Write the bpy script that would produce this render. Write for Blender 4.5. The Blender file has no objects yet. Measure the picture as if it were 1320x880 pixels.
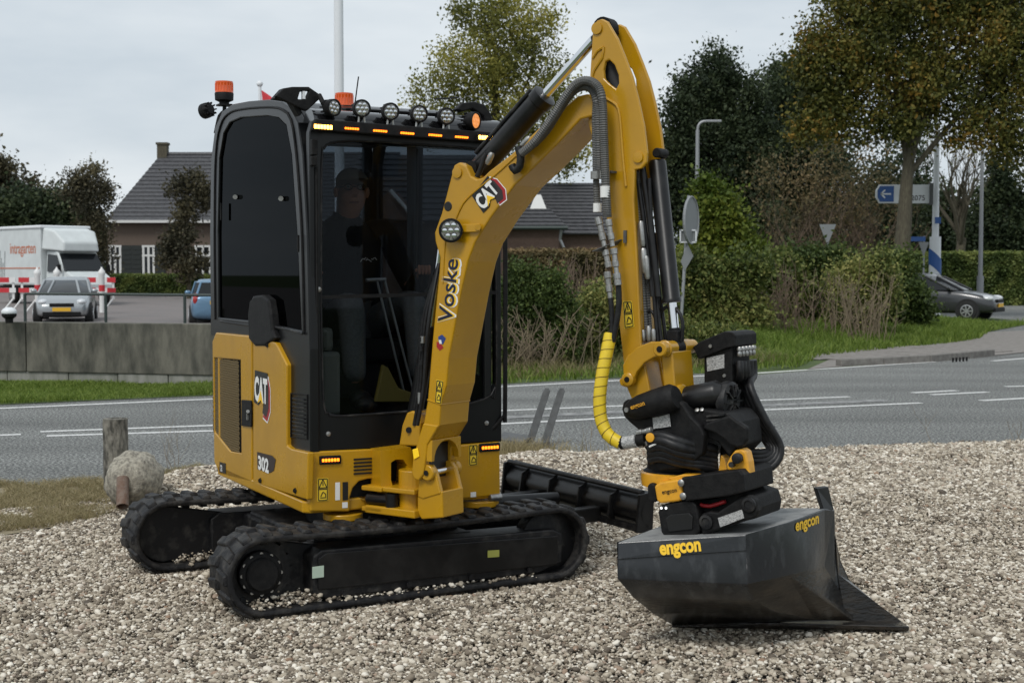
import bpy, bmesh, math, random
import numpy as np
from mathutils import Vector, Matrix, noise
from mathutils.geometry import tessellate_polygon
random.seed(7); rng = np.random.default_rng(7)
SC = bpy.context.scene; COL = SC.collection
R = math.radians
# ------------------------------------------------------------------ camera, sky, sun, exposure
CAMH, FPX = 1.5, 1800.0
PITCH = math.atan(90/FPX)
cd = bpy.data.cameras.new('camera'); cam = bpy.data.objects.new('camera', cd); COL.objects.link(cam)
cam.location = (0, 0, CAMH); cam.rotation_euler = (R(90)-PITCH, 0, 0)
cd.sensor_width = 36; cd.lens = 36*FPX/1320; cd.clip_end = 2000; cd.clip_start = .05
cd.dof.use_dof = True; cd.dof.focus_distance = 6.2; cd.dof.aperture_fstop = 8.0
SC.camera = cam
SUN_EL, SUN_ROT = R(52), R(208)
w = bpy.data.worlds.new('World'); SC.world = w; w.use_nodes = True
nt = w.node_tree; nt.nodes.clear()
sky = nt.nodes.new('ShaderNodeTexSky'); sky.sky_type = 'NISHITA'; sky.sun_disc = False
sky.sun_elevation = SUN_EL; sky.sun_rotation = SUN_ROT; sky.air_density = 1; sky.dust_density = 3
hsv = nt.nodes.new('ShaderNodeHueSaturation'); hsv.inputs['Saturation'].default_value = .35
nt.links.new(sky.outputs[0], hsv.inputs['Color'])
tc = nt.nodes.new('ShaderNodeTexCoord'); mp = nt.nodes.new('ShaderNodeMapping'); mp.inputs['Scale'].default_value = (1, 1, 3.2)
nz = nt.nodes.new('ShaderNodeTexNoise'); nz.inputs['Scale'].default_value = 3.1; nz.inputs['Detail'].default_value = 5; nz.inputs['Roughness'].default_value = .55
nt.links.new(tc.outputs['Generated'], mp.inputs[0]); nt.links.new(mp.outputs[0], nz.inputs['Vector'])
cr = nt.nodes.new('ShaderNodeValToRGB'); cr.color_ramp.elements[0].position = .3; cr.color_ramp.elements[0].color = (5.9, 6.8, 7.6, 1)
cr.color_ramp.elements[1].position = .7; cr.color_ramp.elements[1].color = (8.9, 9.5, 9.9, 1)
nt.links.new(nz.outputs[0], cr.inputs[0])
mx = nt.nodes.new('ShaderNodeMix'); mx.data_type = 'RGBA'; mx.inputs[0].default_value = .82
nt.links.new(hsv.outputs[0], mx.inputs[6]); nt.links.new(cr.outputs[0], mx.inputs[7])
bg = nt.nodes.new('ShaderNodeBackground'); bg.inputs[1].default_value = .10
wo = nt.nodes.new('ShaderNodeOutputWorld'); nt.links.new(mx.outputs[2], bg.inputs[0]); nt.links.new(bg.outputs[0], wo.inputs[0])
sl_ = bpy.data.lights.new('sun', 'SUN'); sl_.energy = 1.75; sl_.angle = R(18); sl_.color = (1, .97, .93)
so = bpy.data.objects.new('sun', sl_); COL.objects.link(so)
_sd = Vector((math.sin(SUN_ROT)*math.cos(SUN_EL), math.cos(SUN_ROT)*math.cos(SUN_EL), math.sin(SUN_EL)))
so.rotation_euler = _sd.to_track_quat('Z', 'Y').to_euler(); so.location = _sd*30
SC.view_settings.view_transform = 'Standard'; SC.view_settings.look = 'None'; SC.view_settings.exposure = 0.0; SC.view_settings.gamma = 1
SC.cycles.max_bounces = 8; SC.cycles.transparent_max_bounces = 16
# ------------------------------------------------------------------ helpers
V = Vector
_cp, _sp = math.cos(PITCH), math.sin(PITCH)
def ray(u, v):
    x = (u-660)/FPX; y = (440-v)/FPX
    return V((x, _cp+_sp*y, -_sp+_cp*y))
def P(u, v, Y):                       # point at depth Y
    r = ray(u, v); t = Y/r[1]; return V((r[0]*t, Y, CAMH+r[2]*t))
def G(u, v, z=0):                     # point at height z
    r = ray(u, v); t = (z-CAMH)/r[2]; return V((r[0]*t, r[1]*t, z))
def HIT(u, v, o, n):
    r = ray(u, v); c = V((0, 0, CAMH)); t = (V(o)-c).dot(n)/r.dot(n); return c+r*t
_k = R(28)
SO = V((-.77, 7.02, 0)); SR = V((math.cos(_k), math.sin(_k), 0)); SF_ = V((math.sin(_k), -math.cos(_k), 0)); Z = V((0, 0, 1))
def S(a, b, z): return SO+SR*a+SF_*b+Z*z
def sf(u, v, b=.6): return HIT(u, v, S(0, b, 0), SF_)
def sl(u, v, a=-.5): return HIT(u, v, S(a, 0, 0), SR)
_k = R(30)
UO = V((-.755, 6.906, 0)); UX = V((math.cos(_k), math.sin(_k), 0)); UY = V((-math.sin(_k), math.cos(_k), 0))
def U(x, y, z): return UO+UX*x+UY*y+Z*z
_k = R(56)
BO = V((-.453, 6.34, 0)); BD = V((math.sin(_k), -math.cos(_k), 0)); BN = V((math.cos(_k), math.sin(_k), 0))
def B(t, n, z): return BO+BD*t+BN*n+Z*z
def bp(u, v, n=-.11): return HIT(u, v, B(0, n, 0), BN)

class MB:
    def __init__(s): s.v = []; s.f = []; s.m = []
    def add(s, vs, fs, m=0):
        k = len(s.v); s.v += [tuple(x) for x in vs]; s.f += [tuple(i+k for i in f) for f in fs]; s.m += [m]*len(fs); return s
    def box(s, c, size, ax=None, m=0):
        c = V(c); X, Y, Zz = ax or (V((1, 0, 0)), V((0, 1, 0)), V((0, 0, 1)))
        hx, hy, hz = [q/2 for q in size]
        vs = [c+X*(i*hx)+Y*(j*hy)+Zz*(k*hz) for i in (-1, 1) for j in (-1, 1) for k in (-1, 1)]
        return s.add(vs, [(0, 1, 3, 2), (4, 6, 7, 5), (0, 4, 5, 1), (2, 3, 7, 6), (0, 2, 6, 4), (1, 5, 7, 3)], m)
    def prism(s, pts, off, holes=(), m=0):
        off = V(off); loops = [[V(p) for p in pts]]+[[V(p) for p in h] for h in holes]
        allp = [p for l in loops for p in l]; n = len(allp)
        if holes: tri = [tuple(t) for t in tessellate_polygon(loops)]
        else: tri = [tuple(range(n))]
        nrm = sum(((V(loops[0][i]).cross(loops[0][(i+1) % len(loops[0])])) for i in range(len(loops[0]))), V())
        if holes:
            t0 = tri[0]; tn = sum(((allp[t[1]]-allp[t[0]]).cross(allp[t[2]]-allp[t[0]]) for t in tri), V())
        fs = list(tri)+[tuple(i+n for i in reversed(t)) for t in tri]
        k = 0
        for l in loops:
            L = len(l)
            for i in range(L):
                j = (i+1) % L; fs.append((k+i, k+i+n, k+j+n, k+j))
            k += L
        return s.add(allp+[p+off for p in allp], fs, m)
    def loft(s, rings, caps=True, closed=True, m=0):
        n = len(rings[0]); vs = [p for r in rings for p in r]; fs = []
        for i in range(len(rings)-1):
            for j in range(n if closed else n-1):
                k = (j+1) % n; fs.append((i*n+j, i*n+k, (i+1)*n+k, (i+1)*n+j))
        if caps: fs += [tuple(reversed(range(n))), tuple((len(rings)-1)*n+j for j in range(n))]
        return s.add(vs, fs, m)
    def cyl(s, p0, p1, r0, r1=None, n=20, m=0, caps=True):
        p0, p1 = V(p0), V(p1); r1 = r0 if r1 is None else r1
        d = (p1-p0).normalized(); a = d.orthogonal().normalized(); b = d.cross(a)
        rg = [[p+(a*math.cos(2*math.pi*i/n)+b*math.sin(2*math.pi*i/n))*r for i in range(n)] for p, r in ((p0, r0), (p1, r1))]
        return s.loft(rg, caps, True, m)
    def lathe(s, o, d, prof, n=24, m=0):      # prof: (r, along d)
        o = V(o); d = V(d).normalized(); a = d.orthogonal().normalized(); b = d.cross(a)
        return s.loft([[o+d*h+(a*math.cos(2*math.pi*i/n)+b*math.sin(2*math.pi*i/n))*max(r, 1e-4) for i in range(n)] for r, h in prof], True, True, m)
    def tube(s, path, r, n=8, m=0, step=None, corr=None, smooth=True):
        pts = [V(p) for p in path]
        if smooth and len(pts) > 2:
            q = []; st = step or .02
            for i in range(len(pts)-1):
                p0 = pts[max(i-1, 0)]; p1 = pts[i]; p2 = pts[i+1]; p3 = pts[min(i+2, len(pts)-1)]
                k = max(2, int((p2-p1).length/st))
                for j in range(k):
                    t = j/k; q.append(.5*((2*p1)+(p2-p0)*t+(2*p0-5*p1+4*p2-p3)*t*t+(3*p1-p0-3*p2+p3)*t**3))
            q.append(pts[-1]); pts = q
        elif corr:
            L = (pts[-1]-pts[0]).length; k = int(L/(step or .01)); pts = [pts[0].lerp(pts[-1], i/k) for i in range(k+1)]
        rings = []; up = None; dist = 0
        for i, p in enumerate(pts):
            t = (pts[min(i+1, len(pts)-1)]-pts[max(i-1, 0)]).normalized()
            if up is None: up = t.orthogonal().normalized()
            up = (up-t*up.dot(t)).normalized(); b = t.cross(up)
            rr = r(i/(len(pts)-1)) if callable(r) else r
            if i: dist += (p-pts[i-1]).length
            if corr: rr *= 1+corr*(1 if i % 2 else -1)
            rings.append([p+(up*math.cos(2*math.pi*k/n)+b*math.sin(2*math.pi*k/n))*rr for k in range(n)])
        return s.loft(rings, True, True, m)
    def sphere(s, c, r, n=12, k=8, sc=(1, 1, 1), m=0):
        c = V(c); rings = []
        for i in range(1, k):
            th = math.pi*i/k
            rings.append([c+V((r*sc[0]*math.sin(th)*math.cos(2*math.pi*j/n), r*sc[1]*math.sin(th)*math.sin(2*math.pi*j/n), -r*sc[2]*math.cos(th))) for j in range(n)])
        return s.loft(rings, True, True, m)
    def build(s, name, mats, parent=None, bevel=0, seg=2, smooth=None, local=False, kind=None, label=None):
        o = V((0, 0, 0))
        if parent is not None and not local: o = V(parent.get('_o', (0, 0, 0)))
        elif parent is None and not local: o = V((0, 0, 0))
        me = bpy.data.meshes.new(name)
        me.from_pydata([(x[0]-o[0], x[1]-o[1], x[2]-o[2]) for x in s.v], [], s.f)
        mats = mats if isinstance(mats, (list, tuple)) else [mats]
        for q in mats: me.materials.append(q)
        if len(mats) > 1: me.polygons.foreach_set('material_index', s.m)
        bm = bmesh.new(); bm.from_mesh(me); bmesh.ops.recalc_face_normals(bm, faces=bm.faces[:]); bm.to_mesh(me); bm.free()
        if smooth is not None:
            me.polygons.foreach_set('use_smooth', [True]*len(me.polygons)); me.set_sharp_from_angle(angle=R(smooth))
        ob = bpy.data.objects.new(name, me); COL.objects.link(ob)
        if parent is not None: ob.parent = parent; ob['_o'] = tuple(o) if not local else (0, 0, 0)
        if bevel:
            b = ob.modifiers.new('bevel', 'BEVEL'); b.width = bevel; b.segments = seg; b.limit_method = 'ANGLE'; b.angle_limit = R(35); b.harden_normals = False
        if kind: ob['kind'] = kind
        if label: ob['label'] = label
        return ob
def thing(name, label, cat, loc=(0, 0, 0), rotz=0, group=None):
    o = bpy.data.objects.new(name, None); COL.objects.link(o); o.location = loc; o.rotation_euler = (0, 0, rotz)
    o.empty_display_size = .2; o['label'] = label; o['category'] = cat; o['_o'] = tuple(loc)
    if group: o['group'] = group
    return o
def tag(o, label=None, cat=None, group=None, kind=None):
    for k, q in (('label', label), ('category', cat), ('group', group), ('kind', kind)):
        if q: o[k] = q
    return o
def npmesh(name, verts, faces, mat, parent=None, tint=None, kind=None, smooth=False):
    """verts (n,3), faces (m,k) numpy"""
    o = np.array(parent.get('_o', (0, 0, 0))) if parent is not None else np.zeros(3)
    me = bpy.data.meshes.new(name); n = len(verts); m, k = faces.shape
    me.vertices.add(n); me.vertices.foreach_set('co', (verts-o).astype(np.float32).ravel())
    me.loops.add(m*k); me.loops.foreach_set('vertex_index', faces.astype(np.int32).ravel())
    me.polygons.add(m); me.polygons.foreach_set('loop_start', np.arange(0, m*k, k, dtype=np.int32))
    me.update(calc_edges=True)
    if tint is not None:
        a = me.attributes.new('tint', 'FLOAT', 'POINT'); a.data.foreach_set('value', tint.astype(np.float32))
    if smooth: me.polygons.foreach_set('use_smooth', [True]*m)
    me.materials.append(mat)
    ob = bpy.data.objects.new(name, me); COL.objects.link(ob)
    if parent is not None: ob.parent = parent; ob['_o'] = tuple(o)
    if kind: ob['kind'] = kind
    return ob
# ------------------------------------------------------------------ materials
def mat(name, col, rough=.5, metal=0, spec=.5, coat=0, nscale=0, namt=0, col2=None, bump=0, bscale=None, ndet=4, emit=None, estr=0, rlo=None, trans=0, stretch=None, mid=(.35, .65)):
    m = bpy.data.materials.new(name); m.use_nodes = True; t = m.node_tree; p = t.nodes['Principled BSDF']
    p.inputs['Base Color'].default_value = (*col, 1); p.inputs['Roughness'].default_value = rough; p.inputs['Metallic'].default_value = metal
    p.inputs['Specular IOR Level'].default_value = spec; p.inputs['Coat Weight'].default_value = coat; p.inputs['Coat Roughness'].default_value = .15
    if emit: p.inputs['Emission Color'].default_value = (*emit, 1); p.inputs['Emission Strength'].default_value = estr
    if nscale:
        tcn = t.nodes.new('ShaderNodeTexCoord'); src = tcn.outputs['Object']
        if stretch:
            mpn = t.nodes.new('ShaderNodeMapping'); mpn.inputs['Scale'].default_value = stretch; t.links.new(src, mpn.inputs[0]); src = mpn.outputs[0]
        n = t.nodes.new('ShaderNodeTexNoise'); n.inputs['Scale'].default_value = nscale; n.inputs['Detail'].default_value = ndet; n.inputs['Roughness'].default_value = .6
        t.links.new(src, n.inputs['Vector'])
        mr = t.nodes.new('ShaderNodeMapRange'); mr.inputs[1].default_value = mid[0]; mr.inputs[2].default_value = mid[1]; t.links.new(n.outputs[0], mr.inputs[0])
        if col2 is not None:
            mxn = t.nodes.new('ShaderNodeMix'); mxn.data_type = 'RGBA'; mxn.inputs[6].default_value = (*col, 1); mxn.inputs[7].default_value = (*col2, 1)
            ml = t.nodes.new('ShaderNodeMath'); ml.operation = 'MULTIPLY'; ml.inputs[1].default_value = namt or 1; t.links.new(mr.outputs[0], ml.inputs[0])
            t.links.new(ml.outputs[0], mxn.inputs[0]); t.links.new(mxn.outputs[2], p.inputs['Base Color'])
        if rlo is not None:
            r2 = t.nodes.new('ShaderNodeMapRange'); r2.inputs[3].default_value = rlo; r2.inputs[4].default_value = rough; t.links.new(mr.outputs[0], r2.inputs[0]); t.links.new(r2.outputs[0], p.inputs['Roughness'])
        if bump:
            n2 = t.nodes.new('ShaderNodeTexNoise'); n2.inputs['Scale'].default_value = bscale or nscale*4; n2.inputs['Detail'].default_value = 6; t.links.new(src, n2.inputs['Vector'])
            b = t.nodes.new('ShaderNodeBump'); b.inputs['Strength'].default_value = bump; b.inputs['Distance'].default_value = .01; t.links.new(n2.outputs[0], b.inputs['Height']); t.links.new(b.outputs[0], p.inputs['Normal'])
    return m
def leafmat(name, cols, trans=.25, rough=.6):
    m = bpy.data.materials.new(name); m.use_nodes = True; t = m.node_tree; p = t.nodes['Principled BSDF']; out = t.nodes['Material Output']
    a = t.nodes.new('ShaderNodeAttribute'); a.attribute_name = 'tint'
    c = t.nodes.new('ShaderNodeValToRGB'); e = c.color_ramp.elements
    while len(e) < len(cols): e.new(.5)
    for i, q in enumerate(cols): e[i].position = i/(len(cols)-1); e[i].color = (*q, 1)
    t.links.new(a.outputs['Fac'], c.inputs[0]); t.links.new(c.outputs[0], p.inputs['Base Color']); p.inputs['Roughness'].default_value = rough; p.inputs['Specular IOR Level'].default_value = .25
    tr = t.nodes.new('ShaderNodeBsdfTranslucent'); t.links.new(c.outputs[0], tr.inputs[0])
    mxs = t.nodes.new('ShaderNodeMixShader'); mxs.inputs[0].default_value = trans; t.links.new(p.outputs[0], mxs.inputs[1]); t.links.new(tr.outputs[0], mxs.inputs[2]); t.links.new(mxs.outputs[0], out.inputs[0])
    return m
def glassmat(name, tint, refl=1.0, rough=.02):
    m = bpy.data.materials.new(name); m.use_nodes = True; t = m.node_tree; t.nodes.remove(t.nodes['Principled BSDF']); out = t.nodes['Material Output']
    tr = t.nodes.new('ShaderNodeBsdfTransparent'); tr.inputs[0].default_value = (*tint, 1)
    gl = t.nodes.new('ShaderNodeBsdfGlossy'); gl.inputs['Roughness'].default_value = rough; gl.inputs[0].default_value = (.9, .95, 1, 1)
    lw = t.nodes.new('ShaderNodeFresnel'); lw.inputs[0].default_value = 1.45
    ml = t.nodes.new('ShaderNodeMath'); ml.operation = 'MULTIPLY'; ml.inputs[1].default_value = refl; t.links.new(lw.outputs[0], ml.inputs[0])
    mxs = t.nodes.new('ShaderNodeMixShader'); t.links.new(ml.outputs[0], mxs.inputs[0]); t.links.new(tr.outputs[0], mxs.inputs[1]); t.links.new(gl.outputs[0], mxs.inputs[2]); t.links.new(mxs.outputs[0], out.inputs[0])
    return m
M = {}
M['yellow'] = mat('yellow_paint', (.50, .262, .004), .40, coat=.25, nscale=3.5, namt=.7, col2=(.38, .20, .015), rlo=.26, bump=.03, bscale=60, ndet=9, mid=(.4, .72))
M['tyellow'] = mat('orange_yellow_paint', (.75, .36, .02), .4, coat=.3, nscale=25, namt=.6, col2=(.5, .23, .02), mid=(.5, .75))
M['black'] = mat('black_paint', (.006, .006, .0065), .34, spec=.35, coat=.0, nscale=9, namt=.7, col2=(.03, .029, .028), mid=(.45, .8))
M['cabblack'] = mat('cab_black_paint', (.004, .0045, .005), .30, spec=.35, nscale=4, namt=.5, col2=(.008, .008, .009))
M['matteblack'] = mat('matt_black_plastic', (.0055, .0055, .006), .6, spec=.2, nscale=30, namt=.6, col2=(.018, .0175, .017), bump=.15)
M['dusty'] = mat('dusty_black_steel', (.008, .008, .009), .5, spec=.35, nscale=14, namt=.8, col2=(.085, .08, .072), mid=(.5, .85), bump=.2)
M['rubber'] = mat('track_rubber', (.010, .010, .011), .6, spec=.3, nscale=16, namt=.9, col2=(.075, .07, .063), mid=(.45, .8), bump=.4, bscale=60)
M['hose'] = mat('rubber_hose', (.006, .006, .007), .45, spec=.35, nscale=40, namt=.5, col2=(.03, .03, .03))
M['sleeve'] = mat('grey_spiral_sleeve', (.075, .078, .078), .5, nscale=40, namt=.7, col2=(.11, .105, .095))
M['chrome'] = mat('chrome', (.75, .76, .78), .09, metal=1)
M['steel'] = mat('zinc_steel', (.42, .42, .41), .42, metal=.9, nscale=50, namt=.7, col2=(.25, .24, .22))
M['galv'] = mat('galvanised_steel', (.10, .103, .103), .6, metal=.1, nscale=20, namt=.8, col2=(.06, .062, .062))
M['yhose'] = mat('yellow_hose_wrap', (.78, .56, .02), .4, nscale=30, namt=.6, col2=(.6, .42, .03))
M['white'] = mat('white_print', (.78, .78, .76), .5)
M['ink'] = mat('black_print', (.008, .008, .008), .4)
M['red'] = mat('red_print', (.35, .015, .02), .4)
M['dred'] = mat('dark_print', (.03, .02, .02), .4)
M['blue'] = mat('blue_print', (.02, .05, .22), .4)
M['navy'] = mat('navy_print', (.006, .010, .035), .4)
M['yprint'] = mat('yellow_print', (.9, .55, .02), .5)
M['warn'] = mat('warning_label_yellow', (.8, .56, .03), .5)
M['labelgrey'] = mat('grey_label', (.45, .45, .44), .5, nscale=120, namt=.9, col2=(.16, .16, .16), stretch=(1, 1, 3), mid=(.5, .55))
M['amber'] = mat('lit_amber_led', (.6, .2, .01), .3, emit=(1, .17, .008), estr=3.8)
M['amberhot'] = mat('bright_amber_led', (.9, .5, .1), .3, emit=(1, .42, .05), estr=14)
M['ambdome'] = mat('amber_dome', (.62, .085, .008), .15, emit=(.9, .12, .01), estr=.10, nscale=1, coat=.5)
M['lens'] = mat('lamp_lens', (.35, .34, .32), .12, metal=.4, nscale=90, namt=1, col2=(.08, .08, .08), mid=(.4, .6))
M['lensamb'] = mat('lamp_lens_amber', (.6, .25, .08), .2, emit=(1, .35, .08), estr=.7, nscale=90, namt=1, col2=(.2, .06, .02))
M['glass'] = glassmat('cab_glass', (.74, .76, .77), .18)
M['rglass'] = glassmat('rear_cab_glass', (.36, .39, .42), .1)
M['dglass'] = glassmat('dark_door_glass', (.02, .02, .022), .16)
M['carglass'] = glassmat('car_glass', (.18, .2, .22), 1.6, .05)
M['bucket'] = mat('bucket_paint', (.016, .018, .021), .26, coat=.1, nscale=16, namt=.6, col2=(.11, .115, .12), mid=(.50, .85), ndet=10, stretch=(1, 1, .45), bump=.12, bscale=45)
M['worn'] = mat('worn_earthy_steel', (.010, .009, .008), .26, nscale=7, namt=.8, col2=(.05, .038, .026), mid=(.45, .8), bump=.25, bscale=30, rlo=.22, stretch=(1, 1, 3))
M['dust'] = mat('bucket_dusty_top', (.26, .265, .26), .7, nscale=10, namt=.85, col2=(.09, .093, .095), mid=(.42, .75), bump=.2, bscale=120)
M['skin'] = mat('skin', (.50, .25, .17), .5, nscale=30, namt=.5, col2=(.35, .16, .11))
M['shirt'] = mat('black_shirt', (.012, .012, .013), .85, nscale=50, namt=.6, col2=(.02, .02, .02), bump=.3)
M['jeans'] = mat('grey_jeans', (.09, .095, .10), .8, nscale=70, namt=.7, col2=(.05, .055, .06), bump=.4)
M['hair'] = mat('grey_hair', (.22, .19, .16), .7)
M['seat'] = mat('seat_fabric', (.02, .02, .022), .8, nscale=90, namt=.5, col2=(.035, .035, .035))
M['asphalt'] = mat('asphalt', (.060, .062, .060), .85, nscale=42, namt=1, col2=(.50, .51, .48), bump=.8, bscale=70, mid=(.43, .72), ndet=3)
_t = M['asphalt'].node_tree; _n = _t.nodes.new('ShaderNodeTexNoise'); _n.inputs['Scale'].default_value = .55; _n.inputs['Detail'].default_value = 5; _m = _t.nodes.new('ShaderNodeMapping'); _m.inputs['Scale'].default_value = (.25, 1.6, 1); _m.inputs['Rotation'].default_value = (0, 0, R(-22)); _c = _t.nodes.new('ShaderNodeTexCoord')
_t.links.new(_c.outputs['Object'], _m.inputs[0]); _t.links.new(_m.outputs[0], _n.inputs['Vector']); _r = _t.nodes.new('ShaderNodeMapRange'); _r.inputs[1].default_value = .3; _r.inputs[2].default_value = .7; _r.inputs[3].default_value = .62; _r.inputs[4].default_value = 1.10; _t.links.new(_n.outputs[0], _r.inputs[0])
_p = _t.nodes['Principled BSDF']; _s = _p.inputs['Base Color'].links[0].from_socket; _v = _t.nodes.new('ShaderNodeVectorMath'); _v.operation = 'SCALE'; _t.links.new(_s, _v.inputs[0]); _t.links.new(_r.outputs[0], _v.inputs['Scale']); _t.links.new(_v.outputs[0], _p.inputs['Base Color'])
M['paint'] = mat('road_paint', (.66, .66, .64), .6, nscale=22, namt=.85, col2=(.22, .22, .21), mid=(.5, .72), bump=.2)
M['paintworn'] = mat('worn_road_paint', (.30, .30, .29), .7, nscale=9, namt=1, col2=(.12, .12, .12), mid=(.4, .62))
M['conc'] = mat('concrete', (.15, .142, .115), .85, nscale=2.6, namt=1, col2=(.05, .05, .04), mid=(.36, .64), bump=.3, bscale=18, stretch=(2.2, 2.2, .7), ndet=8)
M['conc2'] = mat('pale_concrete', (.27, .265, .24), .85, nscale=3, namt=.9, col2=(.13, .135, .11), mid=(.4, .68), bump=.3, bscale=18, stretch=(2.5, 2.5, .6), ndet=8)
M['lump'] = mat('rough_concrete_lump', (.40, .37, .30), .9, nscale=34, namt=.85, col2=(.10, .09, .075), mid=(.38, .66), bump=1, bscale=70, ndet=12)
M['stump'] = mat('weathered_stump', (.24, .225, .19), .95, nscale=16, namt=.95, col2=(.05, .048, .04), mid=(.38, .6), bump=1, bscale=50, ndet=10, stretch=(1.5, 1.5, .6))
M['rust'] = mat('rusty_pipe', (.13, .07, .045), .85, nscale=25, namt=.8, col2=(.20, .16, .13), bump=.5)
M['groundg'] = mat('gravel_bed', (.09, .083, .07), .95, nscale=30, namt=.9, col2=(.2, .185, .16), bump=.8, bscale=60)
M['soil'] = mat('verge_soil', (.17, .145, .09), .95, nscale=5, namt=.9, col2=(.34, .285, .19), bump=.8, bscale=30, ndet=8)
M['turf'] = mat('turf', (.045, .075, .018), .95, nscale=4, namt=.9, col2=(.08, .11, .03), bump=.8, bscale=30)
M['lot'] = mat('parking_clinker', (.15, .14, .135), .9, nscale=.7, namt=.9, col2=(.21, .18, .17), bump=.2, bscale=9, ndet=8, stretch=(.5, 2, 1))
M['paving'] = mat('paving_slab', (.17, .155, .14), .9, nscale=8, namt=.8, col2=(.26, .24, .22), bump=.4)
M['kerb'] = mat('kerb_stone', (.13, .12, .11), .9, nscale=10, namt=.8, col2=(.22, .21, .19), bump=.4)
M['brick'] = mat('brown_brick', (.085, .066, .052), .9, nscale=14, namt=.9, col2=(.15, .11, .085), bump=.3, stretch=(1, 1, 4))
M['brick2'] = mat('dark_brick', (.115, .075, .058), .9, nscale=14, namt=.9, col2=(.17, .115, .09), bump=.3, stretch=(1, 1, 4))
M['rooft'] = mat('roof_tiles', (.038, .038, .042), .6, nscale=7, namt=.8, col2=(.085, .085, .09), bump=.2)
M['trim'] = mat('white_trim', (.6, .6, .58), .6)
M['shutter'] = mat('dark_shutter', (.012, .016, .014), .5)
M['bark'] = mat('bark', (.055, .045, .032), .9, nscale=12, namt=.9, col2=(.11, .10, .065), bump=.8, stretch=(2, 2, .5), ndet=8)
M['twig'] = mat('twig', (.17, .12, .085), .9, nscale=5, namt=.8, col2=(.09, .065, .045))
M['drytwig'] = mat('dry_stalks', (.24, .19, .12), .9, nscale=5, namt=.8, col2=(.14, .11, .08))
M['hedge'] = mat('hedge_core', (.02, .03, .01), .95)
M['silver'] = mat('silver_car_paint', (.36, .38, .39), .3, metal=.5, coat=.6)
M['bluecar'] = mat('light_blue_car_paint', (.13, .24, .36), .3, metal=.3, coat=.6)
M['greycar'] = mat('dark_grey_car_paint', (.04, .041, .044), .28, metal=.3, coat=.7)
M['tyre'] = mat('tyre', (.012, .012, .012), .8)
M['plate'] = mat('yellow_plate', (.75, .42, .02), .5)
M['truck'] = mat('truck_white', (.62, .66, .66), .45, nscale=2, namt=.6, col2=(.5, .53, .53))
M['tgrey'] = mat('truck_grey_print', (.18, .2, .2), .5)
M['orange'] = mat('orange_print', (.5, .16, .08), .5)
M['bwhite'] = mat('barrier_white', (.75, .75, .74), .5)
M['bred'] = mat('barrier_red', (.55, .03, .04), .5)
M['signblue'] = mat('sign_blue', (.02, .09, .30), .4)
M['signgrey'] = mat('sign_back_grey', (.22, .23, .235), .5, metal=.3)
M['pole'] = mat('grey_pole', (.30, .31, .32), .5, metal=.3)
M['polew'] = mat('white_pole', (.72, .74, .76), .4)
M['poled'] = mat('dark_rail', (.03, .045, .04), .5)
# leaves
M['l_green'] = leafmat('leaf_green', [(0.030, 0.051, 0.012), (0.083, 0.120, 0.030), (0.210, 0.240, 0.068)])
M['l_autumn'] = leafmat('leaf_autumn', [(0.033, 0.040, 0.009), (0.076, 0.087, 0.019), (0.164, 0.152, 0.033), (0.281, 0.164, 0.030)])
M['l_olive'] = leafmat('leaf_olive_gold', [(0.078, 0.091, 0.023), (0.234, 0.234, 0.058), (0.500, 0.442, 0.104)], .5)
M['l_dark'] = leafmat('leaf_dark', [(0.018, 0.030, 0.015), (0.042, 0.060, 0.027), (0.083, 0.105, 0.045)])
M['l_bright'] = leafmat('leaf_bright', [(0.047, 0.080, 0.009), (0.103, 0.140, 0.019), (0.187, 0.206, 0.028)])
M['l_brown'] = leafmat('leaf_brown', [(0.053, 0.053, 0.024), (0.135, 0.112, 0.053), (0.255, 0.180, 0.090)])
M['l_mix'] = leafmat('leaf_mixed', [(0.029, 0.046, 0.010), (0.085, 0.117, 0.026), (0.182, 0.202, 0.058), (0.338, 0.312, 0.104)])
M['l_bronze'] = leafmat('leaf_bronze', [(0.033, 0.033, 0.021), (0.075, 0.068, 0.039), (0.150, 0.128, 0.068)])
M['g_green'] = leafmat('grass_green', [(.06, .10, .015), (.13, .20, .03), (.27, .33, .08)], .4)
M['g_dry'] = leafmat('grass_dry', [(.14, .14, .05), (.30, .25, .13), (.48, .40, .25)], .3)
# ------------------------------------------------------------------ text on a plane
def text(s, o, xd, width, matr, parent, name='lettering', off=.0, shear=0, bold=.0, hscale=1, nrm=None, height=None, up=None, t=.0006):
    """lettering starting at world point o, running along xd for `width` metres"""
    cu = bpy.data.curves.new('t', 'FONT'); cu.body = s; cu.shear = shear; cu.offset = bold; cu.resolution_u = 3
    ob = bpy.data.objects.new('t', cu); COL.objects.link(ob)
    dg = bpy.context.evaluated_depsgraph_get(); me = bpy.data.meshes.new_from_object(ob.evaluated_get(dg)); bpy.data.objects.remove(ob)
    co = np.empty(len(me.vertices)*3); me.vertices.foreach_get('co', co); co = co.reshape(-1, 3)
    w0, w1 = co[:, 0].min(), co[:, 0].max(); k = width/(w1-w0)
    nrm = V(nrm).normalized(); xd = V(xd).normalized(); yd = (V(up) if up is not None else nrm.cross(xd)).normalized()
    ky = k*hscale if height is None else height/(co[:, 1].max()-min(0, co[:, 1].min()))
    mb = MB(); oo = V(o)+nrm*off
    vs = [oo+xd*((c[0]-w0)*k)+yd*(c[1]*ky) for c in co]
    fs = [tuple(p.vertices) for p in me.polygons]
    mb.add(vs, fs); bpy.data.meshes.remove(me)
    return mb.build(name, matr, parent)
def decal(pts, nrm, matr, parent, name='sticker', off=.001, m=None):
    n = V(nrm).normalized(); mb = MB(); mb.prism([V(p)+n*off for p in pts], n*.0006); return mb.build(name, matr, parent)
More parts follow.
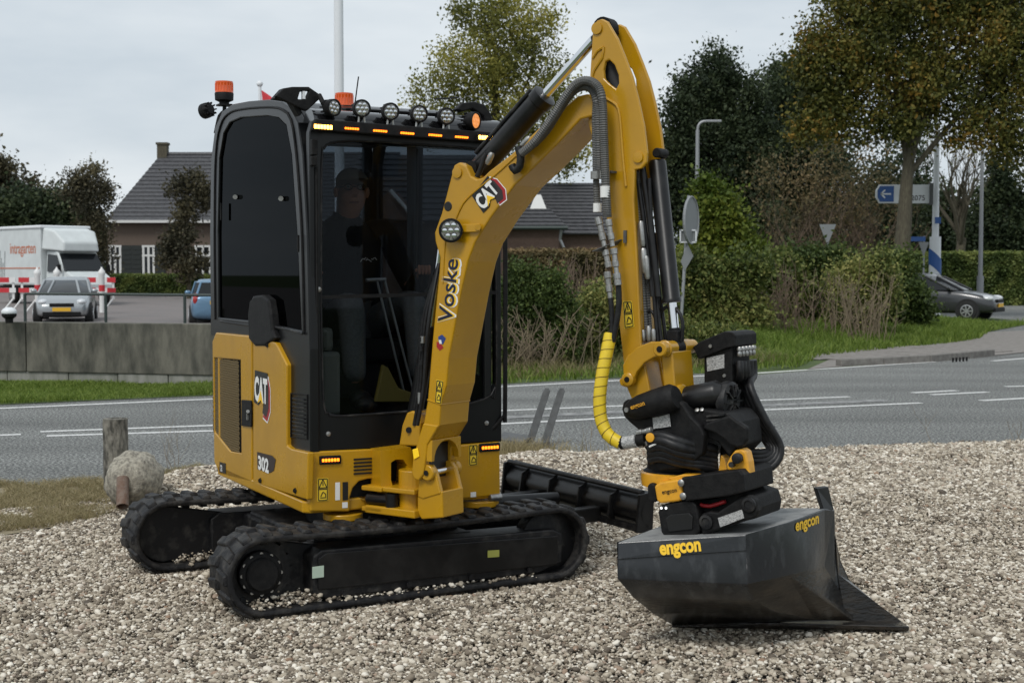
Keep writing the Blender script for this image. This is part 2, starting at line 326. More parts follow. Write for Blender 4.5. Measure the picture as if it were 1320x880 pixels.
# ------------------------------------------------------------------ foliage generators
def leaves(pts, size, flat=.0, aspect=.6, jitter=.55):
    n = len(pts); a = rng.normal(size=(n, 3)); a[:, 2] *= (1-flat*.5); a /= np.linalg.norm(a, axis=1)[:, None]
    b = rng.normal(size=(n, 3)); b -= (b*a).sum(1)[:, None]*a; b /= np.linalg.norm(b, axis=1)[:, None]
    s = size*(1+jitter*rng.uniform(-1, 1, n))[:, None]
    v = np.stack([pts-a*s, pts+b*s*aspect, pts+a*s, pts-b*s*aspect], 1).reshape(-1, 3)
    f = np.arange(n*4).reshape(n, 4); return v, f
def cloud(blobs, nclump, per, cr, hollow=.5):
    """blobs: (cx,cy,cz,rx,ry,rz,weight)"""
    bl = np.array(blobs, float); wts = bl[:, 6]/bl[:, 6].sum(); k = rng.choice(len(bl), nclump, p=wts)
    d = rng.normal(size=(nclump, 3)); d /= np.linalg.norm(d, axis=1)[:, None]; r = rng.uniform(hollow**3, 1, nclump)**(1/3)
    c = bl[k, :3]+d*r[:, None]*bl[k, 3:6]
    ph = rng.uniform(0, 6, 3); tone = np.clip(rng.normal(.45, .2, nclump)+.28*np.sin(c[:, 0]*1.3+ph[0])*np.sin(c[:, 2]*1.9+ph[1]), 0, 1)
    q = np.repeat(c, per, 0)+rng.normal(size=(nclump*per, 3))*cr*np.repeat(rng.uniform(.5, 1.3, nclump), per)[:, None]
    tt = np.clip(np.repeat(tone, per)+rng.normal(0, .10, nclump*per), 0, 1)
    return q, tt
def satellites(bl, k=4, f=(.22, .45)):
    out = list(bl)
    for b in bl:
        for _ in range(k):
            d = V((random.gauss(0, 1), random.gauss(0, 1), random.gauss(0.15, 1))).normalized(); s = random.uniform(*f); e = random.uniform(.9, 1.12)
            out.append((b[0]+d.x*b[3]*e, b[1]+d.y*b[4]*e, b[2]+d.z*b[5]*e, b[3]*s, b[4]*s, b[5]*s*.9, b[6]*s*s*1.1))
    return out
def foliage(name, blobs, nclump, per, cr, size, matr, parent, hollow=.5, zmin=None, aspect=.6):
    blobs = satellites(blobs)
    q, tt = cloud(blobs, nclump, per, cr, hollow)
    if zmin is not None: k = q[:, 2] > zmin; q = q[k]; tt = tt[k]
    v, f = leaves(q, size, aspect=aspect)
    return npmesh(name, v, f, matr, parent, np.repeat(tt, 4), 'stuff')
def branch(mb, p, d, L, r, depth, spread=.6, n=5, kids=3, up=.15):
    pts = [V(p)]; dd = V(d).normalized(); k = 3
    for i in range(k):
        dd = (dd+V((random.gauss(0, .13), random.gauss(0, .13), random.gauss(up*.3, .08)))).normalized(); pts.append(pts[-1]+dd*L/k)
    mb.tube(pts, lambda t: r*(1-.5*t), n=n, smooth=False)
    if depth <= 0: return
    for i in range(kids):
        q = pts[random.choice([1, 2, 3, 3])]; e = (dd+V((random.uniform(-1, 1), random.uniform(-1, 1), random.uniform(-.3, .9)))*spread).normalized()
        branch(mb, q, e, L*random.uniform(.55, .8), r*.5, depth-1, spread, max(3, n-1), kids, up)
def blades(x, y, z, h, wd, matr, name, parent=None, lean=.4, tmean=.5):
    n = len(x); a = rng.uniform(0, 2*np.pi, n); hh = h*rng.uniform(.4, 1.3, n); base = np.stack([x, y, z], 1)
    dx = np.stack([np.cos(a), np.sin(a), 0*a], 1)*wd; ln = rng.normal(size=(n, 2))*lean
    mid = base+np.stack([ln[:, 0]*hh*.3, ln[:, 1]*hh*.3, hh*.6], 1); tip = base+np.stack([ln[:, 0]*hh, ln[:, 1]*hh, hh*.95], 1)
    v = np.stack([base-dx, base+dx, mid+dx*.7, mid-dx*.7, tip], 1).reshape(-1, 3)
    i = np.arange(n)*5; f = np.concatenate([np.stack([i, i+1, i+2], 1), np.stack([i, i+2, i+3], 1), np.stack([i+3, i+2, i+4], 1)])
    return npmesh(name, v, f, matr, parent, np.repeat(np.clip(rng.normal(tmean, .22, n), 0, 1), 5), 'stuff')
# ================================================================== SETTING
def sheet(name, pts, matr, kind='structure', dz=0):
    mb = MB(); mb.add([V(p)+Z*dz for p in pts], [tuple(t) for t in tessellate_polygon([[V(p) for p in pts]])]); return mb.build(name, matr, kind=kind)
sheet('ground', [(-400, -30, -.11), (400, -30, -.11), (400, 700, -.11), (-400, 700, -.11)], M['turf'])
FAR = [G(u, v) for u, v in ((-300, 541), (0, 522), (272, 510), (650, 495), (970, 478), (1205, 463), (1330, 453))]
FAR = [FAR[0]+V((-20, -9, 0))]+FAR+[V((30, 42, 0))]
sheet('road', [(-30, 6.0, 0), (-3.6, 8.05, 0), (-2.2, 9.4, 0), (0, 10.4, 0), (4.5, 11.3, 0), (12, 13.5, 0), (40, 21, 0), (60, 42, 0)]+[p for p in reversed(FAR)], M['asphalt'])
sheet('side_road', [G(1290, 457, -.006), (60, 40, -.006), (60, 64, -.006), (9, 64, -.006), (9.5, 40, -.006)], M['asphalt'])
sheet('parking_ground', [(-60, 19.3, -.012), (2, 17.4, -.012), (2, 60, 0.02), (-4, 130, .5), (-90, 130, .5)], M['lot'])
def mark(px, wpx=None, wm=.1, name='road_marking', matr=None, z=.004):
    mb = MB(); pts = [G(u, v, z) for u, v in px]
    up = []; dn = []
    for i, p in enumerate(pts):
        t = (pts[min(i+1, len(pts)-1)]-pts[max(i-1, 0)]).normalized(); nn = V((-t.y, t.x, 0)); up.append(p+nn*wm/2); dn.append(p-nn*wm/2)
    mb.add(up+dn, [(i, len(pts)+i, len(pts)+i+1, i+1) for i in range(len(pts)-1)])
    return mb.build(name, matr or M['paint'], kind='structure')
mark([(-300, 545), (0, 526), (272, 514), (650, 498), (970, 481), (1205, 466)], wm=.13)
mark([(52, 556), (272, 548), (645, 529), (1095, 511)], wm=.11)
mark([(60, 561.5), (272, 555), (645, 546), (985, 528), (1187, 519)], wm=.11)
mark([(-120, 565), (27, 559.5)], wm=.11)
mark([(640, 538), (985, 522), (1142, 515.5)], wm=.26, matr=M['paintworn'])
mark([(1176, 506), (1233, 503)], wm=.12); mark([(1200, 508.5), (1273, 505)], wm=.12)
mark([(1264, 516), (1330, 512.5)], wm=.12); mark([(1296, 498), (1400, 495)], wm=.12)
mark([(1280, 465), (1340, 460)], wm=.13)
# gravel yard
XB = [(-9, 8.0), (-3.28, 8.6), (-2.75, 8.9), (-2.55, 9.2), (-2.35, 10.1), (-1.3, 10.9), (0, 11.2), (1.2, 11.35), (2.2, 11.6), (4.5, 12.15), (9, 13.2)]
def yb(x): return float(np.interp(x, [a for a, b in XB], [b for a, b in XB]))+.10*noise.noise(V((x*2.1, 3, 0)))+.05*noise.noise(V((x*7, 9, 0)))
def gz(x, y):
    z = .050*noise.noise(V((x*1.3, y*1.3, 0)))+.030*noise.noise(V((x*3.7, y*3.7, 5)))+.012*noise.noise(V((x*9, y*9, 5)))
    z += .10*math.exp(-((x-.6)/1.6)**2-((y-10.5)/.9)**2)+.09*math.exp(-((x+2.1)/.6)**2-((y-9.6)/.7)**2)+.06*math.exp(-((x-3.2)/1.5)**2-((y-8.2)/1.1)**2)
    # pressed flat under and just around the tracks, slightly piled beside them
    q = V((x, y, 0))-UO; a = q.dot(UX); b = q.dot(UY)
    for c in (-.56, .56):
        d = math.hypot(max(abs(a+.05)-.85, 0), max(abs(b-c)-.13, 0)); z = z*(1-math.exp(-(d/.25)**2))-.016*math.exp(-(d/.07)**2)+(.010*math.exp(-((d-.20)/.09)**2))
    z *= 1-math.exp(-(((x-1.1)/.75)**2+((y-5.72)/.38)**2)**2); z -= .006*math.exp(-((x-1.1)/.7)**2-((y-5.75)/.3)**2)
    e = yb(x)-y
    return z*min(1, max(0, e/.5)) + .012
gx = np.linspace(-6, 7.5, 150); gy = np.linspace(0, 1, 90); vs = []; fs = []
for i, x in enumerate(gx):
    Y1 = yb(x)
    for j, t in enumerate(gy):
        y = 2.2+(Y1-2.2)*t; vs.append((x, y, gz(x, y)-.020 if t < 1 else .001))
fs = [(i*90+j, (i+1)*90+j, (i+1)*90+j+1, i*90+j+1) for i in range(149) for j in range(89)]
mb = MB(); mb.add(vs, fs); mb.build('gravel_ground', M['groundg'], smooth=60, kind='structure')
# loose stones
N = 720000
yy = np.sqrt(rng.uniform(3.6**2, 12.6**2, N)); xx = rng.uniform(-1, 1, N)*(.385*yy+.35)
ybv = np.array([yb(a) for a in np.linspace(-6, 6, 400)]); ybi = np.interp(xx, np.linspace(-6, 6, 400), ybv)
keep = (yy < ybi+np.abs(rng.normal(0, .09, N))*1.0); xx, yy, ybi = xx[keep], yy[keep], ybi[keep]
zz = np.array([gz(a, b) for a, b in zip(xx, yy)])+rng.uniform(-.009, .008, len(xx))
zz = np.where(yy > ybi, rng.uniform(.004, .010, len(xx)), zz)
ex = []                                     # stones carried on the lower runs of the tracks
for c_ in (.56, -.56):
    for _ in range(2600):
        a_, b_ = random.uniform(-.80, .62), c_+random.gauss(0, .085); h_ = .045+.05*math.exp(-((a_+.62)/.25)**2)*random.random()
        q_ = U(a_, b_, h_*random.uniform(.5, 1)+.01)
        if abs(b_-c_) < .12: ex.append(q_)
ex = np.array([tuple(q) for q in ex]); xx = np.concatenate([xx, ex[:, 0]]); yy = np.concatenate([yy, ex[:, 1]]); zz = np.concatenate([zz, ex[:, 2]])
me = bpy.data.meshes.new('gravel_stones'); me.vertices.add(len(xx)); me.vertices.foreach_set('co', np.stack([xx, yy, zz], 1).astype(np.float32).ravel())
sc = np.clip(rng.lognormal(math.log(.0057), .40, len(xx)), .003, .018)*(1+.25*(yy > 9))
a = me.attributes.new('rad', 'FLOAT', 'POINT'); a.data.foreach_set('value', sc.astype(np.float32))
gst = bpy.data.objects.new('gravel_stones', me); COL.objects.link(gst); tag(gst, 'loose pale grey and beige gravel stones covering the yard', 'gravel', kind='stuff')
mS = bpy.data.materials.new('stone'); mS.use_nodes = True; t = mS.node_tree; p = t.nodes['Principled BSDF']; p.inputs['Roughness'].default_value = .8
oi = t.nodes.new('ShaderNodeObjectInfo'); c = t.nodes.new('ShaderNodeValToRGB'); e = c.color_ramp.elements
for i, (q, cc) in enumerate([(0, (.08, .064, .048)), (.16, (.19, .155, .115)), (.42, (.34, .29, .22)), (.72, (.52, .46, .365)), (.90, (.80, .75, .65)), (1, (.26, .17, .11))]):
    if i >= len(e): e.new(q)
    e[i].position = q; e[i].color = (*cc, 1)
t.links.new(oi.outputs['Random'], c.inputs[0]); t.links.new(c.outputs[0], p.inputs['Base Color'])
ng = bpy.data.node_groups.new('scatter_stones', 'GeometryNodeTree')
ng.interface.new_socket('Geometry', in_out='INPUT', socket_type='NodeSocketGeometry'); ng.interface.new_socket('Geometry', in_out='OUTPUT', socket_type='NodeSocketGeometry')
gi = ng.nodes.new('NodeGroupInput'); go = ng.nodes.new('NodeGroupOutput'); L = ng.links.new
gti = ng.nodes.new('GeometryNodeGeometryToInstance')
for k in range(4):
    ic = ng.nodes.new('GeometryNodeMeshIcoSphere'); ic.inputs['Radius'].default_value = 1; ic.inputs['Subdivisions'].default_value = 2
    nn = ng.nodes.new('ShaderNodeTexNoise'); nn.inputs['Scale'].default_value = 1.1; nn.noise_dimensions = '4D'; nn.inputs['W'].default_value = k*7.3
    sub = ng.nodes.new('ShaderNodeVectorMath'); sub.operation = 'SUBTRACT'; sub.inputs[1].default_value = (.5, .5, .5); L(nn.outputs['Color'], sub.inputs[0])
    scl = ng.nodes.new('ShaderNodeVectorMath'); scl.operation = 'SCALE'; scl.inputs['Scale'].default_value = 1.3; L(sub.outputs[0], scl.inputs[0])
    sp = ng.nodes.new('GeometryNodeSetPosition'); L(ic.outputs[0], sp.inputs[0]); L(scl.outputs[0], sp.inputs['Offset'])
    tf = ng.nodes.new('GeometryNodeTransform'); tf.inputs['Scale'].default_value = (1.25, .95-.1*(k % 2), .62+.08*k); L(sp.outputs[0], tf.inputs[0])
    sm = ng.nodes.new('GeometryNodeSetMaterial'); sm.inputs['Material'].default_value = mS; L(tf.outputs[0], sm.inputs[0])
    ss = ng.nodes.new('GeometryNodeSetShadeSmooth'); L(sm.outputs[0], ss.inputs[0]); L(ss.outputs[0], gti.inputs[0])
iop = ng.nodes.new('GeometryNodeInstanceOnPoints'); iop.inputs['Pick Instance'].default_value = True
L(gi.outputs[0], iop.inputs['Points']); L(gti.outputs[0], iop.inputs['Instance'])
rv = ng.nodes.new('FunctionNodeRandomValue'); rv.data_type = 'FLOAT_VECTOR'; rv.inputs[0].default_value = (-.5, -.5, 0); rv.inputs[1].default_value = (.5, .5, 6.283)
L(rv.outputs[0], iop.inputs['Rotation'])
na = ng.nodes.new('GeometryNodeInputNamedAttribute'); na.data_type = 'FLOAT'; na.inputs['Name'].default_value = 'rad'; L(na.outputs[0], iop.inputs['Scale'])
L(iop.outputs[0], go.inputs[0]); md = gst.modifiers.new('scatter', 'NODES'); md.node_group = ng
# near verge (left) and its dry grass
ver = [G(u, v, .003) for u, v in ((-200, 720), (-60, 700), (0, 690), (110, 672), (200, 650), (262, 612), (262, 604), (180, 618), (60, 625), (-60, 628), (-200, 640))]
sheet('near_verge', ver, M['soil'])
def scatter_poly(n, pxpoly, z=0.0):
    pts = [G(u, v, z) for u, v in pxpoly]; xs = [p.x for p in pts]; ys = [p.y for p in pts]
    x = rng.uniform(min(xs), max(xs), n); y = rng.uniform(min(ys), max(ys), n); ins = np.zeros(n, bool); k = len(pts)
    for i in range(k):
        j = (i-1) % k; c = ((ys[i] > y) != (ys[j] > y)) & (x < (xs[j]-xs[i])*(y-ys[i])/((ys[j]-ys[i]) or 1e-9)+xs[i]); ins ^= c
    return x[ins], y[ins]
x, y = scatter_poly(60000, ((-40, 690), (60, 680), (130, 668), (215, 645), (265, 610), (262, 602), (180, 616), (60, 623), (-40, 626)))
k = np.array([noise.noise(V((a*3, b*3, 0)))+noise.noise(V((a*9, b*9, 3)))*.6 > -.25 for a, b in zip(x, y)])
tag(blades(x[k], y[k], x[k]*0+.004, .045, .0020, M['g_dry'], 'dry_grass', lean=1.1, tmean=.55), 'short straw coloured grass between the gravel and the road', 'grass')
# grass verge below the concrete wall
x, y = scatter_poly(40000, ((-60, 524), (0, 521), (280, 509), (280, 498), (0, 492), (-60, 490)))
k2 = .6+.9*np.array([max(0, noise.noise(V((a*.9, b*.9, 4)))) for a, b in zip(x, y)])
sheet('wall_verge', [G(u, v, .006) for u, v in ((-300, 540), (0, 521), (280, 509), (640, 495), (640, 478), (280, 492), (0, 490), (-300, 490))], M['turf'])
tag(blades(x, y, x*0, .075*k2, .006, M['g_green'], 'verge_grass', lean=.6, tmean=.6), 'green grass strip at the foot of the concrete wall', 'grass')
# far verge with shrubs (grass mound to the right of the boom)
def mz(x, y): 
    e = float(np.interp(x, [-1, 4.3, 5.4, 9.3, 10.4, 12, 16], [19, 21.3, 24.4, 29.3, 31, 35, 42])); return .30*min(1, max(0, (y-e)/4.5))**1.3*min(1, max(0, (14-x)/4))
vs = []; fs = []; nx, ny = 60, 40
for i in range(nx):
    x = -1.5+i*17/(nx-1)
    y0 = np.interp(x, [p.x for p in FAR[1:-1]], [p.y for p in FAR[1:-1]])+.0
    if x > 4.3: y0 = np.interp(x, [4.3, 5.4, 9.3, 10.4, 12, 16], [21.3, 24.4, 29.3, 31, 35, 42])
    for j in range(ny):
        y = y0+(46-y0)*j/(ny-1); vs.append((x, y, mz(x, y)+(.008 if j else .004)))
fs = [(i*ny+j, (i+1)*ny+j, (i+1)*ny+j+1, i*ny+j+1) for i in range(nx-1) for j in range(ny-1)]
mb = MB(); mb.add(vs, fs); mb.build('far_verge', M['turf'], smooth=60, kind='structure')
n = 120000; x = rng.uniform(-1.2, 15, n); y = rng.uniform(18, 40, n)
y0 = np.interp(x, [p.x for p in FAR[1:-1]], [p.y for p in FAR[1:-1]]); y0 = np.where(x > 4.3, np.interp(x, [4.3, 5.4, 9.3, 10.4, 12, 16], [21.3, 24.4, 29.3, 31, 35, 42]), y0)
k = (y > y0) & (y < y0+9) & (rng.uniform(0, 1, n) < np.where(x < 2.5, .8, 1)); x, y = x[k], y[k]
hh = .10+.16*np.array([max(0, .4+noise.noise(V((a*.7, b*.7, 8)))) for a, b in zip(x, y)])
tag(blades(x, y, np.array([mz(a, b) for a, b in zip(x, y)]), hh, .010, M['g_green'], 'verge_grass', lean=.5, tmean=.55), 'bright green grass on the bank beyond the road', 'grass')
sheet('verge_edge', [G(u, v, .0022) for u, v in ((930, 486), (1010, 480), (1090, 474), (1130, 471), (1130, 450), (1040, 455), (930, 462))], M['turf'])
# paved apron and kerb at the junction
pav = [G(u, v, .012) for u, v in ((1040, 476), (1095, 471), (1200, 465.5), (1300, 456), (1340, 452), (1340, 425), (1270, 428), (1180, 443), (1095, 452))]
sheet('pavement', pav, M['paving'])
mbk = MB(); kp = [G(u, v, 0) for u, v in ((1085, 472.5), (1140, 470), (1200, 466.5), (1250, 462), (1283, 458.5))]
for i in range(len(kp)-1):
    d = kp[i+1]-kp[i]; n_ = max(1, int(d.length/1.0))
    for j in range(n_):
        a = kp[i]+d*(j/n_); b = kp[i]+d*((j+.985)/n_); t = (b-a).normalized(); nn = V((-t.y, t.x, 0)); c = (a+b)/2+nn*.07+Z*.045
        q = MB(); q.box(c, ((b-a).length, .14, .14), (t, nn, Z)); q.build('kerb_stone', M['kerb'], bevel=.012, kind='structure')
t_ = thing('gully_grating', 'dark slotted drain inlet let into the kerb at the junction', 'drain', G(1237, 463, 0))
for i in range(5): mb = MB(); mb.box(G(1228+i*4.4, 463.7-i*.3, .05)-V((0, .02, 0)), (.028, .02, .07)); mb.build('slot', M['matteblack'], t_)
# slabs of the apron, laid loose: real joints
mb = MB(); a0 = G(1110, 466, .012); tx = (G(1283, 455, .012)-a0).normalized(); ty = V((-tx.y, tx.x, 0))
for i in range(15):
    for j in range(7):
        mb.box(a0+tx*(i*.32+.16*(j % 2))+ty*(.25+j*.32)+Z*(.008+random.uniform(-.003, .003)), (.305, .305, .02), (tx, ty, Z))
mb.build('paving_slabs', M['paving'], kind='stuff', bevel=.004).__setitem__('label', 'square grey paving slabs behind the kerb at the junction')

# ================================================================== CONCRETE WALL
wa, wb = V((-15.01, 21.24, 0)), V((-1.2, 17.7, 0)); wt = (wb-wa).normalized(); wn = V((-wt.y, wt.x, 0))
wall = thing('concrete_wall', 'long grey weathered concrete retaining wall on the far side of the road', 'wall', wa)
L_ = (wb-wa).length; xs = [0, 3.0, 5.8, 8.62, L_]
for i in range(4):
    mb = MB(); c = wa+wt*((xs[i]+xs[i+1])/2)+Z*.47; mb.box(c+wn*.1, (xs[i+1]-xs[i]-.014, .2, .68), (wt, wn, Z)); mb.build('wall_panel', M['conc'], wall, bevel=.012)
k = 0; x0 = 0
while x0 < L_-.2:
    wd = random.choice([.5, .75, .95]); wd = min(wd, L_-x0); mb = MB(); mb.box(wa+wt*(x0+wd/2)+wn*(.13+random.uniform(-.012, .012))+Z*.06, (wd-.012, .2, .14), (wt, wn, Z)); mb.build('plinth_block', M['conc2'], wall, bevel=.01); x0 += wd
# lamp ball on the wall
o = P(12, 418, 19.0); t_ = thing('garden_ball_lamp', 'small white ball lamp with dark base standing on the concrete wall', 'lamp', (o.x, o.y, .8))
b0 = V((o.x, o.y, 0)); mb = MB(); mb.sphere(b0+Z*.95, .085, 16, 10, (1.2, 1.2, .8)); mb.build('globe', M['polew'], t_, smooth=60)
mb = MB(); mb.lathe(b0+Z*.80, Z, [(.05, 0), (.055, .06), (.095, .09), (.10, .125), (.09, .14)]); mb.build('base', M['matteblack'], t_, smooth=40)
# pipe railing behind the wall
t_ = thing('pipe_railing', 'thin dark pipe railing along the parking place behind the wall', 'railing', (-8, 22.2, 0))
for px0 in (32, 136, 238, 342): 
    q = P(px0, 379, 22.2); mb = MB(); mb.cyl((q.x, q.y, 0), (q.x, q.y, q.z), .024, n=10); mb.build('post', M['poled'], t_, smooth=40)
a, b = P(32, 378.5, 22.2), P(342, 381, 22.2); mb = MB(); mb.cyl(a, b, .022, n=10); mb.build('rail', M['poled'], t_, smooth=40)

# ================================================================== HOUSES
def roofrows(mb, a, b, c, d, rows, th=.05):
    """stepped tile courses between eave a-b and ridge d-c"""
    a, b, c, d = map(V, (a, b, c, d)); n = (b-a).cross(d-a).normalized(); n = n if n.z > 0 else -n
    for i in range(rows):
        t0, t1 = i/rows, (i+1.12)/rows if i < rows-1 else 1
        p = [a.lerp(d, t0)+n*th, b.lerp(c, t0)+n*th, b.lerp(c, t1)+n*.004, a.lerp(d, t1)+n*.004]
        q = [x-n*.05 for x in p]; mb.add(p+q, [(0, 1, 2, 3), (4, 7, 6, 5), (0, 4, 5, 1), (1, 5, 6, 2), (2, 6, 7, 3), (3, 7, 4, 0)])
def window(par, c, w_, h_, ax, nrm, shutters=(1, 1), name='window'):
    X, N_ = ax, nrm; mb = MB()
    for sx in (-1, 0, 1): mb.box(c+X*(sx*w_*.5)+N_*.05, (.13, .08, h_), (X, N_, Z))
    for sz in (-.5, .18, .5): mb.box(c+Z*(sz*h_)+N_*.055, (w_+.16, .08, .12), (X, N_, Z))
    fr = mb.build(name, M['trim'], par)
    mb = MB(); mb.box(c+N_*.02, (w_, .03, h_), (X, N_, Z)); g = mb.build('pane', M['carglass2'], fr)
    for s in (-1, 1):
        if shutters[(s+1)//2]:
            mb = MB(); q = c+X*(s*(w_*.5+.4))+N_*.05; mb.box(q, (.6, .05, h_+.1), (X, N_, Z))
            for kk in range(6): mb.box(q+N_*.035+Z*(-h_*.42+kk*h_*.165), (.48, .03, .1), (X, N_, Z))
            mb.build('shutter', M['shutter'], par)
M['carglass2'] = mat('dark_window_glass', (.012, .014, .016), .08, spec=.35)
FX = V((1, 0, 0)); FN = V((0, -1, 0))
YH = 85.0; xl = P(138, 300, YH).x; xr = P(500, 300, YH).x
h1 = thing('brick_house', 'brown brick farmhouse with grey tiled hipped roof and shuttered windows beyond the parking place', 'house', (xl, YH, .2))
mb = MB(); mb.box(((xl+xr)/2, YH+4.5, 2.45), (xr-xl, 9, 4.5)); mb.build('wall', M['brick'], h1)
e0 = P(136, 284.5, YH-.4); zE = e0.z; zR = P(208, 199, YH+4.5).z; xrg = P(208, 199, YH+4.5).x
rp = MB(); roofrows(rp, (e0.x, YH-.4, zE), (xr+.4, YH-.4, zE), (xr+.4, YH+4.5, zR), (xrg, YH+4.5, zR), 17)
rp.build('roof_tiles', M['rooft'], h1, kind='stuff')
rp = MB(); roofrows(rp, (e0.x, YH+9.4, zE), (e0.x, YH-.4, zE), (xrg, YH+4.5, zR), (xrg, YH+4.5, zR), 17); rp.build('hip_tiles', M['rooft'], h1, kind='stuff')
rp = MB(); roofrows(rp, (xr+.4, YH+9.4, zE), (e0.x, YH+9.4, zE), (xrg, YH+4.5, zR), (xr+.4, YH+4.5, zR), 17); rp.build('rear_roof_tiles', M['rooft'], h1, kind='stuff')
mb = MB(); mb.box(((e0.x+xr)/2, YH-.5, zE-.05), (xr-e0.x+.4, .16, .16)); mb.build('gutter', M['trim'], h1)
mb = MB(); mb.cyl((xrg-.1, YH+4.5, zR), (xr+.4, YH+4.5, zR), .14, n=8); mb.build('ridge', M['rooft'], h1)
cx = P(210, 190, YH+4.5); mb = MB(); mb.box((cx.x, YH+4.5, zR+.15), (.62, .62, 1.1)); mb.box((cx.x, YH+4.5, zR+.66), (.74, .74, .14)); mb.build('chimney', M['bark'], h1)
for px_, sh in ((149, (0, 1)), (192, (1, 1)), (262, (0, 0)), (330, (1, 1))):
    c = P(px_, 336, YH); window(h1, V((c.x, YH-.02, c.z)), .62 if px_ != 262 else .85, 1.75, FX, FN, sh)
# right house behind the boom: low main roof and a front wing
Y2 = 46.0
def px(u, v, Y): return P(u, v, Y)
h2 = thing('low_brick_house', 'low brown brick house with dark grey tiled roof seen under the boom', 'house', (px(700, 300, Y2).x, Y2, 0))
x0, x1 = px(600, 300, Y2).x, px(790, 300, Y2).x; zr = px(730, 236, Y2+4).z; ze = px(760, 302, Y2-.3).z
mb = MB(); mb.box(((x0+x1)/2, Y2+4, ze/2), (x1-x0, 8, ze)); mb.build('wall', M['brick2'], h2)
rp = MB(); roofrows(rp, (x0-.3, Y2-.3, ze), (x1+.3, Y2-.3, ze), (x1+.3, Y2+4, zr), (x0-.3, Y2+4, zr), 15); roofrows(rp, (x0-.3, Y2+8.3, ze), (x1+.3, Y2+8.3, ze), (x1+.3, Y2+4, zr), (x0-.3, Y2+4, zr), 15)
rp.build('roof_tiles', M['rooft'], h2, kind='stuff')
wx0, wx1 = px(600, 300, Y2-3).x, px(721, 300, Y2-3).x; zw = px(700, 292, Y2-3).z; zwr = px(690, 240, Y2).z
mb = MB(); mb.box(((wx0+wx1)/2, Y2-1.4, zw/2), (wx1-wx0, 3, zw)); mb.build('wing_wall', M['brick2'], h2)
rp = MB(); roofrows(rp, (wx0-.2, Y2-3.2, zw), (wx1+.2, Y2-3.2, zw), (wx1-.9, Y2+.8, zwr), (wx0-.2, Y2+.8, zwr), 11)
roofrows(rp, (wx1+.2, Y2-3.2, zw), (wx1+.2, Y2+1.2, zw), (wx1-.9, Y2+1.2, zwr), (wx1-.9, Y2+.8, zwr), 11); rp.build('wing_roof_tiles', M['rooft'], h2, kind='stuff')
mb = MB(); mb.cyl((wx0-.2, Y2-3.3, zw-.05), (wx1+.25, Y2-3.3, zw-.05), .06, n=8); mb.build('gutter', M['poled'], h2)
mb = MB(); mb.tube([(wx1+.05, Y2-3.25, zw-.1), (wx1+.02, Y2-3.1, zw-.4), (wx1+.16, Y2-3.06, zw-.7), (wx1+.16, Y2-3.06, .1)], .045, n=8, smooth=False); mb.build('downpipe', M['pole'], h2)
q = [px(683, 272, Y2-1.3), px(704, 272, Y2-1.3), px(697, 254, Y2-.2), px(690, 254, Y2-.2)]
mb = MB(); mb.prism([p-Z*0-V((0, .25, 0)) for p in q], V((0, -.06, .06))); mb.build('skylight', M['trim'], h2)
# gabled shed seen through the cab
Y3 = 40.0
h3 = thing('dark_gabled_barn', 'dark tiled barn with white verge board seen through the cab windows', 'barn', (px(560, 300, Y3).x, Y3, 0))
a = px(497, 262, Y3); r_ = px(497, 200, Y3+3); b_ = px(600, 300, Y3); rr = px(585, 212, Y3+3)
zw3 = px(540, 286, Y3).z
xl3, xr3 = px(455, 286, Y3).x, px(600, 286, Y3).x
mb = MB(); mb.box(((xl3+xr3)/2, Y3+3, zw3/2), (xr3-xl3, 6, zw3)); mb.build('wall', M['brick2'], h3)
rp = MB(); roofrows(rp, (xl3-.2, Y3-.2, zw3), (xr3+.2, Y3-.2, zw3), (xr3+.2, Y3+3, r_.z), (xl3-.2, Y3+3, r_.z), 12); roofrows(rp, (xl3-.2, Y3+6.2, zw3), (xr3+.2, Y3+6.2, zw3), (xr3+.2, Y3+3, r_.z), (xl3-.2, Y3+3, r_.z), 12)
rp.build('roof_tiles', M['rooft'], h3, kind='stuff')
ga, gb = px(503, 245, Y3-3.2), px(537, 284, Y3-3.2)
mb = MB(); mb.prism([V((ga.x-.8, Y3-3, zw3)), V((gb.x+.05, Y3-3, gb.z)), V((ga.x, Y3-3, ga.z+.05)), V((ga.x-.8, Y3-3, gb.z))], V((0, 3, 0))); mb.build('gable_wing', M['brick2'], h3)
mb = MB(); mb.cyl(ga, gb, .055, n=6); mb.build('verge_board', M['trim'], h3)

# ================================================================== POLES AND SIGNS
def pole(name, label, cat, u, v0, v1, Y, r, matr, r1=None, z0=None, extra=None):
    a, b = P(u, v0, Y), P(u, v1, Y); zb = 0 if z0 is None else z0
    t = thing(name, label, cat, (b.x, Y, zb)); mb = MB(); mb.cyl((b.x, Y, zb), (b.x, Y, a.z), r, r1 or r*.75, 14); mb.build('pole', matr, t, smooth=40); return t, b.x, a.z
pole('flagpole', 'tall white flagpole rising behind the excavator cab', 'flagpole', 438.5, -60, 350, 32, .12, M['polew'], .105)
t, xx_, zt = pole('flagpole', 'short flagpole tip with a red and white flag above the cab roof', 'flagpole', 337, 110, 350, 44, .07, M['polew'], .05)
mb = MB(); fl = [V((xx_+.05, 44, zt-.15)), V((xx_+.35, 44.05, zt-.35)), V((xx_+.5, 43.95, zt-.65)), V((xx_+.1, 44, zt-.75))]; mb.prism(fl, V((0, .02, 0))); mb.build('flag', M['bred'], t)
mb = MB(); mb.sphere((xx_, 44, zt+.04), .1); mb.build('finial', M['polew'], t, smooth=60)
t, xx_, zt = pole('street_lamp', 'grey street lamp with flat head in front of the tall dark conifer', 'street lamp', 898, 168, 350, 46, .09, M['pole'], .06)
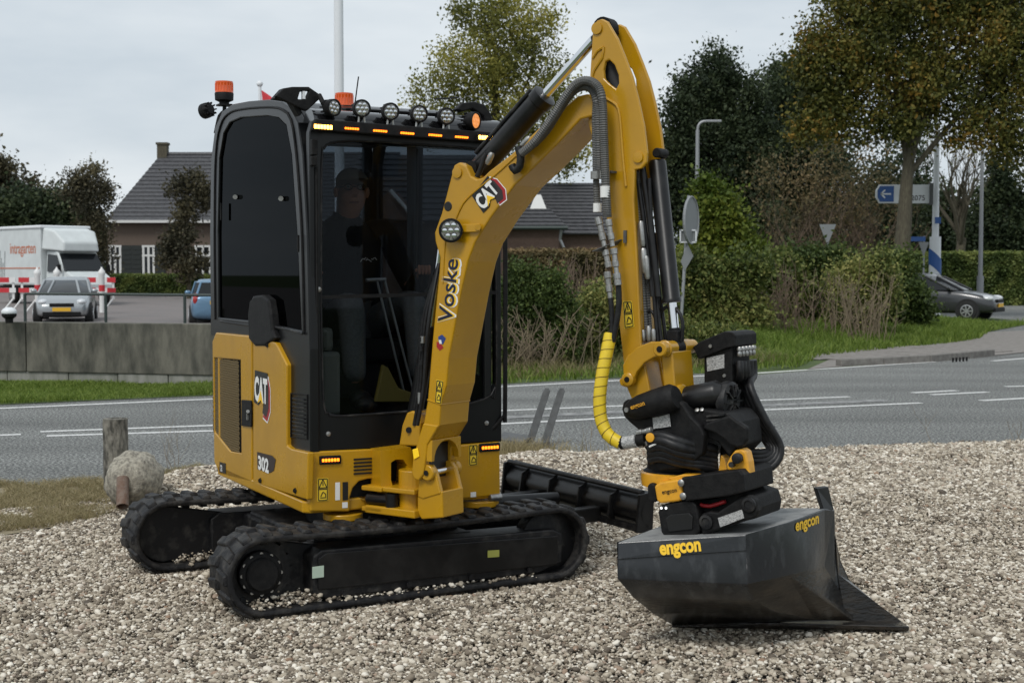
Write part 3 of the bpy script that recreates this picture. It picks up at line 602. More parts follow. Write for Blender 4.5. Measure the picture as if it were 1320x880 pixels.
mb = MB(); mb.tube([(xx_, 46, zt-.05), (xx_+.03, 46, zt+.15), (xx_+.15, 46, zt+.27), (xx_+.35, 46, zt+.29)], .045, n=8); mb.build('arm', M['pole'], t, smooth=40)
mb = MB(); mb.box((xx_+.52, 46, zt+.29), (.5, .22, .08)); mb.build('lamp_head', M['pole'], t, bevel=.02)
t, xx_, zt = pole('street_lamp', 'slim grey lamp post beside the clipped hedge above the dark car', 'street lamp', 1263.5, 172, 365, 50, .09, M['pole'], .055)
mb = MB(); mb.cyl((xx_, 50, 0), (xx_, 50, 1.35), .12, n=14); mb.build('post_base', M['pole'], t, smooth=40)
mb = MB(); mb.tube([(xx_, 50, zt-.05), (xx_+.1, 50, zt+.25), (xx_+.6, 50, zt+.35)], .05, n=8); mb.box((xx_+.9, 50, zt+.36), (.6, .22, .1)); mb.build('lamp_head', M['pole'], t)
# round sign seen from behind on a bent post
Ys = 27.0
t = thing('traffic_sign_post', 'leaning grey post with backs of round, square and diamond signs beside the arm', 'traffic sign', (px(876, 400, Ys).x, Ys, 0))
b0 = px(876, 420, Ys); tp = px(888, 252, Ys); mb = MB(); mb.cyl((b0.x, Ys, 0), tp, .032, n=12); mb.build('post', M['pole'], t, smooth=40)
rx = (V((.55, .83, 0))).normalized(); rn = V((-.83, .55, 0))*-1
c = px(889, 284, Ys-.06); mb = MB(); ring = [c+rx*math.cos(k*math.pi/14)*.30+Z*math.sin(k*math.pi/14)*.45 for k in range(28)]; mb.prism(ring, V((.04, -.03, 0))); mb.build('round_sign', M['signgrey'], t)
mb = MB(); mb.tube([p+V((.03, -.05, 0)) for p in ring]+[ring[0]+V((.03, -.05, 0))], .018, n=6, smooth=False); mb.build('sign_rim', M['pole'], t)
mb = MB(); c = px(887, 304.5, Ys-.08); 
for sx in (-1, 1): mb.box(c+V((sx*.15, 0, 0)), (.025, .03, .24))
for sz in (-1, 1): mb.box(c+Z*(sz*.115), (.32, .03, .025))
mb.build('sign_frame', M['polew'], t); mb = MB(); mb.box(c+V((0, .03, 0)), (.26, .02, .2)); mb.build('square_sign', M['signgrey'], t)
c = px(885, 332, Ys-.06); mb = MB(); mb.prism([c+V((-.11, 0, -.08)), c+V((-.03, 0, -.25)), c+V((.13, 0, .03)), c+V((.02, 0, .27))], V((0, .02, 0))); mb.build('diamond_sign', M['signgrey'], t)
# yield sign seen from behind, far back
t, xx_, zt = pole('yield_sign', 'small grey back of an inverted triangle sign among the brown shrubs', 'traffic sign', 1067, 292, 330, 40, .03, M['pole'])
c = px(1067, 290, 39.9); mb = MB(); mb.prism([c+V((-.24, 0, .02)), c+V((.24, 0, .02)), c+V((.03, 0, -.5)), c+V((-.03, 0, -.5))], V((0, .03, 0))); mb.build('triangle_plate', M['signgrey'], t)
# direction sign on the white mast
Ym = 48.0
t, xm, zt = pole('signpost_mast', 'white signpost mast with blue band carrying a direction board by the dark car', 'signpost', 1205, 168, 350, Ym, .14, M['polew'], .09)
mb = MB(); mb.cyl((xm, Ym, 0), (xm, Ym, px(0, 305, Ym).z), .21, .19, 18); mb.build('mast_foot', M['polew'], t, smooth=40)
zb0 = px(0, 348, Ym).z; zb1 = px(0, 328, Ym).z
mb = MB(); rg = []
for k in range(2): rg.append([V((xm+math.cos(a)*.214, Ym+math.sin(a)*.214, (zb0, zb1)[k]+(math.cos(a)*-.2))) for a in [2*math.pi*i/20 for i in range(20)]])
mb.loft(rg, caps=False); mb.build('blue_band', M['signblue'], t, smooth=40)
p0, p1 = px(1130, 238, Ym-.35), px(1201, 262, Ym-.35)
mb = MB(); bz0, bz1 = p1.z, p0.z
mb.prism([V((p0.x+.12, Ym-.3, bz1)), V((p0.x, Ym-.3, bz1-.2)), V((p0.x, Ym-.3, bz0+.2)), V((p0.x+.12, Ym-.3, bz0)), V((p1.x, Ym-.3, bz0)), V((p1.x, Ym-.3, bz1))], V((0, .12, 0))); mb.build('direction_board', M['polew'], t, bevel=.01)
mb = MB(); mb.prism([V((p0.x+.13, Ym-.305, bz1-.05)), V((p0.x+.05, Ym-.305, bz1-.2)), V((p0.x+.05, Ym-.305, bz0+.2)), V((p0.x+.13, Ym-.305, bz0+.05)), V((p0.x+.6, Ym-.305, bz0+.05)), V((p0.x+.6, Ym-.305, bz1-.05))], V((0, -.01, 0))); mb.build('arrow_panel', M['signblue'], t)
ac = V((p0.x+.33, Ym-.32, (bz0+bz1)/2)); mb = MB(); mb.box(ac, (.34, .01, .05))
for s in (-1, 1): mb.box(ac+V((-.1, 0, s*.065)), (.2, .01, .05), (V((.7, 0, s*.7)), V((0, 1, 0)), V((-s*.7, 0, .7))))
mb.build('arrow', M['polew'], t)
text('B-2075', V((px(1170, 0, Ym-.3).x, Ym-.302, bz0+.10)), FX, px(1196, 0, Ym-.3).x-px(1170, 0, Ym-.3).x, M['ink'], t, nrm=FN, off=.004, bold=.01)
mb = MB(); mb.box((p1.x-.02, Ym-.3, (bz0+bz1)/2), (.10, .25, (bz1-bz0)+.1)); mb.build('bracket', M['galv'], t)
mb = MB(); c = px(1209, 284, Ym-.25); mb.box(c, (.2, .03, .22)); mb.build('house_number_plate', M['signblue'], t)
t, xx_, zt = pole('street_name_sign', 'small blue street name sign on a grey post left of the white mast', 'street sign', 1190.5, 304, 350, 46, .035, M['pole'])
mb = MB(); a, b = px(1167, 305, 45.9), px(1193, 311, 45.9); mb.prism([V((a.x, 45.9, a.z)), V((b.x, 45.9, a.z)), V((b.x, 45.9, b.z)), V((a.x, 45.9, b.z))], V((0, .04, 0))); mb.build('name_plate', M['signblue'], t)
mb = MB(); a = px(1191, 312, 45.85); mb.prism([V((a.x-.17, 45.85, a.z)), V((a.x+.17, 45.85, a.z)), V((a.x+.02, 45.85, a.z-.42)), V((a.x-.02, 45.85, a.z-.42))], V((0, .03, 0))); mb.build('triangle_plate', M['signgrey'], t)
# ================================================================== VEGETATION
def tree(name, label, base, zc, blobs, matr, nclump, per, cr, size, trunk_r, cat='tree', group=None, hollow=.35, limbs=6, tz=None, lean=(0, 0), aspect=.6):
    t = thing(name, label, cat, base, group=group); b = V(base); mb = MB(); top = V((b.x+lean[0], b.y+lean[1], zc))
    mb.tube([b-Z*.1, b+(top-b)*.33+V((.05, 0, 0)), b+(top-b)*.66-V((.05, 0, 0)), top], lambda q: trunk_r*(1.25-.9*q) if q > .08 else trunk_r*1.35, n=12, step=.3); mb.build('trunk', M['bark'], t, smooth=50)
    mb = MB(); bb = sorted(blobs, key=lambda q: -q[6])[:limbs]
    for q in bb:
        s = b.lerp(top, random.uniform(.55, .95)); e = V(q[:3]); m_ = s.lerp(e, .5)+Z*random.uniform(.0, .6)
        mb.tube([s, m_, e], lambda k: trunk_r*(.38-.28*k), n=7, step=.4)
        for _ in range(4):
            d = V((random.uniform(-1, 1)*q[3], random.uniform(-1, 1)*q[4], random.uniform(-.6, 1)*q[5]))*.75
            mb.tube([m_.lerp(e, .6), e+d*.4, e+d], lambda k: trunk_r*(.13-.09*k), n=5, step=.4)
    mb.build('limb', M['bark'], t, smooth=50)
    foliage('crown', blobs, nclump, per, cr, size, matr, t, hollow, aspect=aspect); return t
def blob_px(lst, Y, dy=None):
    out = []
    for u, v, ru, rv, wt in lst:
        c = P(u, v, Y); k = Y/FPX; d = min(ru, rv)*k if dy is None else dy
        out.append((c.x, Y+random.uniform(-.3, .3)*d, c.z, ru*k, d, rv*k, wt))
    return out
# tree behind the cab, thin crown
Yt = 50
tree('tall_poplar_tree', 'tall thinly leaved olive green tree rising behind the cab roof and boom', (P(640, 350, Yt).x, Yt, -.2), P(640, 60, Yt).z,
     blob_px([(640, 60, 60, 55, 4), (600, 90, 50, 40, 3), (690, 85, 45, 50, 3), (565, 118, 32, 25, 1.4), (645, 135, 70, 40, 4), (625, 20, 45, 30, 2), (690, 25, 35, 30, 1.5), (720, 130, 30, 40, 1.3), (700, 175, 40, 40, 2.2), (728, 200, 28, 30, 1.4), (580, 155, 45, 25, 2), (660, 200, 50, 30, 1.8)], Yt),
     M['l_olive'], 1250, 28, .25, .055, .22, hollow=.1)
Yt = 62
tree('dark_evergreen_tree', 'tall dark green broad tree standing right of the excavator arm', (P(925, 350, Yt).x, Yt, -.2), P(925, 110, Yt).z,
     blob_px([(922, 90, 26, 34, 1.5), (905, 130, 38, 35, 2.5), (945, 140, 34, 45, 2.5), (880, 180, 32, 60, 3), (925, 200, 55, 60, 5), (965, 215, 30, 60, 2.5), (900, 260, 50, 50, 4), (950, 280, 45, 50, 4), (870, 240, 22, 60, 2), (925, 320, 60, 40, 3), (980, 300, 30, 50, 2)], Yt),
     M['l_dark'], 2600, 34, .32, .078, .35, hollow=.25)
Yt = 66
tree('dark_evergreen_tree', 'second dark green tree between the tall dark tree and the autumn tree', (P(1020, 350, Yt).x, Yt, -.2), P(1020, 120, Yt).z,
     blob_px([(1022, 100, 26, 30, 1.5), (1000, 140, 30, 35, 2), (1040, 150, 40, 45, 3), (1010, 200, 45, 50, 4), (1055, 220, 45, 60, 4), (1000, 270, 40, 50, 3), (1080, 290, 60, 50, 4), (1140, 280, 50, 60, 4), (1040, 320, 60, 35, 3), (1160, 230, 40, 50, 2)], Yt),
     M['l_dark'], 2400, 32, .36, .085, .3, hollow=.3)
Yt = 44
tree('autumn_maple_tree', 'large autumn tree with brown green leaves and a thick trunk at the right', (P(1150, 404, Yt).x, Yt, -.05), P(1185, 120, Yt).z,
     blob_px([(1100, 40, 60, 50, 4), (1180, 20, 70, 50, 5), (1260, 40, 60, 60, 5), (1080, 100, 50, 45, 3.5), (1150, 100, 60, 45, 4), (1230, 110, 60, 45, 4), (1300, 100, 40, 70, 3.5), (1060, 150, 35, 30, 1.8), (1125, 158, 50, 28, 2.2), (1260, 165, 45, 30, 1.8), (1300, 185, 22, 28, 1), (1340, 60, 50, 90, 4), (1130, -10, 70, 40, 4), (1230, -30, 90, 50, 5), (1320, -20, 60, 50, 3), (1058, 60, 25, 30, 1.2), (1340, 190, 30, 50, 1.6)], Yt),
     M['l_autumn'], 3100, 30, .25, .062, .27, hollow=.15, lean=(P(1185, 100, Yt).x-P(1155, 100, Yt).x, 0), limbs=12)
# brown, half bare shrubs behind the bank
Yt = 52
t = thing('bare_brown_shrub', 'tangle of half bare brown shrubs under the autumn tree', 'shrub', (P(1060, 350, Yt).x, Yt, 0)); mb = MB()
for i in range(26):
    q = P(random.uniform(985, 1150), 350, Yt+random.uniform(-2, 2)); branch(mb, (q.x, q.y, -.1), (random.uniform(-.4, .4), random.uniform(-.3, .3), 1), random.uniform(1.3, 2.3), .045, 4, .7, 5, 3)
mb.build('twigs', M['twig'], t, kind='stuff')
foliage('foliage', blob_px([(1020, 250, 45, 50, 2), (1080, 230, 60, 55, 3), (1130, 250, 40, 50, 2), (1060, 300, 80, 25, 2)], Yt), 420, 16, .38, .060, M['l_brown'], t, .1)
def shrub(name, label, lst, Y, matr, nclump, per, cr, size, cat='shrub', stems=10, hollow=.45, group=None, dy=None, stem='bark'):
    c = P(sum(q[0] for q in lst)/len(lst), 350, Y); t = thing(name, label, cat, (c.x, Y, 0), group=group)
    bl = blob_px(lst, Y, dy); foliage('foliage', bl, nclump, per, cr, size, matr, t, hollow, zmin=-.02)
    mb = MB()
    for i in range(stems):
        q = random.choice(bl); e = V((q[0]+random.uniform(-.6, .6)*q[3], q[1]+random.uniform(-.5, .5)*q[4], q[2]+.6*q[5])); s = V((c.x*.4+e.x*.6, Y, -.05)); mb.tube([s, s.lerp(e, .5)+Z*.1, e], lambda k: .03*(1-.8*k), n=5, step=.25)
    mb.build('stems', M[stem], t, kind='stuff'); return t
shrub('yellow_green_shrub', 'tall bright yellow green shrub just right of the road sign', [(922, 262, 16, 24, 1.4), (935, 290, 22, 24, 2), (912, 298, 16, 26, 1.5), (955, 325, 30, 22, 2), (906, 248, 9, 14, .5), (905, 340, 24, 26, 2), (930, 335, 24, 22, 1.5)], 36, M['l_bright'], 900, 24, .17, .055)
shrub('bushy_shrub', 'mixed green and yellow shrub on the bank beside the arm', [(900, 355, 32, 24, 2), (935, 375, 28, 24, 2), (885, 392, 22, 25, 2), (960, 345, 26, 20, 1.5), (910, 412, 30, 16, 2), (955, 408, 30, 14, 1.6), (905, 432, 34, 12, 1.4), (960, 426, 24, 9, .8)], 27.5, M['l_mix'], 1000, 24, .13, .040, stems=26)
shrub('bushy_shrub', 'olive shrub with yellow shoots right of the mixed shrub', [(985, 372, 30, 26, 2), (1005, 350, 24, 18, 1.4), (975, 400, 26, 18, 1.6), (1020, 385, 24, 22, 1.5)], 31, M['l_mix'], 800, 24, .14, .042, stems=26, stem='drytwig')
shrub('bushy_shrub', 'dark green leafy shrub in the middle of the bank', [(1030, 338, 34, 16, 2), (1070, 345, 30, 20, 2), (1050, 375, 32, 22, 2), (1030, 398, 34, 14, 2), (1080, 398, 24, 14, 1)], 32, M['l_green'], 950, 24, .14, .042, stems=18)
shrub('bushy_shrub', 'grey green twiggy shrub in front of the autumn tree trunk', [(1095, 365, 26, 22, 2), (1125, 380, 28, 24, 2), (1095, 402, 34, 14, 1.5), (1135, 348, 18, 20, 1.3)], 30, M['l_mix'], 620, 22, .16, .036, stems=70, stem='drytwig')
shrub('bushy_shrub', 'dark green shrub covering the rear of the dark car', [(1152, 368, 24, 28, 2), (1174, 382, 16, 20, 1.5), (1150, 408, 32, 12, 1.6), (1162, 345, 14, 16, 1), (1190, 402, 14, 8, .8)], 33, M['l_green'], 750, 24, .14, .040, stems=24)
# shrubs seen under the boom
shrub('leafy_bush', 'dense dark green bush directly behind the handrail', [(665, 400, 28, 30, 2.5), (695, 385, 28, 28, 2.5), (722, 415, 24, 30, 2), (660, 445, 30, 26, 2), (698, 448, 34, 24, 2.5), (675, 362, 18, 18, .9), (730, 455, 22, 18, 1)], 21.0, M['l_green'], 1700, 24, .085, .026, stems=24, stem='drytwig')
shrub('leafy_bush', 'lighter green bush behind the yellow hose', [(772, 395, 24, 26, 2), (792, 430, 28, 24, 2), (758, 445, 26, 20, 1.6), (815, 405, 26, 30, 2), (845, 430, 30, 28, 2), (880, 440, 28, 20, 1.6), (925, 440, 30, 14, 1.4), (750, 460, 26, 14, 1), (800, 458, 30, 14, 1.2)], 21.8, M['l_mix'], 1800, 22, .10, .027, stems=40, stem='drytwig')
shrub('leafy_bush', 'green bush seen through the lower cab window', [(600, 420, 40, 45, 3), (560, 430, 40, 40, 3)], 25, M['l_green'], 700, 24, .13, .038)
t = thing('dry_stalk_bush', 'tall brown bare stalks standing against the low brick house', 'shrub', (P(735, 350, 25).x, 25, 0)); mb = MB()
for i in range(95):
    s = P(random.gauss(735, 28), 350, 25+random.uniform(-.8, .8)); e = V((s.x+random.gauss(0, .22), s.y, P(0, random.uniform(325, 400), 25).z)); mb.tube([(s.x, s.y, -.05), V((s.x, s.y, 0)).lerp(e, .5), e], lambda k: .013*(1-.6*k), n=4, step=.5)
    for _ in range(3):
        k = random.uniform(.4, .95); q = V((s.x, s.y, 0)).lerp(e, k); mb.tube([q, q+V((random.uniform(-.15, .15), random.uniform(-.1, .1), random.uniform(.1, .3)))], .005, n=3, smooth=False)
mb.build('stalks', M['twig'], t, kind='stuff')
x = rng.uniform(-.8, 4.6, 9000); y = np.interp(x, [p.x for p in FAR[1:-1]], [p.y for p in FAR[1:-1]])+rng.uniform(.5, 3.2, 9000)
tag(blades(x, y, x*0+.02, .07+.22*np.array([max(0, .5+noise.noise(V((a*1.2, b*1.2, 2)))) for a, b in zip(x, y)]), .005, M['g_dry'], 'tall_dry_grass', lean=.55, tmean=.35), 'tall straw coloured grass in front of the bushes under the boom', 'grass')
for nm_, u0, su, v0, v1, Yb_, n_ in (('brown bare stalks rising from the shrubs right of the road sign', 1000, 45, 330, 400, 28.5, 70), ('pale dry stalks in front of the grey green shrub', 1110, 28, 345, 410, 28.5, 60), ('dry reeds at the foot of the bushes by the handrail', 690, 34, 395, 455, 20.6, 80)):
    q0 = P(u0, 350, Yb_); t = thing('dry_stalk_bush', nm_, 'shrub', (q0.x, Yb_, 0)); mb = MB()
    for i in range(n_):
        s = P(random.gauss(u0, su), 350, Yb_+random.uniform(-.5, .5)); e = V((s.x+random.gauss(0, .28), s.y, P(0, random.uniform(v0, v1), Yb_).z)); mb.tube([(s.x, s.y, -.05), V((s.x, s.y, 0)).lerp(e, .5), e], lambda k: .010*(1-.6*k), n=4, step=.5)
        for _ in range(4):
            k = random.uniform(.4, .95); q = V((s.x, s.y, 0)).lerp(e, k); mb.tube([q, q+V((random.uniform(-.2, .2), random.uniform(-.1, .1), random.uniform(.05, .25)))], .005, n=3, smooth=False)
    mb.build('stalks', M['drytwig'] if su < 40 else M['twig'], t, kind='stuff')
# bare tree and cypress at the right edge
Yt = 70
t = thing('bare_tree', 'leafless tree behind the clipped hedge at the right', 'tree', (P(1232, 350, Yt).x, Yt, 0)); mb = MB(); b0 = V((P(1232, 350, Yt).x, Yt, 0))
mb.tube([b0, b0+V((.1, 0, 1.6)), b0+V((.3, 0, 3.2))], lambda k: .34*(1-.4*k), n=10); mb.build('trunk', M['bark'], t, smooth=50)
mb = MB(); random.seed(12)
for i in range(6): branch(mb, b0+V((.2, 0, 2.3+i*.2)), (random.uniform(-.9, .9), random.uniform(-.5, .5), 1), 2.4, .13, 4, .55, 6, 3)
mb.build('limb', M['bark'], t)
Yt = 74
tree('dark_spruce_tree', 'dark green conifer with drooping boughs at the right edge', (P(1296, 350, Yt).x, Yt, 0), P(1296, 190, Yt).z,
     blob_px([(1290, 220, 14, 18, 1), (1290, 250, 28, 14, 2), (1300, 275, 42, 14, 3), (1290, 300, 50, 16, 4), (1290, 325, 55, 18, 4), (1340, 280, 30, 50, 2), (1260, 300, 24, 20, 1.4)], Yt), M['l_dark'], 900, 24, .34, .10, .2, hollow=.2)
shrub('dark_treeline', 'dark mass of trees behind the direction board', [(1190, 280, 50, 45, 3), (1240, 305, 50, 30, 3), (1150, 300, 50, 40, 3), (1310, 320, 40, 30, 2)], 78, M['l_dark'], 1200, 26, .4, .12, cat='trees')
# left: background trees
Yt = 95
tree('bronze_tree', 'dark leafy tree at the far left behind the truck', (P(10, 350, Yt).x, Yt, 0), P(10, 250, Yt).z, blob_px([(5, 245, 35, 28, 3), (-20, 235, 30, 30, 2), (28, 258, 25, 18, 1.5), (60, 262, 16, 12, .6)], Yt), M['l_bronze'], 450, 26, .5, .14, .3, hollow=.2)
shrub('conifer_hedge_trees', 'row of dark green conifers above the truck', [(20, 285, 50, 32, 3), (60, 285, 40, 28, 3), (95, 300, 40, 35, 3), (-30, 290, 40, 40, 2), (125, 330, 30, 40, 2), (80, 262, 14, 12, .5)], 90, M['l_dark'], 1500, 26, .42, .13, cat='trees')
Yt = 72
tree('young_bronze_tree', 'young open crowned tree left of the brick house', (P(117, 350, Yt).x, Yt, .1), P(117, 260, Yt).z,
     blob_px([(115, 232, 22, 18, 2), (98, 245, 16, 14, 1.2), (132, 250, 14, 18, 1.2), (115, 268, 20, 18, 1.8), (122, 300, 20, 30, 2.5), (128, 330, 18, 28, 2), (100, 232, 12, 10, .5)], Yt), M['l_bronze'], 380, 28, .24, .07, .09, hollow=.1)
tree('slender_bronze_tree', 'slender brown green tree in front of the brick house wall', (P(243, 350, Yt).x, Yt, .1), P(243, 240, Yt).z,
     blob_px([(238, 238, 26, 16, 2), (250, 262, 22, 20, 2), (238, 290, 18, 25, 2.2), (232, 325, 20, 25, 2.4), (245, 340, 22, 18, 2), (262, 245, 12, 14, .7)], Yt), M['l_bronze'], 380, 22, .22, .085, .09, hollow=.1)
def hedge(name, label, x0, x1, Y, dep, z0, z1, matr, n, size, lab2=None):
    t = thing(name, label, 'hedge', ((x0+x1)/2, Y, z0)); mb = MB(); mb.box(((x0+x1)/2, Y+dep/2, (z0+z1)/2), (x1-x0-.1, dep-.16, z1-z0-.1)); mb.build('core', M['hedge'], t)
    m = int(n*.62); a = np.stack([rng.uniform(x0, x1, m), Y+rng.normal(0, .05, m), rng.uniform(z0, z1, m)], 1)
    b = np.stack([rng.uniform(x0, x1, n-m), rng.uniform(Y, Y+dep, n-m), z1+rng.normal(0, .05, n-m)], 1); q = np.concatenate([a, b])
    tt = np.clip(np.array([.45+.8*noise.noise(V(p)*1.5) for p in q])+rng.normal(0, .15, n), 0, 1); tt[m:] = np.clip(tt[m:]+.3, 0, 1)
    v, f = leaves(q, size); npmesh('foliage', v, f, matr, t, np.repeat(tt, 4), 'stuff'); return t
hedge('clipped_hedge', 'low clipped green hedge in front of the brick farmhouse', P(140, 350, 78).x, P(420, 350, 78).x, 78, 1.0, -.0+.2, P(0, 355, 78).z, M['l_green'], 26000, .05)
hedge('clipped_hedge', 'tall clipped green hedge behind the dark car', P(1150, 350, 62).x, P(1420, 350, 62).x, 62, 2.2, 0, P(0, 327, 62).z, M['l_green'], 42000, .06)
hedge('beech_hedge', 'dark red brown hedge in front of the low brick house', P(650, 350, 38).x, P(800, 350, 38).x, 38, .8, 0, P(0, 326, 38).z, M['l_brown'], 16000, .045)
# weeds by the gravel edge
def weed(label, u, v, h, n, Yo=0):
    b0 = G(u, v, .0); t = thing('dry_weed', label, 'weed', b0, group=None); mb = MB()
    for i in range(n):
        d = V((random.uniform(-.6, .6), random.uniform(-.3, .3), 1)).normalized(); branch(mb, b0+V((random.uniform(-.05, .05), 0, 0)), d, h*random.uniform(.4, .7), .0026, 2, .55, 4, 3)
    mb.build('stalks', M['drytwig'], t)
random.seed(4)
weed('dry branching weed left of the yellow machine by the gravel edge', 228, 622, .42, 4)
weed('single dry stalk on the far gravel edge right of the bucket', 1205, 578, .42, 1)
weed('small dry weed at the far right gravel edge', 1312, 575, .22, 3)
weed('low dry weed beside the steel forks', 700, 592, .24, 4)
weed('thin dry stalks between the hose and the machine', 760, 592, .25, 3)
x = rng.normal(-.12, .3, 2600); y = 11.15+rng.normal(0, .12, 2600)
tag(blades(x, y, x*0+.02, .13, .0025, M['g_dry'], 'dry_tuft', lean=.5, tmean=.6), 'tuft of dry grass beside the steel forks at the gravel edge', 'grass')

# ================================================================== OLD FOOTING AND FORKS
t = thing('broken_post_footing', 'rough round concrete footing lying by the verge with a rusty pipe end', 'concrete', G(168, 655))
c0 = G(168, 655, 0)+V((0, 0, .17)); mb = MB(); rg = []
for i in range(1, 22):
    th = math.pi*i/22; rg.append([])
    for j in range(34):
        ph = 2*math.pi*j/34; d = V((math.sin(th)*math.cos(ph), math.sin(th)*math.sin(ph), math.cos(th))); r = .178*(1+.10*noise.noise(d*2.2)+.05*noise.noise(d*7)+.025*noise.noise(d*19)); q = V((d.x*r, d.y*r*1.25, d.z*r*1.03)); rg[-1].append(c0+q+V((0, .1, 0)))
mb.loft(rg); mb.build('footing', M['lump'], t, smooth=50)
a = c0+V((.0, -.17, -.04)); mb = MB(); mb.lathe(a, V((.05, -.20, -.26)), [(.038, -.10), (.038, .10), (.030, .10), (.030, .05)], 16); mb.build('pipe', M['rust'], t, smooth=40)
t = thing('concrete_post', 'weathered round concrete post stump standing behind the footing', 'post', G(150, 636)); b0 = G(150, 636, 0)
mb = MB(); rg = [[b0+V((math.cos(q)*r, math.sin(q)*r, z))*1 for q, r in [(2*math.pi*j/16, .083*(1+.07*noise.noise(V((j*.8, z*8, 1))))) for j in range(16)]] for z in [0, .1, .2, .3, .38, .46, .51, .52]]
rg[-1] = [b0+(p-b0)*.9+Z*.045 for p in rg[-2]]; mb.loft(rg); mb.build('stump', M['stump'], t, smooth=40)
t = thing('steel_forks', 'pair of galvanised steel fork tines standing tilted by the road edge', 'forks', G(690, 573))
Yf = 12.0
for u0, v0, u1, v1 in ((683, 570, 706, 500), (703, 568, 725, 500)):
    a, b = P(u0, v0, Yf), P(u1, v1, Yf+.1); d = (b-a).normalized(); s = V((1, 0, 0)); mb = MB(); w_ = .035
    mb.prism([a-s*w_, a+s*w_, b+s*w_*.9-d*.03, b+s*.01, b-s*.02, b-s*w_*.9-d*.04], V((0, .03, 0))); mb.build('tine', M['galv'], t, bevel=.004)
    q = P(u0-22, v0+4, Yf-.25); mb = MB(); mb.prism([a-s*.03, a+s*.04, q+s*.05, q-s*.03], V((0, 0, -.03))); mb.build('foot', M['galv'], t, bevel=.004)
mb = MB(); a, b, c, d = P(648, 556, Yf+.3), P(688, 561, Yf+.1), P(672, 569, Yf-.3), P(644, 566, Yf-.2); mb.prism([a, b, c, d], V((0, 0, -.03))); mb.build('base_plate', M['galv'], t, bevel=.004)

# ================================================================== VEHICLES
def wheel(par, c, r, wd, out):
    w_ = MB(); w_.lathe(c-V((0, wd/2, 0)), V((0, 1, 0)), [(r*.62, 0), (r*.93, .01), (r, wd*.2), (r, wd*.8), (r*.93, wd-.01), (r*.62, wd)], 28); wo_ = w_.build('wheel', M['tyre'], par, smooth=40, local=True)
    m_ = MB(); m_.lathe(c+V((0, out*wd*.40, 0)), V((0, out, 0)), [(r*.64, 0), (r*.64, wd*.18), (r*.56, wd*.2), (r*.52, wd*.03), (r*.1, wd*.03)], 24)
    for k in range(7):
        a = 2*math.pi*k/7; d = V((math.cos(a), 0, math.sin(a))); m_.box(c+d*r*.34+V((0, out*wd*.52, 0)), (r*.5, .03, r*.13), (d, V((0, 1, 0)), d.cross(V((0, 1, 0)))))
    m_.lathe(c+V((0, out*wd*.40, 0)), V((0, out, 0)), [(r*.17, 0), (r*.15, .03)], 12); m_.build('rim', M['silverrim'], wo_, smooth=40, local=True)
M['silverrim'] = mat('alloy_rim', (.5, .5, .5), .3, metal=.8)
M['headlamp'] = mat('headlamp_glass', (.6, .62, .64), .12, coat=1)
M['taillamp'] = mat('tail_lamp', (.4, .02, .02), .2, coat=1)
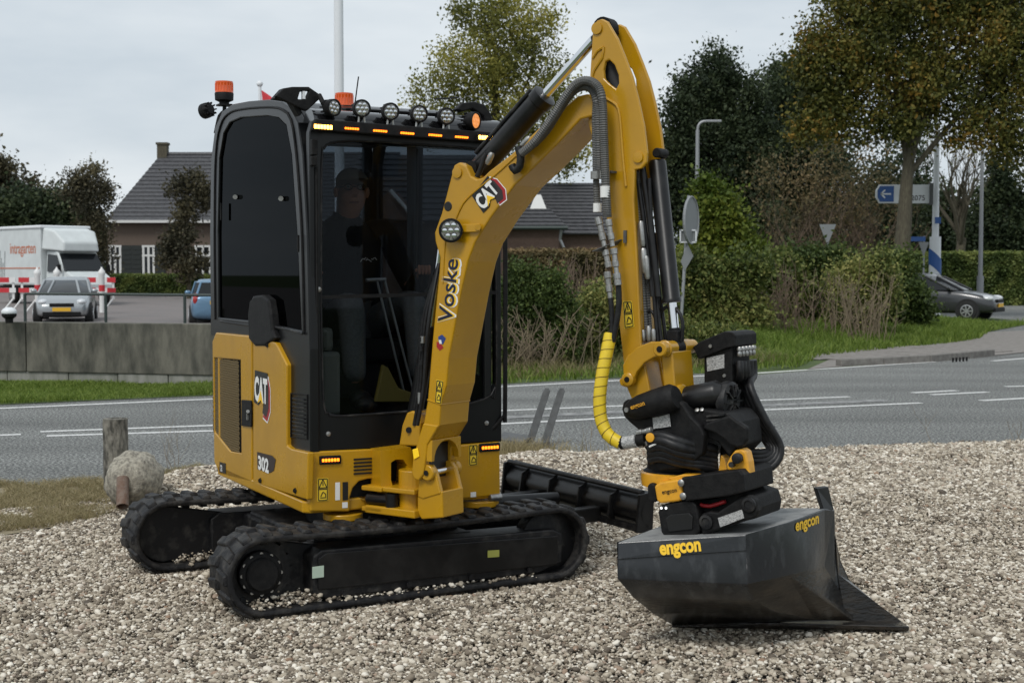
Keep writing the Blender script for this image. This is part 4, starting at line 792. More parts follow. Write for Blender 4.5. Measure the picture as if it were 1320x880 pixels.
def car(name, label, loc, rz, paint, L=4.0, W=1.68, H=1.47, group=None):
    t = thing(name, label, 'car', loc, rz, group); w = W/2
    st = [(-L/2, .86, .42, .74), (-L/2+.06, .93, .25, .90), (-L/2+.35, .98, .22, 1), (-L/2+1.1, .97, .2, 1), (0, .95, .2, 1), (L/2-1.25, .93, .2, 1), (L/2-.75, .86, .2, .98), (L/2-.32, .77, .22, .90), (L/2-.1, .66, .26, .8), (L/2, .55, .34, .66)]
    rg = []
    for x, zt, zb, k in st:
        ww = w*k; h = zt-zb
        rg.append([V((x, -ww*.88, zb)), V((x, -ww*.97, zb+h*.15)), V((x, -ww, zb+h*.45)), V((x, -ww*.99, zb+h*.72)), V((x, -ww*.93, zt-.02)), V((x, -ww*.75, zt+.01)), V((x, 0, zt+.035)), V((x, ww*.75, zt+.01)), V((x, ww*.93, zt-.02)), V((x, ww*.99, zb+h*.72)), V((x, ww, zb+h*.45)), V((x, ww*.97, zb+h*.15)), V((x, ww*.88, zb))])
    mb = MB(); mb.loft(rg); b = mb.build('body', paint, t, local=True, smooth=38); b.modifiers.new('s', 'SUBSURF').levels = 1; b.modifiers['s'].render_levels = 2
    for x in (-L/2+.68, L/2-.78):
        for s in (-1, 1):
            m_ = MB(); m_.cyl((x, s*(w-.19), .31), (x, s*(w+.004), .31), .36, n=26); m_.build('wheel_arch', M['tyre'], t, local=True); wheel(t, V((x, s*(w-.065), .30)), .30, .2, s)
    def gr(z, xr, xf, ww, c=.12): return [V((xr, -ww+c, z)), V((xr+c, -ww, z)), V((xf-c*2.2, -ww, z)), V((xf, -ww+c*2.5, z)), V((xf+.03, 0, z)), V((xf, ww-c*2.5, z)), V((xf-c*2.2, ww, z)), V((xr+c, ww, z)), V((xr, ww-c, z))]
    B0 = gr(.93, -L/2+.12, L/2-1.0, w*.92); B1 = gr(H-.10, -L/2+.38, L/2-1.85, w*.76); B2 = gr(H-.02, -L/2+.5, L/2-2.05, w*.68)
    mb = MB(); mb.loft([B0, B1]); mb.build('windows', M['carglass2'], t, local=True, smooth=30)
    mb = MB(); mb.loft([B1, B2, gr(H, -L/2+.8, L/2-2.3, w*.5)]); mb.build('roof', paint, t, local=True, smooth=60)
    for a_, b_ in ((0, 0), (2, 2), (3, 3), (5, 5), (6, 6), (8, 8)):
        mb = MB(); mb.tube([B0[a_], B1[b_]], .035, n=6, smooth=False); mb.build('pillar', paint, t, local=True)
    for s in (-1, 1):
        mb = MB(); mb.tube([V((-.12, s*w*.93, .95)), V((-.2, s*w*.78, H-.08))], .04, n=6, smooth=False); mb.build('door_pillar', paint, t, local=True)
        mb = MB(); mb.sphere((L/2-1.35, s*(w+.06), 1.0), .1, 10, 6, (.6, 1, .7)); mb.build('mirror', paint, t, local=True, smooth=60)
        mb = MB(); mb.sphere((L/2-.30, s*w*.66, .68), .2, 12, 8, (1.2, .75, .5)); mb.build('headlight', M['headlamp'], t, local=True, smooth=60)
        mb = MB(); mb.sphere((-L/2+.12, s*w*.80, .84), .15, 12, 8, (.7, .6, 1.2)); mb.build('tail_light', M['taillamp'], t, local=True, smooth=60)
    mb = MB(); mb.box((L/2-.03, 0, .60), (.10, W*.42, .10)); mb.build('grille', M['matteblack'], t, local=True, bevel=.02)
    mb = MB(); mb.box((L/2-.045, 0, .33), (.10, W*.66, .13)); mb.build('lower_grille', M['matteblack'], t, local=True, bevel=.02)
    mb = MB(); mb.box((L/2+.02, 0, .47), (.03, .52, .11)); mb.build('number_plate', M['plate'], t, local=True)
    mb = MB(); mb.box((-L/2-.01, 0, .74), (.03, .52, .11)); mb.build('number_plate', M['plate'], t, local=True)
    return t
q = P(82, 350, 41); car('parked_car', 'silver hatchback parked facing the road behind the pipe railing', (q.x-.58, 43, -.08), R(-76), M['silver'], W=1.64, H=1.42)
q = P(271, 350, 41); car('parked_car', 'light blue hatchback parked with its rear to the road beside the cab', (q.x-.10, 42.5, -.14), R(103), M['bluecar'], W=1.66, H=1.42)
q = P(1205, 350, 44); car('moving_car', 'dark grey hatchback at the junction half hidden by the shrub', (q.x, 44, .0), R(-33), M['greycar'], L=4.05, W=1.72, H=1.45)
# truck (local: x forward, y left)
tq = P(62, 350, 60)
tr = thing('box_truck', 'white box truck with orange lettering parked behind the red and white barriers', 'truck', (tq.x+.55, 61, .1), R(-44))
mb = MB(); mb.box((-2.55, 0, 2.05), (4.6, 2.3, 2.45)); mb.build('cargo_box', M['truck'], tr, local=True, bevel=.04)
mb = MB(); mb.box((-2.55, 0, 3.33), (4.75, 2.42, .14)); mb.build('box_roof', M['polew'], tr, local=True, bevel=.05)
def rgx(x, y, z0, z1): return [V((x, -y, z0)), V((x, y, z0)), V((x, y*.92, z1)), V((x, -y*.92, z1))]
mb = MB(); mb.loft([rgx(-.2, 1.15, 2.35, 3.3), rgx(.6, 1.05, 2.3, 3.15), rgx(1.15, .85, 2.25, 2.65)]); mb.build('wind_deflector', M['truck'], tr, local=True, bevel=.08, seg=3)
mb = MB(); mb.loft([rgx(-.15, 1.0, .5, 2.3), rgx(.75, 1.0, .45, 2.28), rgx(1.45, .98, .45, 1.42), rgx(2.1, .93, .45, 1.15), rgx(2.3, .85, .5, .85)]); mb.build('cab', M['truck'], tr, local=True, bevel=.06, seg=3)
mb = MB(); mb.add([V((.86, -.86, 2.18)), V((.86, .86, 2.18)), V((1.50, .93, 1.44)), V((1.50, -.93, 1.44)), V((.80, -.86, 2.12)), V((.80, .86, 2.12)), V((1.40, .93, 1.40)), V((1.40, -.93, 1.40))], [(0, 1, 2, 3), (4, 7, 6, 5), (0, 4, 5, 1), (1, 5, 6, 2), (2, 6, 7, 3), (3, 7, 4, 0)]); mb.build('windscreen', M['carglass2'], tr, local=True)
for s in (-1, 1):
    mb = MB(); mb.prism([V((.05, s*1.005, 1.4)), V((1.25, s*1.0, 1.4)), V((.8, s*.955, 2.1)), V((.05, s*.955, 2.15))], V((0, s*.012, 0))); mb.build('side_window', M['carglass2'], tr, local=True)
    mb = MB(); mb.sphere((2.12, s*.7, .95), .17, 10, 8, (.8, 1, .8)); mb.build('headlight', M['headlamp'], tr, local=True, smooth=60)
    mb = MB(); mb.box((1.35, s*1.16, 1.55), (.1, .16, .3)); mb.build('mirror', M['matteblack'], tr, local=True, bevel=.02)
    for x in (1.45, -3.2): wheel(tr, V((x, s*.9, .34)), .34, .24, s)
mb = MB(); mb.box((-2.4, 0, .62), (5, 1.9, .3)); mb.build('chassis', M['matteblack'], tr, local=True)
mb = MB(); mb.box((2.28, 0, .62), (.12, 1.5, .16)); mb.build('bumper', M['matteblack'], tr, local=True)
mb = MB(); mb.box((-2.55, -1.16, 1.55), (4.4, .012, .05)); mb.build('side_stripe', M['orange'], tr, local=True)
def ltext(s, o, width, matr, par, name='lettering', height=None):
    cu = bpy.data.curves.new('t', 'FONT'); cu.body = s; cu.offset = .012; ob = bpy.data.objects.new('t', cu); COL.objects.link(ob); me = bpy.data.meshes.new_from_object(ob.evaluated_get(bpy.context.evaluated_depsgraph_get())); bpy.data.objects.remove(ob)
    xs = [v.co.x for v in me.vertices]; k = width/(max(xs)-min(xs)); mb = MB(); mb.add([V(o)+V((v.co.x*k, 0, v.co.y*k*1.25)) for v in me.vertices], [tuple(p.vertices) for p in me.polygons]); mb.build(name, matr, par, local=True)
ltext('intragarten', (-3.05, -1.158, 2.2), 2.35, M['orange'], tr)
mb = MB()
for k in range(7): a = V((-4.6+k*.16, -1.157, 1.15)); mb.add([a, a+V((.05, 0, 0)), a+V((.16+.05*math.sin(k), 0, .9+.3*math.cos(k*2))), a+V((.10+.05*math.sin(k), 0, .9+.3*math.cos(k*2)))], [(0, 1, 2, 3)])
mb.build('plant_graphic', M['tgrey'], tr, local=True)
# red and white barriers
def barrier(u0, u1, Y, label):
    a, b = P(u0, 358, Y), P(u1, 358, Y); t = thing('road_barrier', label, 'barrier', (a.x, Y, .05), group='red and white road barriers on the parking place')
    for v0, v1 in ((357.5, 364), (371, 377)):
        z0, z1 = P(0, v1, Y).z, P(0, v0, Y).z; x = a.x; k = random.randrange(2); n_ = 0
        mb = MB(); mb.box(((a.x+b.x)/2, Y, (z0+z1)/2), (b.x-a.x, .04, z1-z0), m=0)
        s = .0
        while x+s < b.x:
            wd = min(.38, b.x-(x+s)); mb.box((x+s+wd/2, Y-.006, (z0+z1)/2), (wd, .04, z1-z0-.004), m=1); s += .78
        mb.build('board', [M['bwhite'], M['bred']], t)
    for x in (a.x+.1, b.x-.1):
        mb = MB(); mb.box((x, Y+.05, P(0, 368, Y).z-.1), (.07, .05, P(0, 356, Y).z-P(0, 384, Y).z)); mb.tube([(x, Y+.05, .55), (x-.3, Y-.25, .05)], .03, n=6, smooth=False); mb.build('stand', M['bwhite'], t)
barrier(-30, 20, 50, 'red and white barrier at the far left edge'); barrier(24, 50, 50, 'red and white barrier left of the silver car'); barrier(110, 149, 50, 'red and white barrier right of the silver car')
for i, (u, lab) in enumerate(((48, 'white marker post with red band by the left barrier'), (73, 'white marker post behind the silver car roof'), (131, 'white marker post at the right barrier end'))):
    a = P(u, 348, 49.5); t = thing('marker_post', lab, 'marker post', (a.x, 49.5, .05)); mb = MB(); mb.lathe((a.x, 49.5, .05), Z, [(.09, 0), (.10, a.z-.25), (.12, a.z-.2), (.12, a.z-.1), (.04, a.z), (.02, a.z+.06)], 14); mb.build('post', M['bwhite'], t, smooth=40)
    mb = MB(); mb.lathe((a.x, 49.5, a.z-.75), Z, [(.108, 0), (.108, .22)], 14); mb.build('band', M['bred'], t)
# ================================================================== MINI EXCAVATOR
EX = thing('mini_excavator', 'yellow and black mini excavator with raised boom, tiltrotator and wide ditching bucket on the gravel', 'excavator', UO)
# ---- undercarriage
def trackpath(x):  # perimeter param -> (x,z,nx,nz)
    xl, xr, zl, zr, r = -.785, .69, .190, .190, .165
    top = xr-xl; per = 2*top+2*math.pi*r; s = x % per
    if s < top: return (xl+s, zl-r, 0, -1)
    s -= top
    if s < math.pi*r: a = -math.pi/2+s/r; return (xr+r*math.cos(a), zr+r*math.sin(a), math.cos(a), math.sin(a))
    s -= math.pi*r
    if s < top: t = s/top; return (xr-s, zr+r-.014*math.sin(math.pi*t*1), 0, 1)
    s -= top; a = math.pi/2+s/r; return (xl+r*math.cos(a), zl+r*math.sin(a), math.cos(a), math.sin(a))
PER = 2*(.69+.785)+2*math.pi*.165
def make_track(yc, sg, xo=0):
    U_ = lambda x, y, z: U(x+xo, y, z)
    mb = MB(); NN = 132; rg = []
    for i in range(NN):
        x, z, nx, nz = trackpath(i*PER/NN)
        prof = [(-.118, -.018), (.118, -.018), (.125, -.008), (.125, .006), (.118, .012), (-.118, .012), (-.125, .006), (-.125, -.008)]
        rg.append([U_(x+nx*h, yc+y, z+nz*h) for y, h in prof])
    vs = [p for r in rg for p in r]; fs = [(i*8+j, i*8+(j+1) % 8, ((i+1) % NN)*8+(j+1) % 8, ((i+1) % NN)*8+j) for i in range(NN) for j in range(8)]
    mb.add(vs, fs)
    nl = 44
    for i in range(nl):
        for s in (-1, 1):
            sh = PER/nl*(.5 if s > 0 else 0); c = i*PER/nl+sh
            pr = []
            for (d, y, h) in [(-.027, .003, .010), (.027, .003, .010), (.038, .120, .010), (-.010, .120, .010), (-.020, .010, .027), (.020, .010, .027), (.031, .114, .026), (-.003, .114, .026)]:
                x, z, nx, nz = trackpath(c+d); pr.append(U_(x+nx*h, yc+s*y, z+nz*h))
            mb.add(pr, [(0, 1, 2, 3), (4, 7, 6, 5), (0, 4, 5, 1), (1, 5, 6, 2), (2, 6, 7, 3), (3, 7, 4, 0)])
        x, z, nx, nz = trackpath(i*PER/nl)     # inner guide teeth
        mb.box(U_(x-nx*.03, yc, z-nz*.03), (.035, .05, .03), ((UX*nz*-1+Z*nx) if abs(nz) < .99 else UX, UY, (UX*nx+Z*nz)))
    mb.build('rubber_track', M['rubber'], EX, bevel=.004, seg=1, smooth=35)
    ys = yc+sg*.10
    # beam and outer cover
    mb = MB(); pf = [(-.56, .08), (-.50, .055), (.60, .05), (.73, .09), (.735, .23), (.68, .255), (-.52, .275), (-.56, .25)]
    mb.prism([U_(x, yc+sg*.092, z) for x, z in pf], UY*(-sg*.17)); fr = mb.build('track_frame', M['dusty'], EX, bevel=.008)
    mb = MB(); pf = [(-.54, .10), (.70, .085), (.70, .225), (-.50, .262), (-.54, .24)]; mb.prism([U_(x, yc+sg*.092, z) for x, z in pf], UY*(sg*.012)); mb.build('cover_plate', M['black'], fr, bevel=.004)
    for i in range(4): mb = MB(); mb.cyl(U_(-.42+i*.32, yc+sg*.10, .075), U_(-.42+i*.32, yc+sg*.112, .075), .012, n=10); mb.build('bolt', M['dusty'], fr)
    for i in range(4):
        mb = MB(); c = U_(-.45+i*.3, yc, .055); mb.lathe(c-UY*.06, UY, [(.05, 0), (.055, .03), (.03, .035), (.03, .085), (.055, .09), (.05, .12)], 18); mb.build('track_roller', M['dusty'], EX, smooth=40)
    mb = MB(); c = U_(.69, yc, .19); mb.lathe(c-UY*.05, UY, [(.13, 0), (.155, .01), (.155, .09), (.13, .10)], 32); mb.lathe(c+UY*sg*.05, UY*sg, [(.06, 0), (.055, .03), (.02, .035)], 20); mb.build('idler_wheel', M['dusty'], EX, smooth=40)
    mb = MB(); st_ = [(-.785+.142*math.cos(a), .19+.142*math.sin(a)) for a in [math.pi/2+math.pi*k/12 for k in range(13)]]+[(-.30, .085), (-.30, .24)]; mb.prism([U_(x, yc-sg*.045, z) for x, z in st_], UY*(sg*.02)); mb.build('inner_guard', M['dusty'], EX, bevel=.006)
    # sprocket with teeth and drive motor
    mb = MB(); c = U_(-.785, yc, .19); mb.lathe(c-UY*.02, UY, [(.145, 0), (.145, .04)], 32)
    for i in range(17):
        a = 2*math.pi*i/17; d = UX*math.cos(a)+Z*math.sin(a); e = UX*-math.sin(a)+Z*math.cos(a); mb.box(c+d*.146, (.022, .03, .024), (d, UY, e))
    sp = mb.build('sprocket', M['dusty'], EX, smooth=35)
    mb = MB(); mb.lathe(c+UY*sg*.01, UY*sg, [(.10, 0), (.10, .045), (.085, .055), (.078, .056)], 32); mb.lathe(c+UY*sg*.055, UY*sg, [(.074, 0), (.074, .018), (.066, .026), (.0, .026)], 32); mb.build('drive_hub', M['matteblack'], sp, smooth=35)
    mb = MB()
    for i in range(12):
        a = 2*math.pi*i/12; d = UX*math.cos(a)+Z*math.sin(a); mb.cyl(c+d*.089+UY*sg*.05, c+d*.089+UY*sg*.062, .008, n=8)
    mb.build('hub_bolts', M['steel'], sp)
    return fr
fr = make_track(-.56, -1, .045); make_track(.56, 1, -.05)
def uh(u, v, y): return HIT(u, v, U(0, y, 0), UY)
q = [uh(u, v, -.665) for u, v in ((402, 730), (417, 728), (417, 743), (402, 745))]; decal(q, -UY, mat('pale_green_label', (.45, .55, .45), .5), EX, 'frame_sticker', .004)
q = [uh(u, v, -.665) for u, v in ((628, 709), (643, 708), (643, 717), (628, 718))]; decal(q, -UY, mat('olive_label', (.35, .36, .08), .5), EX, 'frame_sticker', .004)
mb = MB(); mb.box(U(-.05, 0, .23), (.75, .86, .11), (UX, UY, Z))
for s in (-1, 1):
    for x in (-.36, .26): mb.box(U(x, s*.40, .20), (.16, .30, .13), (UX, UY, Z))
mb.build('carbody', M['dusty'], EX, bevel=.012)
mb = MB(); mb.cyl(U(0, 0, .28), U(0, 0, .36), .27, n=40); mb.build('slew_ring', M['black'], EX, smooth=40)
mb = MB(); mb.cyl(U(0, 0, .36), U(0, 0, .405), .33, n=40); mb.build('turntable', M['yellow'], EX, smooth=40)
# ---- dozer blade
mb = MB(); prof = []
for i in range(9):
    t = i/8; z = .195+t*.200; x = 1.27-.075*math.sin(math.pi*t)+.015; prof.append((x, z))
rg = [[U(x, y, z) for x, z in prof]+[U(x+.016, y, z) for x, z in reversed(prof)] for y in (-.69, .69)]
mb.loft(rg); bl = mb.build('dozer_blade', M['black'], EX, bevel=.003, smooth=30)
mb = MB()
for s in (-1, 1): mb.prism([U(x, s*.69, z) for x, z in ((1.19, .20), (1.29, .19), (1.30, .40), (1.21, .39))], UY*(-s*.02))
mb.build('blade_end_plate', M['black'], bl, bevel=.004)
for y in (-.45, -.15, .15, .45): mb = MB(); mb.prism([U(x, y, z) for x, z in ((1.235, .20), (1.215, .28), (1.255, .385), (1.20, .36), (1.18, .25))], UY*.015); mb.build('blade_rib', M['black'], bl, bevel=.003)
mb = MB(); mb.tube([U(1.22, -.67, .215), U(1.22, .67, .215)], .022, n=4); mb.tube([U(1.24, -.67, .395), U(1.24, .67, .395)], .014, n=8); mb.build('blade_edge_bar', M['dusty'], bl)
for s in (-1, 1):
    mb = MB(); mb.prism([U(x, s*.33, z) for x, z in ((.20, .17), (1.22, .20), (1.22, .28), (.9, .27), (.20, .27))], UY*(-s*.06)); mb.build('blade_arm', M['black'], EX, bevel=.008)
mb = MB(); mb.cyl(U(.3, 0, .3), U(1.15, 0, .28), .035, n=16); mb.build('blade_cylinder', M['black'], EX, smooth=40)
# ---- upper frame (skirt) : rounded plan
plan = [(-.5, .55), (-.47, .585), (.46, .585), (.49, .55), (.49, -.62), (.47, -.75), (.38, -.88), (.2, -.97), (-.2, -.98), (-.38, -.94), (-.47, -.88), (-.5, -.80)]
mb = MB(); mb.prism([S(a*1.0, b, .405) for a, b in plan], Z*.055); mb.build('skirt_frame', M['yellow'], EX, bevel=.008)
mb = MB(); mb.prism([S(a*.955, b*.955, .44) for a, b in plan], Z*.26); mb.build('inner_housing', M['matteblack'], EX)
rp_ = [(-.5, -.78), (-.47, -.875), (-.38, -.94), (-.2, -.98), (.2, -.97), (.38, -.88), (.47, -.75), (.49, -.62), (.49, -.45), (.46, -.45), (.42, -.7), (0, -.88), (-.42, -.82), (-.47, -.70)]
mb = MB(); mb.prism([S(a, b, .461) for a, b in rp_], Z*.70); mb.build('rear_counterweight', M['yellow'], EX, bevel=.012, seg=3)
mb = MB(); mb.prism([S(a, b, .46) for a, b in ((.46, -.44), (.49, -.44), (.49, .35), (.46, .35))], Z*.69); mb.build('right_panel', M['yellow'], EX, bevel=.008)
def SLP(px, th=.03, a=-.5): return [sl(u, v, a) for u, v in px], SR*th
# left engine panels
g_out = [(275.5, 461), (310, 464), (311, 584), (297, 581.5), (276.5, 556)]
o_, d_ = SLP([(273.6, 440), (278, 428.5), (324, 433), (324.3, 621.5), (283, 611), (276, 595)])
mb = MB(); mb.prism(o_, d_, holes=[[sl(u, v, -.5) for u, v in g_out]]); pn = mb.build('engine_door', M['yellow'], EX, bevel=.006)
ga = [sl(u, v, -.485) for u, v in g_out]; mb = MB(); mb.prism(ga, SR*.003); mb.build('grille_back', M['matteblack'], pn)
# diagonal wire mesh in the grille opening
def inpoly(x, y, pl):
    c = False
    for i in range(len(pl)):
        x1, y1 = pl[i]; x2, y2 = pl[i-1]
        if (y1 > y) != (y2 > y) and x < (x2-x1)*(y-y1)/(y2-y1)+x1: c = not c
    return c
gl2 = [((p-SO).dot(SF_), p.z) for p in ga]; b0_, b1_ = min(x for x, _ in gl2), max(x for x, _ in gl2); z0_, z1_ = min(z for _, z in gl2), max(z for _, z in gl2)
mb = MB(); st = .0155
for s in (-1, 1):
    for i in range(-60, 80):
        seg = []; k = 0
        while k < 120:
            bb = b0_+k*.006; zz_ = z0_+i*st*1.6+s*(bb-b0_)*1.3
            if s < 0: zz_ += .0
            ins = inpoly(bb, zz_, gl2)
            if ins: seg.append((bb, zz_))
            k += 1
        if len(seg) > 2:
            a, b = seg[0], seg[-1]; pa, pb = S(-.494, a[0], a[1]), S(-.494, b[0], b[1]); dd = (pb-pa).normalized(); mb.box((pa+pb)/2, ((pb-pa).length, .003, .0038), (dd, SR, dd.cross(SR)))
gm = mb.build('grille_mesh', mat('grille_brown_steel', (.16, .115, .05), .5), pn, kind='stuff')
o_, d_ = SLP([(326, 437.5), (330, 441), (341, 444), (347, 439), (355, 441.5), (369.5, 470), (369.5, 574), (375, 578), (397, 583), (395.5, 644), (326.2, 622)])
mb = MB(); mb.prism(o_, d_); pn2 = mb.build('service_door', M['yellow'], EX, bevel=.006)
mb = MB(); q = [sl(u, v, -.5) for u, v in ((313, 515), (325.5, 516), (325.5, 550), (313, 548.5))]; mb.prism(q, SR*-.008); lt = mb.build('door_latch', M['matteblack'], pn2, bevel=.003)
mb = MB(); mb.cyl(sl(319.5, 530, -.508), sl(319.5, 530, -.518), .009, n=12); mb.box(sl(319.5, 537, -.51), (.014, .012, .03), (SF_, SR, Z)); mb.build('latch_key', M['steel'], lt, smooth=40)
for u, v in ((336, 619), (381, 632)):
    mb = MB(); mb.cyl(sl(u, v, -.502), sl(u, v, -.4985), .013, n=14); mb.cyl(sl(u, v, -.505), sl(u, v, -.5), .007, n=8); mb.build('panel_bolt', M['matteblack'], pn2, smooth=40)
mb = MB(); mb.cyl(sl(344.5, 445, -.505), sl(344.5, 445, -.5), .010, n=12); mb.build('panel_bolt', M['matteblack'], pn2, smooth=40)
def cat_logo(o, xd, nrm, w_, par, name='cat_logo', t0=.001, sl_=.30):
    o, xd, nrm = V(o), V(xd).normalized(), V(nrm).normalized(); yd = nrm.cross(xd)
    def q(x, y): return o+xd*(x*w_)+yd*(y*w_)
    mb = MB(); mb.prism([q(.62, -.42)+nrm*t0, q(.98, -.50)+nrm*t0, q(1.22, -.20)+nrm*t0, q(1.22, .35)+nrm*t0, q(1.05, .66)+nrm*t0, q(.8, .5)+nrm*t0], nrm*.0005); mb.build(name, M['white'], par)
    mb = MB(); mb.prism([q(.64, -.38)+nrm*(t0+.0006), q(.97, -.46)+nrm*(t0+.0006), q(1.19, -.18)+nrm*(t0+.0006), q(1.19, .34)+nrm*(t0+.0006), q(1.04, .6)+nrm*(t0+.0006)], nrm*.0005); mb.build(name, M['red'], par)
    mb = MB(); mb.prism([q(.60, -.28)+nrm*(t0+.0012), q(.90, -.36)+nrm*(t0+.0012), q(1.08, -.12)+nrm*(t0+.0012), q(1.08, .40)+nrm*(t0+.0012), q(.95, .6)+nrm*(t0+.0012)], nrm*.0005); mb.build(name, M['dred'], par)
    mb = MB(); mb.prism([x+nrm*(t0+.0018) for x in (q(-.06, -.08), q(.30, -.12), q(.5, .02), q(.68, -.12), q(.99, .10), q(1.02, .72), q(.03, .72))], nrm*.0005); mb.build(name, M['ink'], par)
    text('CAT', q(0.0, .0), xd, w_, M['white'], par, nrm=nrm, off=t0+.0027, bold=.045, height=w_*.63)
    mb = MB(); mb.prism([x+nrm*(t0+.0034) for x in (q(.25, -.08), q(.5, .26), q(.70, -.08), q(.5, .02))], nrm*.0004); mb.build(name, M['yprint'], par)
cat_logo(sl(329, 514, -.5), (sl(354, 522, -.5)-sl(329, 514, -.5)), -SR, .20, pn2)
def flatx(p0, p1, vert=Z): d = p1-p0; return d-vert*d.dot(vert)
p0 = sl(332, 604, -.5); mb = MB(); mb.prism([sl(u, v, -.5015) for u, v in ((331.5, 582), (351, 587), (355.5, 592), (353, 606), (349, 609), (332, 604.5))], -SR*.0005); mb.build('model_badge', M['dred'], pn2)
text('302', sl(333.5, 603.5, -.5), SF_, .165, M['white'], pn2, nrm=-SR, off=.003, bold=.04, height=.072)
mb = MB(); mb.prism([sl(u, v, -.5015) for u, v in ((283, 595), (291, 597), (291, 610), (283, 608))], -SR*.0005); mb.build('model_badge', M['ink'], pn)
text('CR', sl(284.5, 606.3, -.5), SF_, .042, M['white'], pn, nrm=-SR, off=.003, bold=.02, height=.035)
# ---- front body covers
hole = [(451, 660), (451, 642), (455, 629), (463, 620), (474, 616), (486, 616)]
o_ = [sf(u, v, .6) for u, v in ((400, 582), (490, 578), (490, 616), (474, 617), (463, 620), (455, 629), (451, 642), (451, 659), (400, 659))]
mb = MB(); mb.prism(o_, SF_*-.05); fc = mb.build('front_cover', M['yellow'], EX, bevel=.007)
mb = MB(); mb.prism([sf(u, v, .6) for u, v in ((571, 575), (644.5, 569), (645, 638), (571, 645))], SF_*-.05); fr2 = mb.build('front_cover', M['yellow'], EX, bevel=.007)
mb = MB(); mb.prism([sf(u, v, .57) for u, v in ((486, 577), (575, 574), (575, 645), (486, 660))], SF_*-.03); mb.build('front_frame', M['matteblack'], EX)  # coloured black for the shade seen behind the boom foot
mb = MB()
for i in range(5): a = sf(456, 592+i*4.6, .602); b = sf(479, 590.5+i*4.6, .602); mb.box((a+b)/2, ((b-a).length, .006, .008), ((b-a).normalized(), SF_, Z))
mb.build('air_slots', M['ink'], fc)
for par, u0, v0, u1, v1 in ((fc, 414, 593, 437, 592), (fr2, 620, 577, 642, 575.5)):
    a, b = sf(u0, v0, .602), sf(u1, v1, .602); xd = (b-a).normalized(); mb = MB(); mb.box((a+b)/2, ((b-a).length+.018, .014, .040), (xd, SF_, Z)); ld = mb.build('marker_light', M['matteblack'], par, bevel=.004)
    mb = MB()
    for k in range(6): mb.box(a.lerp(b, (k+.5)/6)+SF_*.008, ((b-a).length/8, .006, .014), (xd, SF_, Z))
    mb.build('led', M['amber'], ld, bevel=.002)
def warn(par, pts, nrm, hitf):
    decal([hitf(*p) for p in pts], nrm, M['warn'], par, 'warning_label', .0015)
    (u0, v0), (u1, v1), (u2, v2), (u3, v3) = pts
    def w(x, y): u = (u0+(u1-u0)*x)*(1-y)+(u3+(u2-u3)*x)*y; v = (v0+(v1-v0)*x)*(1-y)+(v3+(v2-v3)*x)*y; return hitf(u, v)+V(nrm)*.0028
    mb = MB()
    def ln(a, b, r=.0035): a, b = w(*a), w(*b); d = (b-a).normalized(); mb.box((a+b)/2, ((b-a).length, r, .0008), (d, d.cross(V(nrm)), V(nrm)))
    for a, b in (((.5, .06), (.85, .42)), ((.85, .42), (.15, .42)), ((.15, .42), (.5, .06)), ((.5, .18), (.5, .34)), ((.1, .48), (.9, .48)), ((.1, .04), (.9, .04)), ((.1, .96), (.9, .96)), ((.1, .04), (.1, .96)), ((.9, .04), (.9, .96)), ((.25, .85), (.8, .85)), ((.3, .8), (.5, .6)), ((.5, .6), (.75, .7)), ((.75, .7), (.75, .82))): ln(a, b, .004)
    mb.build('warning_print', M['ink'], par)
FB = lambda u, v: sf(u, v, .6)
warn(fc, ((409, 616), (423, 615.5), (423, 645), (409, 646)), SF_, FB); warn(fr2, ((604, 573), (615.5, 572.5), (615.5, 599), (604, 600)), SF_, FB)
decal([FB(*p) for p in ((432, 621.5), (438, 621.2), (438, 644), (432, 644.5))], SF_, M['white'], fc, 'serial_sticker'); decal([FB(*p) for p in ((441.5, 621), (448.5, 620.6), (448.5, 644), (441.5, 644.5))], SF_, M['ink'], fc, 'lock_plate')
for par, pts in ((fc, ((441, 647), (448, 646.6), (448, 654), (441, 654.5))), (fr2, ((606.5, 634), (613.5, 633.5), (613.5, 640), (606.5, 640.6)))): decal([FB(*p) for p in pts], SF_, M['white'], par, 'small_sticker')
for u0, u1, v in ((418, 466, 664), (594, 640, 647)):
    a, b = sf(u0, v, .52), sf(u1, v, .52); mb = MB(); c = (a+b)/2; mb.cyl(V((c.x, c.y, c.z-.015)), V((c.x, c.y, c.z+.015)), (b-a).length/2, n=28); mb.build('tie_down_ring', M['yellow'], EX, smooth=40, bevel=.004)
mb = MB(); a = sf(636, 641, .6); mb.cyl(a-SR*.02, a+SR*.04, .018, n=16); mb.build('bolt', M['steel'], EX, smooth=40)
# ---- cab
CB = -.478
out = [(271.5, 432), (270.5, 300), (272, 205), (277, 165), (286, 144), (299, 134.5), (320, 130.5), (345, 128.5), (362, 131), (375, 140), (384, 158), (390, 200), (395.5, 300), (399.5, 450), (400, 583), (370, 577), (368, 470), (352, 439), (322, 439)]
hol = [(281.5, 409), (280.5, 300), (282.5, 205), (288, 172), (296, 158), (310, 152), (345, 149.5), (359, 152), (369, 162), (376, 200), (383, 300), (388.5, 426), (353, 418), (349, 408), (346, 386), (338, 380), (326, 382), (321, 392), (320, 413)]
mb = MB(); mb.prism([sl(u, v, CB) for u, v in out], SR*.045, holes=[[sl(u, v, CB) for u, v in hol]]); cs = mb.build('cab_side', M['cabblack'], EX, bevel=.010, seg=3)
mb = MB(); mb.prism([sl(u, v, CB+.012) for u, v in hol], SR*.005); mb.build('door_glass', M['dglass'], cs)
mb = MB(); rim = [(277.5, 412), (276.5, 300), (278, 202), (284, 163), (294, 147), (312, 141), (346, 138.5), (364, 142), (375, 155), (382, 200), (389, 300), (392, 428)]
